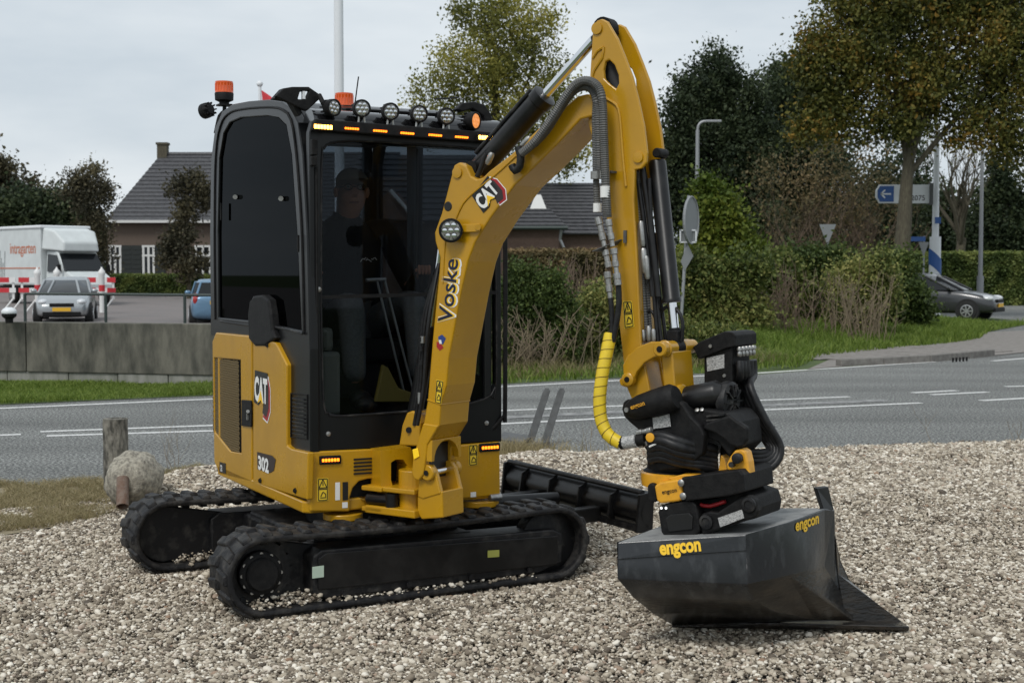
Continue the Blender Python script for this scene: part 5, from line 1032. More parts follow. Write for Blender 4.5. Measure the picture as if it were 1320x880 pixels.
mb.tube([sl(u, v, CB-.002) for u, v in rim], .006, n=8, step=.05); mb.build('door_seal', M['matteblack'], cs, smooth=50)
mb = MB(); mb.tube([sl(u, v, CB-.010) for u, v in ((284, 414), (319, 419), (352, 421), (390, 430))], .006, n=6, step=.05); mb.build('door_trim', M['dusty'], cs, smooth=50)
mb = MB(); kn = [(320, 437), (319, 405), (321, 388), (327, 381), (337, 380), (345, 386), (348, 405), (350, 425), (354, 436), (340, 446), (328, 446)]; mb.prism([sl(u, v, CB-.03) for u, v in kn], SR*.05); mb.build('hinge_cover', M['matteblack'], cs, bevel=.012, seg=3)
for u, v in ((303, 254), (362, 256)):
    mb = MB(); mb.cyl(sl(u, v, CB-.004), sl(u, v, CB+.01), .012, n=12); mb.build('glass_stud', M['steel'], cs, smooth=40)
for u, v0, v1 in ((285, 262, 284), (384.5, 303, 325)):
    mb = MB(); mb.tube([sl(u, v0, CB-.012), sl(u, v1, CB-.012)], .006, n=6, smooth=False); mb.build('door_handle', M['matteblack'], cs)
mb = MB()
for i in range(10): a, b = sl(378, 513+i*5.0, CB-.006), sl(393, 515+i*5.0, CB-.006); mb.box((a+b)/2, ((b-a).length, .012, .006), ((b-a).normalized(), SR, Z))
lv = mb.build('louvre', M['dusty'], cs)
mb = MB(); q = [sl(u, v, CB-.002) for u, v in ((375, 507), (396, 509), (396, 566), (375, 563))]; mb.tube(q+[q[0]], .004, n=6, smooth=False); mb.build('louvre_frame', M['matteblack'], cs)
FBc = .588
out = [(399, 170), (403, 156), (412, 150), (620, 163), (636, 166), (643, 178), (646, 300), (647, 569), (400, 583)]
hol = [(414, 400), (414.5, 210), (418, 192), (428, 184), (470, 182), (610, 191), (628, 197), (636, 212), (639, 300), (640, 495), (632, 510), (610, 519), (560, 527), (440, 536), (424, 532), (417, 518)]
mb = MB(); mb.prism([sf(u, v, FBc) for u, v in out], SF_*-.05, holes=[[sf(u, v, FBc) for u, v in hol]]); cf = mb.build('cab_front', M['cabblack'], EX, bevel=.010, seg=3)
mb = MB(); mb.prism([sf(u, v, FBc-.02) for u, v in hol], SF_*-.005); mb.build('windscreen', M['glass'], cf)
mb = MB(); mb.tube([sf(u, v, FBc+.001) for u, v in hol+[hol[0]]], .005, n=6, step=.05); mb.build('windscreen_seal', M['dusty'], cf, smooth=50)
mb = MB(); a, b = sf(414, 383, FBc-.01), sf(640, 377, FBc-.01); mb.box((a+b)/2, ((b-a).length, .03, .016), ((b-a).normalized(), SF_, Z)); mb.build('windscreen_bar', M['matteblack'], cf)
for u, v0, v1 in ((404.5, 180, 200), (404, 202, 214)):
    mb = MB(); a = sf(u, (v0+v1)/2, FBc+.012); mb.box(a, (.028, .03, (v1-v0)*.0035), (SR, SF_, Z)); mb.build('hinge', M['matteblack'], cf, bevel=.004)
mb = MB(); mb.tube([sf(408, 215, FBc+.006), sf(409, 400, FBc+.006), sf(411, 560, FBc+.006)], .007, n=6, step=.1); mb.build('cable_conduit', M['matteblack'], cf, smooth=50)
for u, v in ((411, 373), (423, 559), (627, 545), (627, 205)):
    mb = MB(); a = sf(u, v, FBc); mb.lathe(a, SF_, [(.012, 0), (.011, .006), (.006, .008)], 12); mb.build('cap_bolt', M['steel'], cf, smooth=40)
# right side and rear walls with windows, roof, floor
def ab(pts, a): return [S(a, b, z) for b, z in pts]
prr = [(.585, .69), (.585, 2.12), (.55, 2.22), (.4, 2.26), (-.5, 2.36), (-.72, 2.33), (-.82, 2.2), (-.85, 1.9), (-.85, .69)]
mb = MB(); mb.prism(ab(prr, .452), SR*-.04, holes=[ab([(.52, 1.0), (.52, 2.08), (.42, 2.16), (-.2, 2.2), (-.24, 1.0)], .452), ab([(-.34, 1.25), (-.34, 2.2), (-.68, 2.24), (-.75, 2.1), (-.76, 1.25)], .452)]); cr_ = mb.build('cab_side', M['cabblack'], EX, bevel=.008)
mb = MB(); mb.prism(ab([(.52, 1.0), (.52, 2.08), (.42, 2.16), (-.2, 2.2), (-.24, 1.0)], .43), SR*-.005); mb.prism(ab([(-.34, 1.25), (-.34, 2.2), (-.68, 2.24), (-.75, 2.1), (-.76, 1.25)], .43), SR*-.005); mb.build('side_glass', M['rglass'], cr_)
def az(pts, b): return [S(a, b, z) for a, z in pts]
mb = MB(); mb.prism(az([(-.433, 1.1), (.41, 1.1), (.41, 2.30), (-.433, 2.30)], -.84), SF_*.03, holes=[az([(-.38, 1.3), (.36, 1.3), (.36, 2.2), (-.38, 2.2)], -.84)]); rw = mb.build('cab_rear', M['cabblack'], EX)
mb = MB(); mb.prism(az([(-.38, 1.3), (.36, 1.3), (.36, 2.2), (-.38, 2.2)], -.83), SF_*.005); mb.build('rear_glass', M['rglass'], rw)
ro = [sl(u, v, CB) for u, v in ((286, 145), (299, 135), (320, 131), (345, 129), (362, 131.5), (375, 141), (384, 159), (391, 178))]
rb = [((p-SO).dot(SF_), p.z) for p in ro]
mb = MB(); inner = [(b*.97-.01, z-.045) for b, z in rb]; inner[-1] = (rb[-1][0]-.04, rb[-1][1])
mb.prism([S(-.43, b, z-.002) for b, z in rb+inner[::-1]], SR*.84); mb.build('roof', M['cabblack'], EX, bevel=.005)
mb = MB(); a = sf(398, 166, .52); b = sf(640, 180, .52); mb.tube([a+V((0, 0, .015)), b+V((0, 0, .015))], .075, n=20, smooth=False); mb.build('roof_visor', mat('gloss_black', (.008, .008, .009), .12, coat=.8), EX, smooth=60)
mb = MB(); mb.prism([S(-.2, b, z+.012) for b, z in ((rb[-3][0]-.03, rb[-3][1]-.01), (rb[-3][0]-.55, rb[-3][1]+.055), (rb[-3][0]-.55, rb[-3][1]+.07), (rb[-3][0]-.02, rb[-3][1]+.012))], SR*.56); mb.build('roof_hatch', M['matteblack'], EX, bevel=.006)
mb = MB(); mb.box(S(0, -.13, .80), (.86, 1.36, .05), (SR, SF_, Z)); mb.build('cab_floor', M['matteblack'], EX)
# headliner and rear engine bulkhead behind the seat
mb = MB(); mb.box(S(-.01, -.1, 2.20), (.83, 1.2, .03), (SR, SF_, Z)); mb.build('headliner', M['seat'], EX)
mb = MB(); mb.box(S(0, -.60, 1.0), (.86, .44, .36), (SR, SF_, Z)); mb.build('engine_bulkhead', M['matteblack'], EX, bevel=.02)
# led bar, lamps, beacons
a, b = sf(405, 161, .625), sf(636, 178, .625); xd = (b-a).normalized(); mb = MB(); mb.box((a+b)/2, ((b-a).length, .035, .050), (xd, SF_, xd.cross(SF_))); lb = mb.build('light_bar', M['matteblack'], EX, bevel=.005)
for i, (u, v) in enumerate(((453.5, 166), (490, 169), (525, 172), (561, 174.5), (595, 177))):
    c = sf(u, v, .645)
    for k in range(6): pass
    mb = MB()
    for k in range(6): mb.box(c+xd*((k-2.5)*.0115), (.0075, .008, .0085), (xd, SF_, Z))
    mb.build('led_cluster', M['amber'], lb)
for u, v in ((415.5, 164), (626, 178)):
    c = sf(u, v, .655); mb = MB(); mb.box(c, (.098, .02, .034), (xd, SF_, Z)); q = mb.build('flasher', M['matteblack'], lb, bevel=.004)
    mb = MB()
    for k in range(6): mb.box(c+SF_*.012+xd*((k-2.5)*.0145), (.0115, .006, .018), (xd, SF_, Z))
    mb.build('led', M['amberhot'], q, bevel=.002)
def worklamp(c, d, r, lens, par=None, name='work_lamp', foot=True, flat=False):
    c, d = V(c), V(d).normalized(); mb = MB(); mb.lathe(c-d*.035, d, [(r*.55, -.012), (r*.8, 0), (r*.93, .012), (r*.93, .02), (r, .022), (r, .048), (r*.86, .050), (r*.84, .044)], 26)
    for k in range(10):
        a = 2*math.pi*k/10; e = d.orthogonal().normalized(); f = d.cross(e); g = e*math.cos(a)+f*math.sin(a); mb.box(c-d*.035+g*r*.82, (r*.25, .028, .006), (g, d, g.cross(d)))
    o = mb.build(name, M['matteblack'], par or EX, smooth=35)
    mb = MB(); mb.lathe(c+d*.006, d, [(r*.85, 0), (r*.8, .004), (.001, .006)], 24); mb.build('lens', M['lens' if lens == 0 else 'lensamb'], o, smooth=50)
    mb = MB()
    for k in range(6):
        a = 2*math.pi*k/6+.3; e = d.orthogonal().normalized(); f = d.cross(e); g = c+(e*math.cos(a)+f*math.sin(a))*r*.5+d*.009; mb.lathe(g, d, [(r*.2, 0), (r*.2, .003), (r*.08, .0045)], 10)
    mb.lathe(c+d*.009, d, [(r*.2, 0), (r*.2, .003), (r*.08, .0045)], 10); mb.build('reflector', M['chrome'] if lens == 0 else M['lensamb'], o, smooth=50)
    if foot:
        mb = MB(); 
        for s in (-1, 1): mb.tube([c-Z*r*.9+xd*s*.012, c-Z*(r+.03)+xd*s*.016, c-Z*(r+.05)+xd*s*.018], .005, n=6)
        mb.box(c-Z*(r+.045)-d*.01, (.05, .04, .012), (xd, d, Z)); mb.build('lamp_foot', M['steel'], o)
    return o
for u, v in ((466, 140), (503, 144), (540, 147), (575, 150)): worklamp(sf(u, v, .63), SF_+V((-.1, 0, -.05)), .0405, 0)
worklamp(sf(429, 139, .62), SF_*.9+SR*.3-Z*.05, .039, 0, foot=False); worklamp(sf(611, 156, .62), SF_*.8+SR*.45-Z*.05, .042, 1, foot=False)
# cast brackets at the front corners of the roof
mb = MB(); br = [(355, 124), (366, 114), (377, 112), (398, 112), (411, 121), (412, 128), (396, 143), (392, 142)]
mb.prism([sf(u, v, .56) for u, v in br], SF_*-.03, holes=[[sf(u, v, .56) for u, v in ((384, 128), (387, 118), (399, 117), (394, 128))]]); lg = mb.build('lamp_bracket', M['matteblack'], EX, bevel=.006)
mb = MB(); mb.prism([sf(u, v, .54) for u, v in ((353, 127), (365, 114), (377, 112), (380, 116), (390, 146), (386, 150), (374, 130))], SF_*-.06); mb.tube([sf(411, 122, .58), sf(416, 132, .6), sf(420, 140, .6)], .012, n=8); mb.build('bracket_arm', M['matteblack'], lg, bevel=.004)
mb = MB(); mb.box(sf(391, 123, .55), (.012, .02, .035), (SR, SF_, Z)); mb.build('bracket_web', M['polew'], lg)
mb = MB(); mb.prism([sf(u, v, .5) for u, v in ((588, 141), (596, 133), (612, 131), (625, 135), (634, 148), (636, 168), (628, 170), (624, 150), (610, 140), (596, 144))], SF_*-.05); mb.build('lamp_bracket', M['matteblack'], EX, bevel=.006)
mb = MB(); mb.tube([sf(560, 128, .3), sf(590, 126, .2)], .004, n=5); a = S(.1, .0, 2.33); mb.tube([S(-.02, 0, 2.3), S(0.005, 0, 2.47)], .0035, n=6, smooth=False); mb.build('antenna', M['matteblack'], EX)
def beacon(c, r, h, base=True):
    mb = MB(); c = V(c); mb.lathe(c, Z, [(r*.5, -.02), (r*.55, .0), (r*.98, .01), (r*1.02, .045), (r*.95, .052)], 28); o = mb.build('beacon', M['matteblack'], EX, smooth=40)
    mb = MB(); prof = [(r*.98, .05), (r*.98, .058), (r*.94, .062), (r*.94, .05+h*.75), (r*.97, .05+h*.8), (r*.95, .05+h*.97), (r*.7, .05+h)]
    mb.lathe(c, Z, prof, 36)
    for k in range(18):
        a = 2*math.pi*k/18; g = V((math.cos(a), math.sin(a), 0)); mb.box(c+g*r*.945+Z*(.055+h*.38), (.004, .006, h*.7), (g, Z.cross(g), Z))
    mb.build('beacon_dome', M['ambdome'], o, smooth=40)
bc = HIT(289, 129, S(-.42, 0, 0), SR); mb = MB(); mb.tube([bc-Z*.02, bc-Z*.06+SF_*.0, sl(283, 150, -.44), sl(278, 172, -.46)], .011, n=8); mb.box(bc-Z*.028, (.07, .07, .01), (SR, SF_, Z)); mb.build('beacon_bracket', M['matteblack'], EX, smooth=40)
beacon(bc-Z*.012, .050, .062)
beacon(S(-.13, .15, 2.252), .046, .062)
sw = HIT(265, 143, S(-.46, 0, 0), SR); worklamp(sw, (-SF_*.75-SR*.35-Z*.12), .043, 0, name='rear_work_lamp', foot=False)
# handrail right of the cab
mb = MB(); mb.tube([S(.452, .56, 1.95), S(.50, .60, 1.93), S(.515, .60, 1.85), S(.515, .60, .86), S(.505, .60, .80), S(.455, .58, .74)], .011, n=10, step=.04); mb.build('handrail', M['matteblack'], EX, smooth=50)
# ---- cab interior
mb = MB(); mb.box(S(.02, -.22, 1.10), (.44, .44, .12), (SR, SF_, Z)); mb.box(S(.02, -.42, 1.42), (.42, .10, .60), (SR, SF_*.985-Z*-.17, Z)); mb.box(S(.02, -.22, .95), (.34, .34, .2), (SR, SF_, Z)); mb.build('operator_seat', M['seat'], EX, bevel=.035, seg=3)
mb = MB(); mb.box(S(-.30, -.05, 1.27), (.09, .42, .22), (SR, SF_, Z)); mb.box(S(.31, -.05, 1.27), (.09, .42, .22), (SR, SF_, Z)); mb.build('armrest_console', M['matteblack'], EX, bevel=.03)
for a in (-.30, .285): mb = MB(); mb.tube([S(a, .14, 1.36), S(a, .15, 1.45), S(a, .155, 1.50)], lambda t: .011+.012*(t > .4), n=10, step=.01); mb.build('joystick', M['matteblack'], EX, smooth=50)
mb = MB()
for du in (0, 10): mb.tube([sf(486+du, 362, .42), sf(521+du*1.2, 506, .40)], .006, n=8, smooth=False)
mb.tube([sf(472, 361, .42), sf(497, 360, .42)], .009, n=8, smooth=False); mb.build('travel_levers', mat('lever_steel', (.25, .26, .27), .35, metal=.7), EX, smooth=50)
mb = MB(); mb.prism([sf(u, v, .50) for u, v in ((494, 470), (501, 474), (514, 500), (545, 511), (545, 518), (484, 518), (488, 500))], SF_*-.03); mb.build('olive_cab_piece', mat('dim_olive', (.11, .085, .012), .6), EX, bevel=.005)  # dim olive piece standing low behind the windscreen
mb = MB(); mb.box(S(-.33, .38, .98), (.10, .2, .3), (SR, SF_, Z)); mb.cyl(S(-.33, .42, 1.13), S(-.33, .42, 1.24), .03, n=12); mb.build('control_box', mat('grey_plastic', (.12, .125, .11), .6), EX, bevel=.02)
# ---- swing frame and boom
mb = MB(); mb.prism([sf(u, v, .70) for u, v in ((490, 581), (505, 579), (529, 576), (536, 590), (536, 662), (522, 664), (500, 640), (496, 632), (491, 632))], SF_*-.12, holes=[[sf(u, v, .70) for u, v in ((504, 596), (510, 592), (520, 592), (525, 600), (524, 628), (515, 631), (507, 629), (504, 618))]]); mb.build('swing_frame', M['yellow'], EX, bevel=.008, seg=3)
mb = MB(); mb.prism([bp(u, v, -.06) for u, v in ((514, 574), (518, 548), (524, 532), (531, 529), (539, 533), (542, 545), (541, 575))], BN*.12); q_ = mb.build('cylinder_lug', M['yellow'], EX, bevel=.008, seg=3)
mb = MB(); mb.cyl(bp(527, 554, -.068), bp(527, 554, -.055), .014, n=14); mb.build('lug_pin', M['matteblack'], q_, smooth=40)
mb = MB(); mb.prism([bp(u, v, -.08) for u, v in ((538, 640), (545, 637), (570, 633), (571, 667), (543, 669), (538, 660))], BN*.16)
for n0 in (-.085, .060): mb.prism([bp(u, v, -.085)+BN*(n0+.085) for u, v in ((541, 604), (547, 598), (556, 599), (561, 607), (568, 636), (545, 643), (538, 640))], BN*.026)
mb.box(B(-.05, 0, .512), (.27, .20, .024), (BD, BN, Z)); mb.box(B(-.05, 0, .415), (.29, .22, .036), (BD, BN, Z)); mb.cyl(B(0, 0, .40), B(0, 0, .60), .065, n=24); mb.build('swing_post', M['yellow'], EX, bevel=.006, seg=2)
mb = MB(); mb.box(B(-.155, -.06, .51), (.12, .10, .022), (BD, BN, Z)); mb.box(B(-.155, -.06, .415), (.12, .10, .022), (BD, BN, Z)); mb.build('swing_arm', M['yellow'], EX, bevel=.005)
mb = MB(); a, b = sf(452, 640, .52), bp(505, 644, -.08); mb.cyl(a, a.lerp(b, .55), .012, n=16); mb.build('swing_cylinder_rod', M['chrome'], EX, smooth=40)
mb = MB(); mb.cyl(a.lerp(b, .45), b, .027, n=18); mb.lathe(b-Z*.03, Z, [(.03, 0), (.03, .06)], 18); mb.build('swing_cylinder', M['black'], EX, smooth=40)
W2 = .11
near_main = [(551, 573), (566, 548), (568, 522), (575, 497), (578, 463), (586, 420), (594, 377), (603, 337), (612, 313), (632, 281), (663, 239), (688, 216), (718, 186), (748, 154), (763, 150), (765, 128), (757, 121), (744, 124), (700, 160), (660, 198), (631, 220), (622, 229), (614, 231), (607, 227), (601, 214), (592, 209), (585, 213), (580, 233), (569, 275), (560, 300), (561, 312), (567, 332), (566, 350), (558, 430), (551, 515), (546, 545), (541, 561)]
mb = MB(); mb.prism([bp(u, v, -W2) for u, v in near_main], BN*(2*W2)); bm_ = mb.build('boom', M['yellow'], EX, bevel=.007, seg=2)
foot = [(546, 545), (566, 548), (551, 573), (549, 593), (546, 611), (540, 619), (534, 617), (531, 609), (533, 589), (541, 561)]
mb = MB(); mb.tube([bp(776, 45, 0), bp(786, 80, 0), bp(800, 130, 0), bp(812, 190, 0)], .05, n=12, step=.05); mb.build('inner_hose', M['hose'], EX, smooth=50)
for n0, n1 in ((-W2-.004, -W2+.032), (W2-.034, W2+.002)):
    mb = MB(); fo = [HIT(u, v, B(0, -W2, 0), BN)+BN*(n0+W2) for u, v in foot]; mb.prism(fo, BN*(n1-n0)); mb.build('boom_foot_plate', M['yellow'], bm_, bevel=.006)
# arch collar round the opening of the foot
ac = []
for k in range(13):
    a = math.pi*k/12; ac.append((math.cos(a), math.sin(a)))
c0 = bp(552, 600, -W2)
fp = lambda n, z: HIT(0, 0, V((0, 0, 0)), Z) if False else None
top_p = bp(566, 548, -W2); bot_p = bp(552, 573, -W2)+BD*.02
outer = [top_p-BD*.0, bot_p-Z*.0, V(bot_p)+BD*-.015-Z*.10]
mb = MB(); rg = []
for k in range(13):
    a = math.pi*k/12; n = -math.cos(a)*.092; zz_ = math.sin(a)*.088
    base = bot_p-Z*.075; inn = base+BN*(n+W2)+Z*zz_
    o2 = (bot_p+BN*(n*1.2+W2))+Z*(.02)
    if k in (0, 12): o2 = V((o2.x, o2.y, base.z))
    rg.append([inn, o2, o2-BD*.03, inn-BD*.03])
mb.loft(rg, caps=True); mb.build('foot_arch', M['yellow'], bm_, bevel=.002)
mb = MB(); mb.box(bot_p+BN*W2-BD*.065-Z*.075, (.03, .165, .17), (BD, BN, Z)); mb.build('pivot_shade_block', M['ink'], bm_)  # added black block, stands in for the shade inside the foot arch
pc = bp(540, 609, -W2)
mb = MB(); mb.cyl(bp(551, 609.5, -W2+.02), bp(551, 609.5, -W2+.02)+BN*.20, .016, n=20); mb.build('boom_pin', M['chrome'], bm_, smooth=40)
for k in (0, 1):
    a = bp(549, 609.5, -W2-.0)+BN*(.02+.19*k); mb = MB(); mb.lathe(a-BN*.015, BN, [(.036, 0), (.036, .03)], 20); mb.build('post_ear', M['yellow'], EX, bevel=.005, smooth=40)
    mb = MB(); mb.lathe(a-BN*.018, -BN, [(.012, 0), (.012, .003)], 14); mb.build('pin_head', M['matteblack'], bm_)
mb = MB(); q = [bp(u, v, -W2-.006) for u, v in ((532, 579), (539, 577), (541, 588), (534, 592))]; mb.prism(q, -BN*.004); mb.build('reflector', mat('yellow_reflector', (1, .65, .02), .2, emit=(1, .6, .05), estr=.12), bm_, bevel=.002)
# ear boss, hole, weld bead on the boom
mb = MB(); mb.lathe(bp(590, 222.5, -W2), -BN, [(.024, 0), (.024, .008), (.012, .009)], 20); mb.build('pin_boss', M['yellow'], bm_, smooth=40)
mb = MB(); mb.lathe(bp(577.5, 266, -W2-.001), -BN, [(.021, 0), (.019, .002)], 20); mb.build('hose_port', M['ink'], bm_, smooth=40)
mb = MB(); mb.tube([bp(u, v, -W2-.002) for u, v in ((588, 281), (597, 262), (612, 247), (640, 224), (665, 201))], .004, n=6, step=.03); mb.tube([bp(u, v, -W2-.002) for u, v in ((574, 310), (572, 335), (571, 365))], .003, n=6, step=.03); mb.tube([bp(u, v, -W2-.001) for u, v in ((551, 515), (568, 521))], .003, n=6, step=.03); mb.build('weld_seam', M['yellow'], bm_, smooth=50)
mb = MB(); mb.tube([bp(568, 521, -W2-.001), bp(568, 521, -W2-.001)+BN*2*W2], .003, n=6); mb.build('weld_seam', M['yellow'], bm_)
# boom work lamp
bl_c = bp(581, 297, -W2-.05); worklamp(bl_c, (BD*.45-BN*.6-Z*.05), .052, 0, bm_, 'boom_lamp', foot=False)
mb = MB(); mb.box(bp(604, 294, -W2-.012), (.12, .008, .035), (BD, BN, Z)); mb.build('lamp_mount', M['yellow'], bm_, bevel=.003)
mb = MB(); mb.cyl(bp(616, 293, -W2-.004), bp(616, 293, -W2-.03), .013, n=12); mb.build('mount_bolt', M['yellow'], bm_, smooth=40)
# lettering on the boom
def along(p, q, n=-W2): a, b = bp(*p, n), bp(*q, n); return a, (b-a)
a, d = along((627, 272), (647, 247)); cat_logo(bp(623, 271, -W2), d, -BN, .118, bm_)
a, d = along((582, 419), (591, 333)); 
dn = d.normalized(); upv = (-BN).cross(dn)
text('Voske', a-upv*.014, d, d.length, M['white'], bm_, nrm=-BN, off=.0012, bold=.055, height=.098)
text('Voske', a-upv*.008+dn*.002, d, d.length*.985, M['yprint'], bm_, nrm=-BN, off=.0022, bold=.036, height=.088)
text('Voske', a-upv*.002+dn*.006, d, d.length*.96, M['navy'], bm_, nrm=-BN, off=.0034, bold=.012, height=.078)
for pts, mm in ((((565, 434), (570, 431), (575, 436), (571, 444), (566, 441)), 'blue'), (((563, 440), (568, 442), (572, 448), (567, 452), (563, 447)), 'red'), (((566, 438), (569, 438), (570, 443), (567, 443)), 'white')): decal([bp(u, v, -W2) for u, v in pts], -BN, M[mm], bm_, 'logo_mark', .001 if mm != 'white' else .002)
BNr = -BN; warn(bm_, ((563, 489), (572, 491), (569, 521), (561, 519)), BNr, lambda u, v: bp(u, v, -W2))
# boom cylinder behind the boom
mb = MB(); mb.cyl(bp(531, 553, 0), bp(556, 420, 0), .036, n=20); mb.build('boom_cylinder', M['black'], EX, smooth=40)
mb = MB(); mb.cyl(bp(556, 420, 0), bp(571, 300, 0), .018, n=16); mb.build('boom_cylinder_rod', M['chrome'], EX, smooth=40)
mb = MB()
for k, (x, n_) in enumerate(((0, -.06), (4, -.09), (-3, -.04))):
    mb.tube([bp(534+x, 548, n_), bp(542+x, 500, n_), bp(545+x, 455, n_), bp(550+x, 405, n_), bp(566, 340, -.02)], .009, n=8, step=.03)
for v in (470, 452, 440): mb.lathe(bp(543.5, v, -.07), Z, [(.014, 0), (.014, .02)], 12)
mb.build('boom_hoses', M['hose'], EX, smooth=50)
mb = MB(); mb.lathe(bp(545, 442, -.07), Z, [(.012, 0), (.012, .03)], 12); mb.lathe(bp(541, 520, -.07), Z, [(.010, 0), (.010, .05)], 12); mb.build('hose_coupling', M['steel'], EX, smooth=50)
# ---- arm
near_arm = [(758, 160), (760, 102), (763, 53), (764, 36), (769, 27), (776, 24.5), (783, 28), (796, 50), (806, 75), (815, 99), (823, 130), (830, 163), (834, 197), (833, 210), (827, 217), (818, 219), (816.5, 260), (820, 317), (824, 400), (826, 442), (840, 515), (820, 528), (808, 500), (803, 462), (796, 402), (787, 330), (777, 240), (767, 190)]
ho = [(780, 80), (785, 77), (792, 84), (797, 97), (797.5, 108), (794, 115), (786, 109), (779, 102), (778, 90)]
for n0 in (-.08, .062):
    mb = MB(); pl = [bp(u, v, -.08)+BN*(n0+.08) for u, v in near_arm]; hl = [bp(u, v, -.08)+BN*(n0+.08) for u, v in ho]; mb.prism(pl, BN*.018, holes=[hl]); ar = mb.build('arm_plate', M['yellow'], EX, bevel=.005)
    if n0 < 0: arm = ar
web = [(766, 108), (782, 118), (800, 128), (812, 165), (813, 205), (813, 235), (818, 317), (822, 400), (824, 442), (836, 510), (822, 520), (808, 480), (798, 402), (789, 330), (779, 240), (770, 190)]
mb = MB(); mb.prism([bp(u, v, -.08)+BN*.018 for u, v in web], BN*.124); mb.build('arm_web', M['yellow'], EX, bevel=.003)
for u, v, r in ((770, 37, .024), (823, 203, .022)):
    mb = MB(); mb.lathe(bp(u, v, -.08), -BN, [(r, 0), (r, .008), (r*.6, .009)], 20); mb.build('pin_boss', M['yellow'], arm, smooth=40)
mb = MB(); mb.cyl(bp(770, 37, -.08), bp(770, 37, -.08)+BN*.16, .02, n=16); mb.lathe(bp(776, 36, -.03), BN, [(.045, 0), (.045, .06)], 18); mb.build('arm_pin', M['matteblack'], arm, smooth=40)
mb = MB(); mb.tube([bp(u, v, -.082) for u, v in ((764, 75), (770, 66), (778, 61))], .006, n=6, step=.03); mb.tube([bp(u, v, -.082) for u, v in ((778, 61), (776, 75), (766, 90), (762, 105))], .006, n=6, step=.03); mb.tube([bp(u, v, -.083) for u, v in ((764, 100), (772, 120), (790, 132), (797, 140), (800, 160), (803, 200), (807, 240))], .006, n=6, step=.04); mb.build('weld_seam', M['yellow'], arm, smooth=50)
warn(arm, ((803, 388), (815, 388), (818, 421), (805, 424)), -BN, lambda u, v: bp(u, v, -.08))
mb = MB(); mb.prism([bp(u, v, -.09) for u, v in ((807, 484), (806, 470), (812, 458), (824, 447), (842, 440), (856, 440), (860, 450), (856, 459), (846, 460), (834, 467), (824, 479), (818, 494), (811, 499), (803, 496), (801, 489))], -BN*.022); lk = mb.build('bell_crank', M['yellow'], EX, bevel=.005)
mb = MB(); mb.prism([bp(u, v, -.09)+BN*.20 for u, v in ((807, 484), (806, 470), (812, 458), (824, 447), (842, 440), (856, 440), (860, 450), (856, 459), (846, 460), (834, 467), (824, 479), (818, 494), (811, 499), (803, 496), (801, 489))], -BN*.022); mb.build('bell_crank', M['yellow'], EX, bevel=.005)
def boss(u, v, n0, n1, r, mm='yellow', par=None, name='pin_boss'):
    a = bp(u, v, n0); mb = MB(); mb.lathe(a, BN, [(r*.8, 0), (r, .004), (r, n1-n0-.004), (r*.8, n1-n0)], 22); return mb.build(name, M[mm], par or EX, smooth=40)
boss(808, 489, -.125, -.09, .027, par=lk); mb = MB(); mb.lathe(bp(808, 489, -.125), -BN, [(.012, 0), (.011, .003)], 12); mb.lathe(bp(850, 450, -.14), -BN, [(.013, 0), (.012, .003)], 12); mb.build('pin_hole', M['matteblack'], lk)
a0 = bp(850, 450, -.14)
for n0, n1, r, mm in ((0, .035, .030, 'yellow'), (.035, .05, .034, 'yellow'), (.05, .115, .030, 'yellow'), (.115, .175, .031, 'matteblack'), (.175, .25, .031, 'yellow'), (.25, .29, .028, 'yellow')):
    mb = MB(); mb.lathe(a0+BN*n0, BN, [(r*.85, 0), (r, .004), (r, n1-n0-.005), (r*.85, n1-n0-.001)], 22); mb.build('link_pin_boss', M[mm], EX, smooth=40)
mb = MB(); q = a0+BN*.05-Z*.01; mb.prism([q+BD*-.02, q+BD*.03, q+BD*.05-Z*.20, q+BD*.0-Z*.21], BN*.17); mb.build('bucket_link', M['yellow'], EX, bevel=.006)
# bucket cylinder on the front of the arm
nc = .02
cA, cB, cC = bp(846, 197, nc), bp(868, 392, nc), a0+BN*.145
cB = cA.lerp(cC, .77); cD = cA.lerp(cC, .90)
boss(846, 197, -.02, .055, .020, 'matteblack', name='cylinder_pin')
mb = MB(); cyd = (cC-cA).normalized(); mb.lathe(cA+cyd*.03, cyd, [(.03, 0), (.036, .01), (.036, (cB-cA).length-.05), (.040, (cB-cA).length-.045), (.040, (cB-cA).length-.03)], 24); bc_ = mb.build('bucket_cylinder', M['black'], EX, smooth=40)
mb = MB(); mb.cyl(cB, cD, .019, n=18); mb.build('cylinder_rod', M['chrome'], bc_, smooth=40)
mb = MB(); mb.cyl(cD, cC, .024, n=18); mb.box(cD.lerp(cC, .5), (.05, .06, .06), (BD, BN, Z)); mb.build('rod_eye', M['matteblack'], bc_, smooth=40, bevel=.004)
mb = MB()
for k, (off, rr) in enumerate(((-.036, .014), (-.062, .011))): mb.tube([cA+BD*off*1.2-Z*.05-BN*.04, cA.lerp(cC, .3)+BD*off*1.1-BN*.04, cA.lerp(cC, .74)+BD*off-BN*.04], rr, n=10, step=.05)
mb.build('cylinder_pipe', M['black'], bc_, smooth=50)
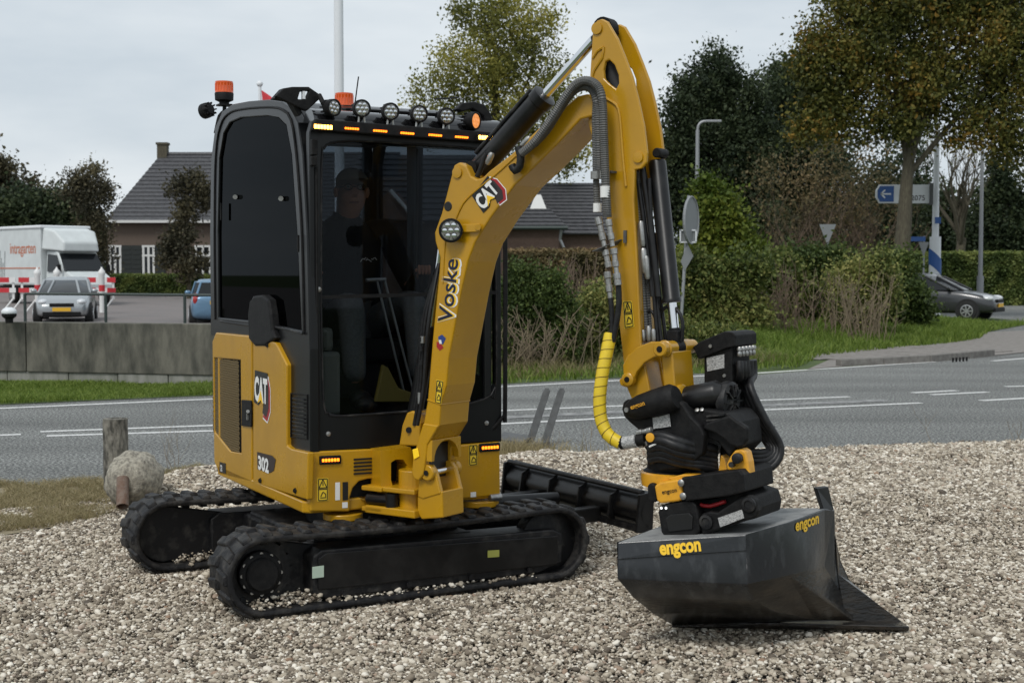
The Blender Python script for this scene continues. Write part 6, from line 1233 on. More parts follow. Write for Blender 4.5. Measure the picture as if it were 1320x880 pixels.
# hoses between arm and cylinder
mb = MB()
for k, (x0, x1, n_) in enumerate(((823, 834, -.02), (829, 838, .0))): mb.tube([bp(x0, 222, n_), bp(x0+1, 300, n_), bp((x0+x1)/2, 370, n_), bp(x1, 440, n_)], .012, n=10, step=.0045, corr=.09)
mb.build('spiral_sleeve', M['sleeve'], EX)
mb = MB()
for k, p_ in enumerate((((837, 230), (840, 300), (843, 380), (848, 442)), ((846, 360), (848, 400), (853, 442)), ((832, 442), (830, 415), (838, 400), (846, 412), (850, 440)), ((852, 442), (849, 410), (858, 396), (872, 398), (880, 415), (878, 440)), ((845, 300), (848, 360), (856, 420), (858, 440)))): mb.tube([bp(u, v, -.03+k*.012) for u, v in p_], .008, n=8, step=.02)
mb.build('arm_hoses', M['hose'], EX, smooth=50)
mb = MB()
for u0, v0, u1, v1, r in ((826, 285, 829, 318, .012), (829, 320, 832, 352, .015), (833, 330, 835, 360, .012), (829, 425, 830, 440, .011), (836, 420, 837, 440, .011), (842, 424, 843, 441, .010)): mb.lathe(bp(u0, v0, -.05), (bp(u1, v1, -.05)-bp(u0, v0, -.05)), [(r*.7, 0), (r, .01), (r, (bp(u1, v1, -.05)-bp(u0, v0, -.05)).length-.01), (r*.7, (bp(u1, v1, -.05)-bp(u0, v0, -.05)).length)], 10)
mb.build('hose_coupling', M['steel'], EX, smooth=40)
# ---- arm (stick) cylinder along the boom top
sA, sB, sC = bp(616, 222, .0), bp(706, 124, .0), bp(776, 40, .0)
sA = sC+(bp(622, 214, .0)-sC)*1.0; cyd = (sC-sA).normalized(); LB = (bp(703, 122, 0)-sA).length
mb = MB(); mb.lathe(sA, cyd, [(.03, -.03), (.050, -.01), (.050, LB-.05), (.056, LB-.045), (.056, LB-.005), (.04, LB)], 28); sc_ = mb.build('arm_cylinder', M['black'], EX, smooth=40)
mb = MB(); mb.cyl(sA+cyd*LB, sC, .021, n=20); mb.build('cylinder_rod', M['chrome'], sc_, smooth=40)
mb = MB(); up_ = BN.cross(cyd); up_ = up_ if up_.z > 0 else -up_; mb.tube([sA+up_*.056+cyd*.02-BN*.02, sA+up_*.056+cyd*(LB-.03)-BN*.02], .009, n=8, smooth=False); mb.build('cylinder_pipe', M['dusty'], sc_, smooth=50)
mb = MB(); mb.lathe(sA-BN*.07-cyd*.02, BN, [(.032, 0), (.032, .14)], 18); mb.build('cylinder_eye', M['matteblack'], sc_, smooth=40)
mb = MB(); mb.tube([bp(u, v, -.07) for u, v in ((609, 238), (618, 222), (624, 205), (628, 198))], .012, n=8, step=.02); mb.tube([bp(u, v, -.04) for u, v in ((604, 222), (612, 210), (632, 190))], .010, n=8, step=.02); mb.build('boom_hoses', M['hose'], EX, smooth=50)
mb = MB(); a, b = bp(628, 212, -.09), bp(635, 196, -.09); mb.lathe(a, b-a, [(.009, 0), (.014, .01), (.014, .045), (.009, .055)], 12)
mb.lathe(bp(672, 190, -.10), bp(684, 176, -.10)-bp(672, 190, -.10), [(.010, 0), (.014, .01), (.014, .05), (.009, .06)], 12); mb.lathe(bp(677, 196, -.13), bp(690, 182, -.13)-bp(677, 196, -.13), [(.010, 0), (.014, .01), (.014, .05), (.009, .06)], 12); mb.build('hose_coupling', M['steel'], EX, smooth=40)
mb = MB(); mb.tube([bp(u, v, -W2-.03) for u, v in ((660, 213), (664, 220), (670, 214), (671, 200), (668, 190))], .017, n=10, step=.02); mb.build('hose_loop', M['hose'], EX, smooth=50)
# corrugated hoses over the boom and down the arm
mb = MB()
mb.tube([bp(u, v, -.135) for u, v in ((688, 186), (705, 168), (722, 141), (738, 119), (752, 112), (763, 116), (769, 132), (771, 170), (772, 222))], .0165, n=10, step=.0042, corr=.075)
mb.tube([bp(u, v, -.165) for u, v in ((672, 198), (690, 182), (712, 152), (727, 128), (741, 110), (755, 104), (769, 110), (776, 128), (778, 170), (780, 222), (783, 280))], .0175, n=10, step=.0042, corr=.075)
mb.tube([bp(u, v, -.135) for u, v in ((768, 130), (767, 160), (768, 220), (770, 268))], .013, n=10, step=.0045, corr=.08); mb.build('spiral_sleeve', M['sleeve'], EX)
def coup(u0, v0, u1, v1, n_, r, k=3):
    a, b = bp(u0, v0, n_), bp(u1, v1, n_); d = (b-a); L0 = d.length; d.normalize(); mb = MB(); pr = []
    for i in range(k):
        s0 = L0*i/k; s1 = L0*(i+1)/k; rr = r*(.92, .70, .85, .62, .95)[i % 5]; pr += [(rr*.93, s0+.0005), (rr, s0+.002), (rr, s1-.002), (rr*.93, s1-.0005)]
    mb.lathe(a, d, pr, 12); mb.build('hose_coupling', M['steel'], EX, smooth=18)
coup(771, 280, 780, 320, -.15, .017, 4); coup(780, 322, 785, 345, -.15, .017, 3); coup(784, 283, 790, 318, -.17, .016, 4); coup(791, 320, 797, 368, -.17, .016, 6); coup(783, 350, 787, 385, -.15, .017, 4)
mb = MB(); a, b = bp(769, 324, -.19), bp(805, 309, -.06); mb.box((a+b)/2, ((b-a).length, .07, .006), ((b-a).normalized(), BN, (b-a).normalized().cross(BN))); mb.box(bp(806, 305, -.085), (.012, .012, .05), (BD, BN, Z)); mb.build('hose_bracket', M['galv'], EX)
for u, v in ((768, 225), (779.5, 224)): mb = MB(); mb.lathe(bp(u, v, -.15)+Z*.012, -Z, [(.021, 0), (.021, .03)], 18); mb.build('hose_clamp', M['steel'], EX, smooth=40)
mb = MB(); mb.box(bp(785, 222, -.10), (.05, .05, .008), (BD, BN, Z)); mb.build('clamp_bracket', M['galv'], EX)
mb = MB(); mb.lathe(bp(780, 240, -.168), -Z, [(.0195, 0), (.0195, .045)], 14); mb.lathe(bp(770, 262, -.138), -Z, [(.017, 0), (.017, .035)], 14); mb.build('hose_label', M['white'], EX, smooth=40)
mb = MB(); mb.tube([bp(u, v, -.15) for u, v in ((787, 384), (789, 405), (789, 432), (787, 440))], .011, n=8, step=.03); mb.tube([bp(u, v, -.16) for u, v in ((797, 368), (798, 390), (795, 415), (790, 440))], .012, n=8, step=.03); mb.build('black_hose', M['hose'], EX, smooth=50)
mb = MB(); mb.tube([bp(u, v, -.14) for u, v in ((783, 330), (787, 370), (791, 420))], .006, n=6, step=.03); mb.build('copper_hose', M['rust'], EX, smooth=50)
ypth = [bp(u, v, n_) for u, v, n_ in ((787, 430, -.15), (782, 455, -.17), (776, 485, -.19), (773, 515, -.20), (775, 540, -.20), (784, 560, -.20), (800, 571, -.19))]
mb = MB(); mb.tube(ypth, .026, n=16, step=.02); yh_ = mb.build('yellow_hose_sleeve', M['yhose'], EX, smooth=60)
# spiral lap of the wrap
mb = MB(); pts = []
for i in range(len(ypth)-1):
    p0 = ypth[max(i-1, 0)]; p1 = ypth[i]; p2 = ypth[i+1]; p3 = ypth[min(i+2, len(ypth)-1)]
    for j in range(30):
        t = j/30; pts.append(.5*((2*p1)+(p2-p0)*t+(2*p0-5*p1+4*p2-p3)*t*t+(3*p1-p0-3*p2+p3)*t**3))
sp = []; dist = 0; up_ = None
for i, p in enumerate(pts[:-1]):
    t = (pts[i+1]-pts[max(i-1, 0)]).normalized(); up_ = t.orthogonal().normalized() if up_ is None else (up_-t*up_.dot(t)).normalized(); b = t.cross(up_); dist += (pts[i+1]-p).length
    a = dist/.037*2*math.pi; sp.append((p, t, up_, b, a))
fine = []
for (p, t, u_, b, a), (p2, t2, u2, b2, a2) in zip(sp[:-1], sp[1:]):
    for k in range(5): q = k/5; aa = a+(a2-a)*q; pp = p.lerp(p2, q); fine.append(pp+(u_*math.cos(aa)+b*math.sin(aa))*.0262)
mb.tube(fine, .0014, n=4, smooth=False); mb.build('wrap_edge', mat('wrap_gap', (.10, .06, .01), .7), yh_)
# ---- tiltrotator
TR = 'matteblack'
def tp(name, px, n0, n1, mm=TR, bev=.008, par=None, seg=2):
    mb = MB(); mb.prism([bp(u, v, n0) for u, v in px], BN*(n1-n0)); return mb.build(name, M[mm], par or EX, bevel=bev, seg=seg)
tb = tp('tilt_frame', [(801, 527), (803, 518), (809, 514), (822, 516), (840, 516), (866, 512), (880, 520), (890, 536), (902, 548), (908, 560), (905, 585), (884, 603), (850, 606), (838, 596), (832, 575), (825, 556), (812, 545), (804, 537)], -.14, -.095)
tp('tilt_frame', [(815, 535), (830, 520), (880, 518), (900, 540), (905, 585), (884, 603), (850, 600), (838, 590), (828, 560)], -.09, .13)
mb = MB(); a, b = bp(818, 527, -.145), bp(867, 513, -.145); d = (b-a).normalized(); mb.lathe(a, d, [(.028, -.03), (.042, -.005), (.05, .03), (.055, .10), (.057, (b-a).length), (.045, (b-a).length+.02), (.02, (b-a).length+.022)], 28); tc_ = mb.build('tilt_cylinder_guard', M[TR], EX, smooth=50)
for u, v in ((808, 528), (834, 521), (838, 517)): mb = MB(); mb.lathe(bp(u, v, -.185), -BN, [(.011, 0), (.010, .006), (.004, .006)], 8); mb.build('cap_bolt', M['steel'], tc_, smooth=30)
a, b = bp(814, 527.5, -.192), bp(832, 521.5, -.204); text('engcon', a, b-a, (b-a).length, M['tyellow'], tc_, nrm=-BN, off=.004, bold=.02)
decal([bp(u, v, -.145) for u, v in ((841, 535), (863, 531.5), (865, 549.5), (842.5, 552.5))], -BN, M['labelgrey'], tb, 'type_plate')
mb = MB(); a, b = bp(876, 517, -.02), bp(925, 507, -.02); d = (b-a).normalized(); mb.lathe(a, d, [(.045, -.03), (.053, 0), (.053, (b-a).length), (.046, (b-a).length+.01), (.03, (b-a).length+.03)], 28); mb.build('tilt_axle', M['black'], EX, smooth=45)
mb = MB(); mb.lathe(bp(872, 517, -.05), BD+Z*.12, [(.062, 0), (.066, .01), (.066, .03), (.06, .035)], 28); mb.build('axle_collar', M['yellow'], EX, smooth=45)
mb = MB(); mb.lathe(bp(938, 517, .02), BD, [(.055, -.02), (.078, -.015), (.082, 0), (.078, .018), (.06, .024), (.05, .018), (.03, .02)], 32); 
for k in range(10): a_ = k*.628; mb.box(bp(938, 517, .02)+BD*.026+(BN*math.cos(a_)+Z*math.sin(a_))*.045, (.012, .05, .006), (BD, (BN*math.cos(a_)+Z*math.sin(a_)), (BN*-math.sin(a_)+Z*math.cos(a_))))
mb.build('axle_flange', M['dusty'], EX, smooth=40)
tp('rotor_body', [(893, 529), (905, 527), (938, 532), (948, 545), (952, 575), (940, 588), (925, 570), (905, 562), (895, 545)], -.10, .13)
rb_ = tp('rotor_side_guard', [(905, 552), (921, 558), (933, 566), (941, 574), (951, 577), (958, 575), (963, 566), (963, 551), (948, 541), (940, 535), (925, 540), (910, 545)], -.13, -.10)
mb = MB()
for k in range(4): a, b = bp(912, 536+k*5.5, -.108), bp(934, 534+k*5.5, -.108); mb.box((a+b)/2, ((b-a).length, .02, .007), ((b-a).normalized(), BN, Z))
mb.build('cooling_ribs', M['dusty'], rb_)
for u, v in ((899, 529), (905, 528.5)): mb = MB(); mb.lathe(bp(u, v, -.10), -BN+Z, [(.009, 0), (.009, .006), (.004, .008)], 10); mb.build('cap_bolt', M['steel'], EX, smooth=40)
# control box with hood and hoses
cbx = tp('control_box', [(907, 452), (944, 446), (944, 538), (936, 544), (915, 505), (907, 500)], .10, .27)
tp('control_box_hood', [(893, 447), (903, 440), (934, 427), (944, 428), (948, 432), (948, 446), (935, 449), (900, 463)], .085, .29, par=cbx, bev=.004)
decal([bp(u, v, .10) for u, v in ((911, 461), (934, 456.5), (934, 474), (912, 478.5))], -BN, M['labelgrey'], cbx, 'type_plate', .002)
for u, v in ((916, 446), (934, 484)): mb = MB(); mb.lathe(bp(u, v, .08 if v < 450 else .10), -BN, [(.008, 0), (.007, .005)], 10); mb.build('cap_bolt', M['steel'], cbx, smooth=40)
mb = MB(); con = []
edge = bp(944, 450, .10)
for k in range(5):
    p = edge+BN*(.02+.033*k)+BD*.022-Z*.02; con.append(p); mb.lathe(p+Z*.03, -Z, [(.009, 0), (.012, .004), (.012, .014), (.007, .017), (.010, .026), (.010, .036), (.007, .04)], 12)
mb.build('hose_coupling', M['steel'], cbx, smooth=40)
ht = [(979, 545), (998, 582), (984, 600), (958, 594), (930, 583)]
for k in range(5):
    j = (k-2)*5.2; p = con[k]; mb = MB()
    q1 = bp(958+j*.9, 498, .24-.02*k); q2 = bp(976+j*.9, 538, .24-.02*k); q3 = bp(999+j*.7, 576, .20); q4 = bp(990+j*.5, 592+j*.9, .16); q5 = bp(965, 593+j, .10); q6 = bp(930, 585+j*.5, .02)
    mb.tube([p-Z*.03, p-Z*.09+BD*.004, q1, q2, q3, q4, q5, q6], .0155, n=10, step=.02); mb.build('black_hose', M['hose'], EX, smooth=50)
mb = MB(); mb.lathe(bp(984, 556, .24), (BD*.6-Z), [(.052, 0), (.052, .008)], 20); mb.build('hose_tie', M['hose'], EX)
# hose bundle at the near side
for k, (v0, v1, n_) in enumerate(((562, 575, -.17), (568, 583, -.18), (575, 590, -.17), (583, 596, -.15), (590, 600, -.14))):
    mb = MB(); mb.tube([bp(838, v0+2, n_), bp(852, v0-1, n_-.01), bp(875, (v0+v1)/2, n_), bp(903, v1, -.10), bp(922, v1+4, -.04)], .020, n=10, step=.02); mb.build('black_hose', M['hose'], EX, smooth=50)
mb = MB(); a, b = bp(800, 571, -.19), bp(832, 566, -.18); mb.tube([a, b], .026, n=12, smooth=False); cs_ = mb.build('hose_guard', M[TR], EX, smooth=50)
mb = MB(); mb.tube([bp(805, 570.5, -.192), bp(821, 568, -.192)], .0265, n=12, smooth=False); mb.build('guard_label', M['labelgrey'], cs_, smooth=50)
coup(822, 558, 840, 554, -.18, .016, 3); coup(824, 573, 842, 570, -.18, .015, 3)
mb = MB(); mb.lathe(bp(838.5, 563.5, -.205), -BN, [(.018, 0), (.018, .006), (.012, .007)], 18); mb.build('cap', M['tyellow'], EX, smooth=40)
mb = MB(); a, b = bp(837, 575.5, -.20), bp(846, 571.5, -.20); mb.tube([a, b], .004, n=6, smooth=False); mb.build('zip_tie', M['white'], EX)
# rotor neck, ring, gear housing
rc = B(1.335, -.01, 0); zn = bp(880, 600, 0).z
mb = MB(); mb.lathe(V((rc.x, rc.y, bp(880, 618, -.1).z)), Z, [(.125, 0), (.12, .02), (.105, .03), (.10, .09), (.12, .12)], 32); mb.build('rotor_neck', M[TR], EX, smooth=40)
zr_ = bp(880, 621, -.1).z; mb = MB(); mb.lathe(V((rc.x, rc.y, zr_)), Z, [(.125, -.03), (.13, 0), (.13, .022), (.115, .03)], 36); mb.build('rotor_ring', M['tyellow'], EX, smooth=40)
yb_ = tp('worm_gear_housing', [(843, 626), (850, 621), (873, 617), (878, 620), (880, 643), (874, 646), (851, 649), (846, 645)], -.17, .02, 'tyellow', .010, seg=3)
a, b = bp(854, 636.5, -.17), bp(873, 633.5, -.17); text('engcon', a, b-a, (b-a).length, M['ink'], yb_, nrm=-BN, off=.002, bold=.015)
tp('gear_end_cap', [(834, 626), (838, 622), (844, 624), (846, 646), (840, 648), (835, 644)], -.16, -.01, TR, .006)
gh = tp('gear_guard', [(878, 615), (953, 605), (958, 612), (960, 634), (940, 639), (882, 646)], -.175, .10, TR, .006)
for u, v in ((878.5, 622), (881, 639)): mb = MB(); mb.lathe(bp(u, v, -.176), -BN, [(.014, 0), (.014, .006), (.008, .010)], 12); mb.build('cap_bolt', M['steel'], gh, smooth=40)
tp('lock_clasp', [(937, 606), (936, 598), (941, 588), (947, 580), (955, 578), (961, 582), (964, 595), (966, 612), (966, 626), (960, 631), (954, 618), (950, 606)], -.12, -.06, 'tyellow', .008, seg=3)
tp('lock_clasp', [(860, 616), (880, 611), (900, 612), (900, 616), (868, 620)], -.15, -.10, 'tyellow', .004); tp('lock_clasp', [(925, 612), (929, 586), (934, 590), (937, 608)], -.05, .0, 'tyellow', .004)
mb = MB(); mb.lathe(bp(952, 590, -.13), -BN, [(.020, 0), (.020, .02), (.012, .024)], 16); mb.lathe(bp(945, 598, -.13), -BN, [(.011, 0), (.011, .02)], 12); mb.build('clasp_pin', M['dusty'], EX, smooth=40)
# quick hitch
qh = tp('quick_hitch', [(848, 660), (850, 651), (868, 647), (892, 645), (897, 650), (901, 668), (902, 684), (895, 691), (858, 693), (852, 686)], -.16, .12)
tp('hitch_recess', [(858, 668), (864, 663), (888, 661), (893, 666), (892, 682), (862, 685)], -.166, -.16, 'ink', .002, par=qh)
mb = MB()
for u in (852.5, 858.5): mb.lathe(bp(u, 654.5, -.165), -BN, [(.0055, 0), (.004, .003)], 10)
mb.build('indicator_led', mat('white_led', (.9, .9, .9), .3, emit=(1, 1, 1), estr=1.2), qh)
tp('hitch_body', [(896, 648), (930, 640), (955, 634), (972, 640), (976, 655), (974, 668), (940, 676), (905, 690), (898, 680)], -.10, .14, TR)
tp('hitch_cheek', [(901, 672), (904, 662), (914, 659), (925, 660), (955, 640), (965, 638), (974, 644), (977, 658), (974, 667), (925, 683), (905, 690)], -.15, -.11, TR)
for u, v in ((911, 672), (966, 650)):
    mb = MB(); mb.lathe(bp(u, v, -.15), -BN, [(.028, 0), (.028, .010), (.018, .012), (.016, .006)], 20); mb.build('hitch_pin', M['dusty'], EX, smooth=40)
decal([bp(u, v, -.15) for u, v in ((926, 667), (957, 656), (960, 667), (929, 679))], -BN, M['labelgrey'], qh, 'type_plate', .004)
mb = MB(); mb.tube([bp(u, v, -.12) for u, v in ((903, 650), (915, 652), (935, 646))], .008, n=8); mb.build('hitch_hose', M['red'], EX, smooth=50)
# ---- ditching bucket
Pb = lambda u, v, Y: P(u, v, Y*.976)
a0, a1, a2, a25, a3 = Pb(797, 699, 5.46), Pb(797, 745, 5.43), Pb(817, 768, 5.50), Pb(842, 789, 5.64), Pb(868, 804, 5.84)
b0, b1, b2, b25, b3 = Pb(962, 689, 5.38), Pb(962, 752, 5.36), Pb(972, 772, 5.42), Pb(1000, 787, 5.56), Pb(1050, 797, 5.78)
c0, c1, c2 = Pb(1015, 673, 5.50), Pb(1015, 741, 5.48), Pb(1098, 799, 5.84)
d0, d1, d2 = Pb(1062, 656, 5.84), Pb(1062, 730, 5.82), Pb(1100, 791, 6.0)
m0, m1 = a0.lerp(a1, .48), b0.lerp(b1, .33)
mb = MB(); mb.add([a0, m0, m1, b0, a1, b1, a2, b2, a25, b25, a3, b3, c2], [(0, 1, 2, 3), (1, 4, 5, 2)], 0)
k_ = len(mb.v)
mb.add([a1, b1, a2, b2, a25, b25, a3, b3, c2], [(0, 2, 3, 1)], 0); mb.add([a2, b2, a25, b25, a3, b3, c2], [(0, 2, 3, 1), (2, 4, 5, 3), (5, 4, 6)], 1)
mb.add([b0, b1, c1, c0, d1, d0], [(0, 1, 2, 3), (3, 2, 4, 5)], 0); mb.add([b1, b2, b25, b3, c2, c1, d2, d1], [(0, 1, 2, 5), (2, 3, 5), (3, 4, 5), (5, 4, 6, 7)], 1)
# far end plate
e1, e2 = Pb(868, 672, 6.05), Pb(880, 795, 6.0); mb.add([a0, a1, a2, a25, a3, e2, e1], [(0, 1, 2, 3, 4, 5, 6)], 0)
bk = mb.build('bucket', [M['bucket'], M['worn']], EX, smooth=40)
bm = bmesh.new(); bm.from_mesh(bk.data); bmesh.ops.remove_doubles(bm, verts=bm.verts, dist=.0005); bmesh.ops.recalc_face_normals(bm, faces=bm.faces[:]); bm.to_mesh(bk.data); bm.free()
sd = bk.modifiers.new('thick', 'SOLIDIFY'); sd.thickness = .010; sd.offset = 0; bv = bk.modifiers.new('bev', 'BEVEL'); bv.width = .006; bv.segments = 2; bv.angle_limit = R(25)
mb = MB(); tpn = [a0, b0, c0, d0, Pb(1050, 655, 6.05), Pb(975, 655, 6.10), Pb(868, 672, 6.05)]; mb.prism([p+Z*.002 for p in tpn], Z*-.012); mb.build('bucket_top', M['dust'], bk, bevel=.004)
# top plate band, flange, lip, tab
mb = MB(); nA = (b0-a0).cross(a1-a0).normalized(); nA = nA if nA.y < 0 else -nA; mb.prism([a0+nA*.004, b0+nA*.004, m1+nA*.004, m0+nA*.004], nA*.008); mb.build('back_plate', M['bucket'], bk, bevel=.003)
mb = MB(); mb.prism([Pb(1060, 655, 5.83), Pb(1076, 657, 5.95), Pb(1078, 700, 5.95), Pb(1086, 737, 5.97), Pb(1104, 790, 6.02), Pb(1095, 797, 5.93), Pb(1076, 757, 5.88), Pb(1062, 730, 5.82)], V((-.01, .02, 0))); mb.build('side_cutter', M['bucket'], bk, bevel=.004)
mb = MB(); mb.prism([Pb(1077, 690, 5.93), Pb(1080, 740, 5.92), Pb(1090, 800, 5.90), Pb(1169, 805, 5.97), Pb(1150, 791, 6.00), Pb(1130, 777, 6.02), Pb(1110, 763, 6.02), Pb(1095, 746, 6.00), Pb(1084, 722, 5.97)], V((-.01, .02, 0))); mb.build('side_wing', M['worn'], bk, bevel=.004)
mb = MB(); mb.prism([Pb(1053, 629, 5.86), Pb(1068, 627, 5.92), Pb(1075, 657, 5.93), Pb(1062, 657, 5.86)], V((-.01, .03, 0))); mb.build('side_tab', M['black'], bk, bevel=.003)
mb = MB(); mb.prism([Pb(866, 803, 5.84), Pb(1000, 802, 5.82), Pb(1172, 807, 5.80), Pb(1158, 797, 6.06), Pb(1104, 791, 6.08), Pb(900, 796, 6.02)], Z*-.018); mb.build('cutting_edge', M['worn'], bk, bevel=.003)
p = HIT(851, 714.5, a0+nA*.012, nA); q = HIT(904, 709, a0+nA*.012, nA)
text('engcon', p, q-p, (q-p).length, M['yprint'], bk, nrm=nA, off=.006, bold=.04, height=.056)
nC = (d0-c0).cross(c1-c0).normalized(); nC = nC if nC.y < 0 else -nC
p = HIT(1023, 684, c0, nC); q = HIT(1053, 673.5, c0, nC); text('engcon', p, q-p, (q-p).length, M['yprint'], bk, nrm=nC, off=.009, bold=.03, height=.048)

# ================================================================== OPERATOR
PE = thing('person', 'driver in black shirt and grey jeans seated in the cab holding a joystick', 'person', S(.02, -.2, .83))
def skinobj(name, nodes, edges, matr, lv=2, root=0):
    me = bpy.data.meshes.new(name); o = V(PE['_o']); me.from_pydata([V(n[0])-o for n in nodes], edges, []); me.materials.append(matr)
    ob = bpy.data.objects.new(name, me); COL.objects.link(ob); ob.parent = PE
    s = ob.modifiers.new('skin', 'SKIN'); 
    for i, n in enumerate(nodes): r = n[1]; me.skin_vertices[0].data[i].radius = (r, r) if not isinstance(r, tuple) else r
    me.skin_vertices[0].data[root].use_root = True; s.use_smooth_shade = True
    ss = ob.modifiers.new('sub', 'SUBSURF'); ss.levels = lv; ss.render_levels = lv; return ob
H = S(.02, -.25, 1.20); C1 = S(.02, -.27, 1.42); C2 = S(.02, -.25, 1.67); NK = S(.02, -.21, 1.79); HD = S(.025, -.16, 1.86); HT = S(.025, -.14, 1.95)
SHl, SHr = S(-.18, -.23, 1.71), S(.22, -.23, 1.71); ELl, ELr = S(-.29, -.10, 1.42), S(.32, -.08, 1.42); WRl, WRr = S(-.30, .10, 1.47), S(.305, .10, 1.485); HNl, HNr = S(-.30, .15, 1.50), S(.290, .15, 1.515)
KNl, KNr = S(-.13, .22, 1.36), S(.20, .24, 1.37); ANl, ANr = S(-.14, .30, .96), S(.19, .34, .96); HPl, HPr = S(-.08, -.20, 1.20), S(.12, -.20, 1.20)
def fingers(wr, hn, s):
    nd = []; ed = []; fwd = (hn-wr).normalized()
    for i in range(4):
        base = hn+SR*s*(-.027+.018*i)+Z*.004; b1 = base+fwd*.03-Z*.006; b2 = b1+fwd*.012-Z*.026; b3 = b2-fwd*.010-Z*.018; nd.append([(base, .0095), (b1, .0088), (b2, .008), (b3, .007)])
    th = [(wr+fwd*.03-SR*s*.025, .011), (wr+fwd*.06-SR*s*.042-Z*.008, .010), (wr+fwd*.085-SR*s*.040-Z*.018, .008)]; nd.append(th); return nd
nodes = [(H, .08), (C1, .07), (C2, .045), (NK, .058), (HD, (.080, .092)), (HT, (.082, .098)), (SHl, .035), (ELl, .035), (WRl, .028), (HNl, (.038, .018)), (SHr, .035), (ELr, .035), (WRr, .028), (HNr, (.038, .018)), (HPl, .06), (KNl, .045), (ANl, .035), (HPr, .06), (KNr, .045), (ANr, .035)]
edges = [(0, 1), (1, 2), (2, 3), (3, 4), (4, 5), (2, 6), (6, 7), (7, 8), (8, 9), (2, 10), (10, 11), (11, 12), (12, 13), (0, 14), (14, 15), (15, 16), (0, 17), (17, 18), (18, 19)]
for wr, hn, hi, s in ((WRl, HNl, 9, -1), (WRr, HNr, 13, 1)):
    for ch in fingers(wr, hn, s):
        prev = hi
        for nd in ch: nodes.append(nd); edges.append((prev, len(nodes)-1)); prev = len(nodes)-1
skinobj('body', nodes, edges, M['skin'])
mb = MB(); rg = []
for z_, b_, rx_, ry_ in ((1.12, -.24, .16, .13), (1.22, -.25, .175, .14), (1.36, -.27, .18, .14), (1.52, -.265, .195, .13), (1.64, -.25, .205, .115), (1.71, -.24, .175, .095), (1.755, -.23, .115, .078), (1.785, -.22, .072, .068), (1.805, -.215, .066, .064)):
    rg.append([S(.02, b_, z_)+SR*math.cos(q_)*rx_+SF_*math.sin(q_)*ry_+V((0, 0, .006*math.sin(3*q_+z_*9))) for q_ in [2*math.pi*k/28 for k in range(28)]])
mb.loft(rg)
for a_, b_, c_, s_ in ((SHl, ELl, WRl, -1), (SHr, ELr, WRr, 1)):
    w_ = c_.lerp(b_, .1); mb.tube([a_-SR*s_*.07-Z*.02, a_+SR*s_*.015, a_.lerp(b_, .5)+SR*s_*.01, b_+SR*s_*.01-SF_*.01, b_.lerp(w_, .5)-Z*.006, w_], lambda k: .068-.026*k, n=14, step=.03)
mb.build('shirt', M['shirt'], PE, smooth=70)
skinobj('trousers', [(H, .15), (HPl, .10), (KNl, .074), (ANl, .058), (HPr, .10), (KNr, .074), (ANr, .058)], [(0, 1), (1, 2), (2, 3), (0, 4), (4, 5), (5, 6)], M['jeans'])
for a_, s in ((ANl, 0), (ANr, 0)):
    mb = MB(); mb.sphere(a_+SF_*.06-Z*.07, .06, 12, 8, (1, 1.0, .8)); mb.sphere(a_+SF_*.14-Z*.085, .055, 12, 8, (1, 1.2, .7)); mb.build('shoe', M['matteblack'], PE, smooth=60)
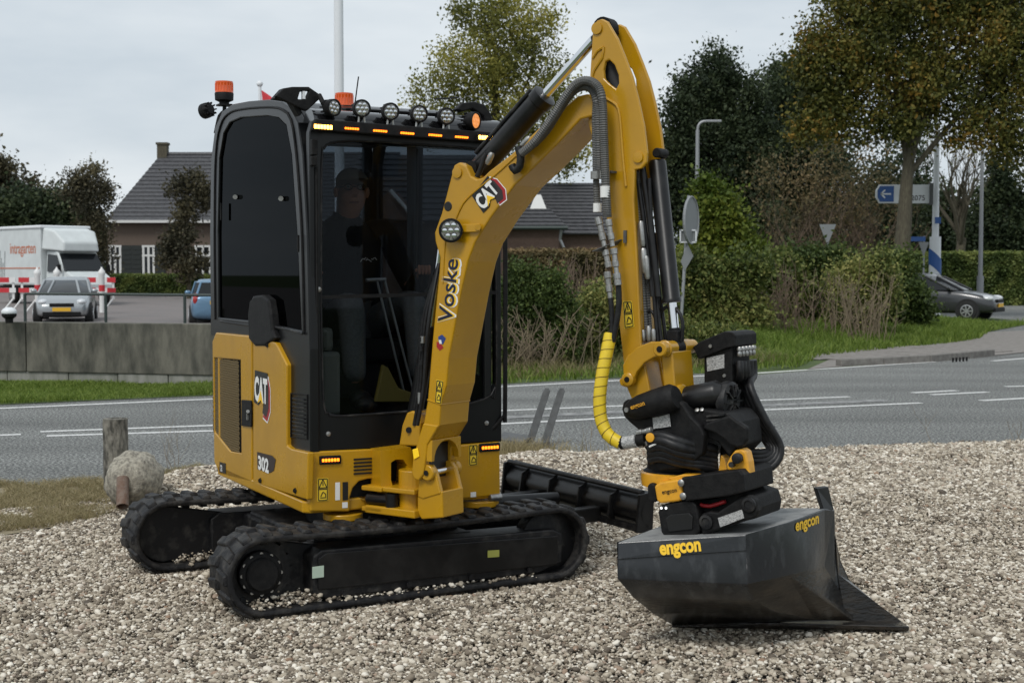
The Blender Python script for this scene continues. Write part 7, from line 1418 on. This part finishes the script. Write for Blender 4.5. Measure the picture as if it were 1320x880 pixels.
# face: nose, ears, brow, eyes, mouth, glasses, hair
fc_ = (HD+HT)/2; fd = (SF_*.95-SR*.22).normalized(); fs_ = V((-fd.y, fd.x, 0))*-1
mb = MB(); mb.loft([[fc_+fd*(.080)+Z*.028+fs_*x for x in (-.007, .007)]+[fc_+fd*.07+Z*.028], [fc_+fd*.108-Z*.018+fs_*x for x in (-.014, .014)]+[fc_+fd*.07-Z*.02], [fc_+fd*.088-Z*.030+fs_*x for x in (-.012, .012)]+[fc_+fd*.07-Z*.03]]); mb.build('nose', M['skin'], PE, smooth=80)
for s in (-1, 1):
    mb = MB(); mb.sphere(fc_+fs_*s*.078-fd*.01, .03, 10, 8, (.5, .5, 1)); mb.build('ear', M['skin'], PE, smooth=60)
    mb = MB(); mb.sphere(fc_+fd*.080+fs_*s*.030+Z*.022, .009, 10, 8); e_ = mb.build('eye', M['labelgrey'], PE, smooth=60); mb = MB(); mb.sphere(fc_+fd*.086+fs_*s*.030+Z*.022, .0045, 8, 6); mb.build('pupil', M['ink'], e_)
mb = MB()
for s in (-1, 1):
    c = fc_+fd*.098+fs_*s*.033+Z*.020; rg_ = [c+fs_*math.cos(t)*.021+Z*math.sin(t)*.014 for t in [k*math.pi/8 for k in range(17)]]; mb.tube(rg_, .0022, n=5, smooth=False); mb.tube([c+fs_*s*.025, fc_+fs_*s*.08+Z*.022], .002, n=5, smooth=False)
mb.tube([fc_+fd*.099+fs_*-.008+Z*.022, fc_+fd*.099+fs_*.008+Z*.022], .002, n=5, smooth=False); mb.build('glasses', M['ink'], PE)
mb = MB(); mb.tube([fc_+fd*.083+fs_*x-Z*(.055+abs(x)*.1) for x in (-.024, -.01, .01, .024)], .004, n=6); mb.build('mouth', mat('lips', (.3, .12, .1), .5), PE, smooth=60)
mb = MB(); rg = []
for i in range(1, 7):
    th = math.pi*.5*i/7.5; rg.append([fc_+Z*.040+(fs_*math.cos(p_)*.087+fd*math.sin(p_)*(.103 if math.sin(p_) < 0 else .070))*math.sin(th)+Z*math.cos(th)*.085-(Z*.045 if math.sin(p_) < 0 and i > 5 else V()) for p_ in [2*math.pi*k/20 for k in range(20)]])
mb.loft(rg); mb.build('hair', M['hair'], PE, smooth=60)
mb = MB(); c = S(.08, -.10, 1.56)
for k in range(9): mb.tube([c+SR*(k*.010-.03)+Z*random.uniform(-.012, .012), c+SR*(k*.010-.02)+Z*random.uniform(-.012, .012)], .0025, n=4, smooth=False)
mb.build('embroidered_badge', M['white'], PE)
# ------------------------------------------------------------------ tidy
for o in bpy.data.objects:
    if '_o' in o: del o['_o']
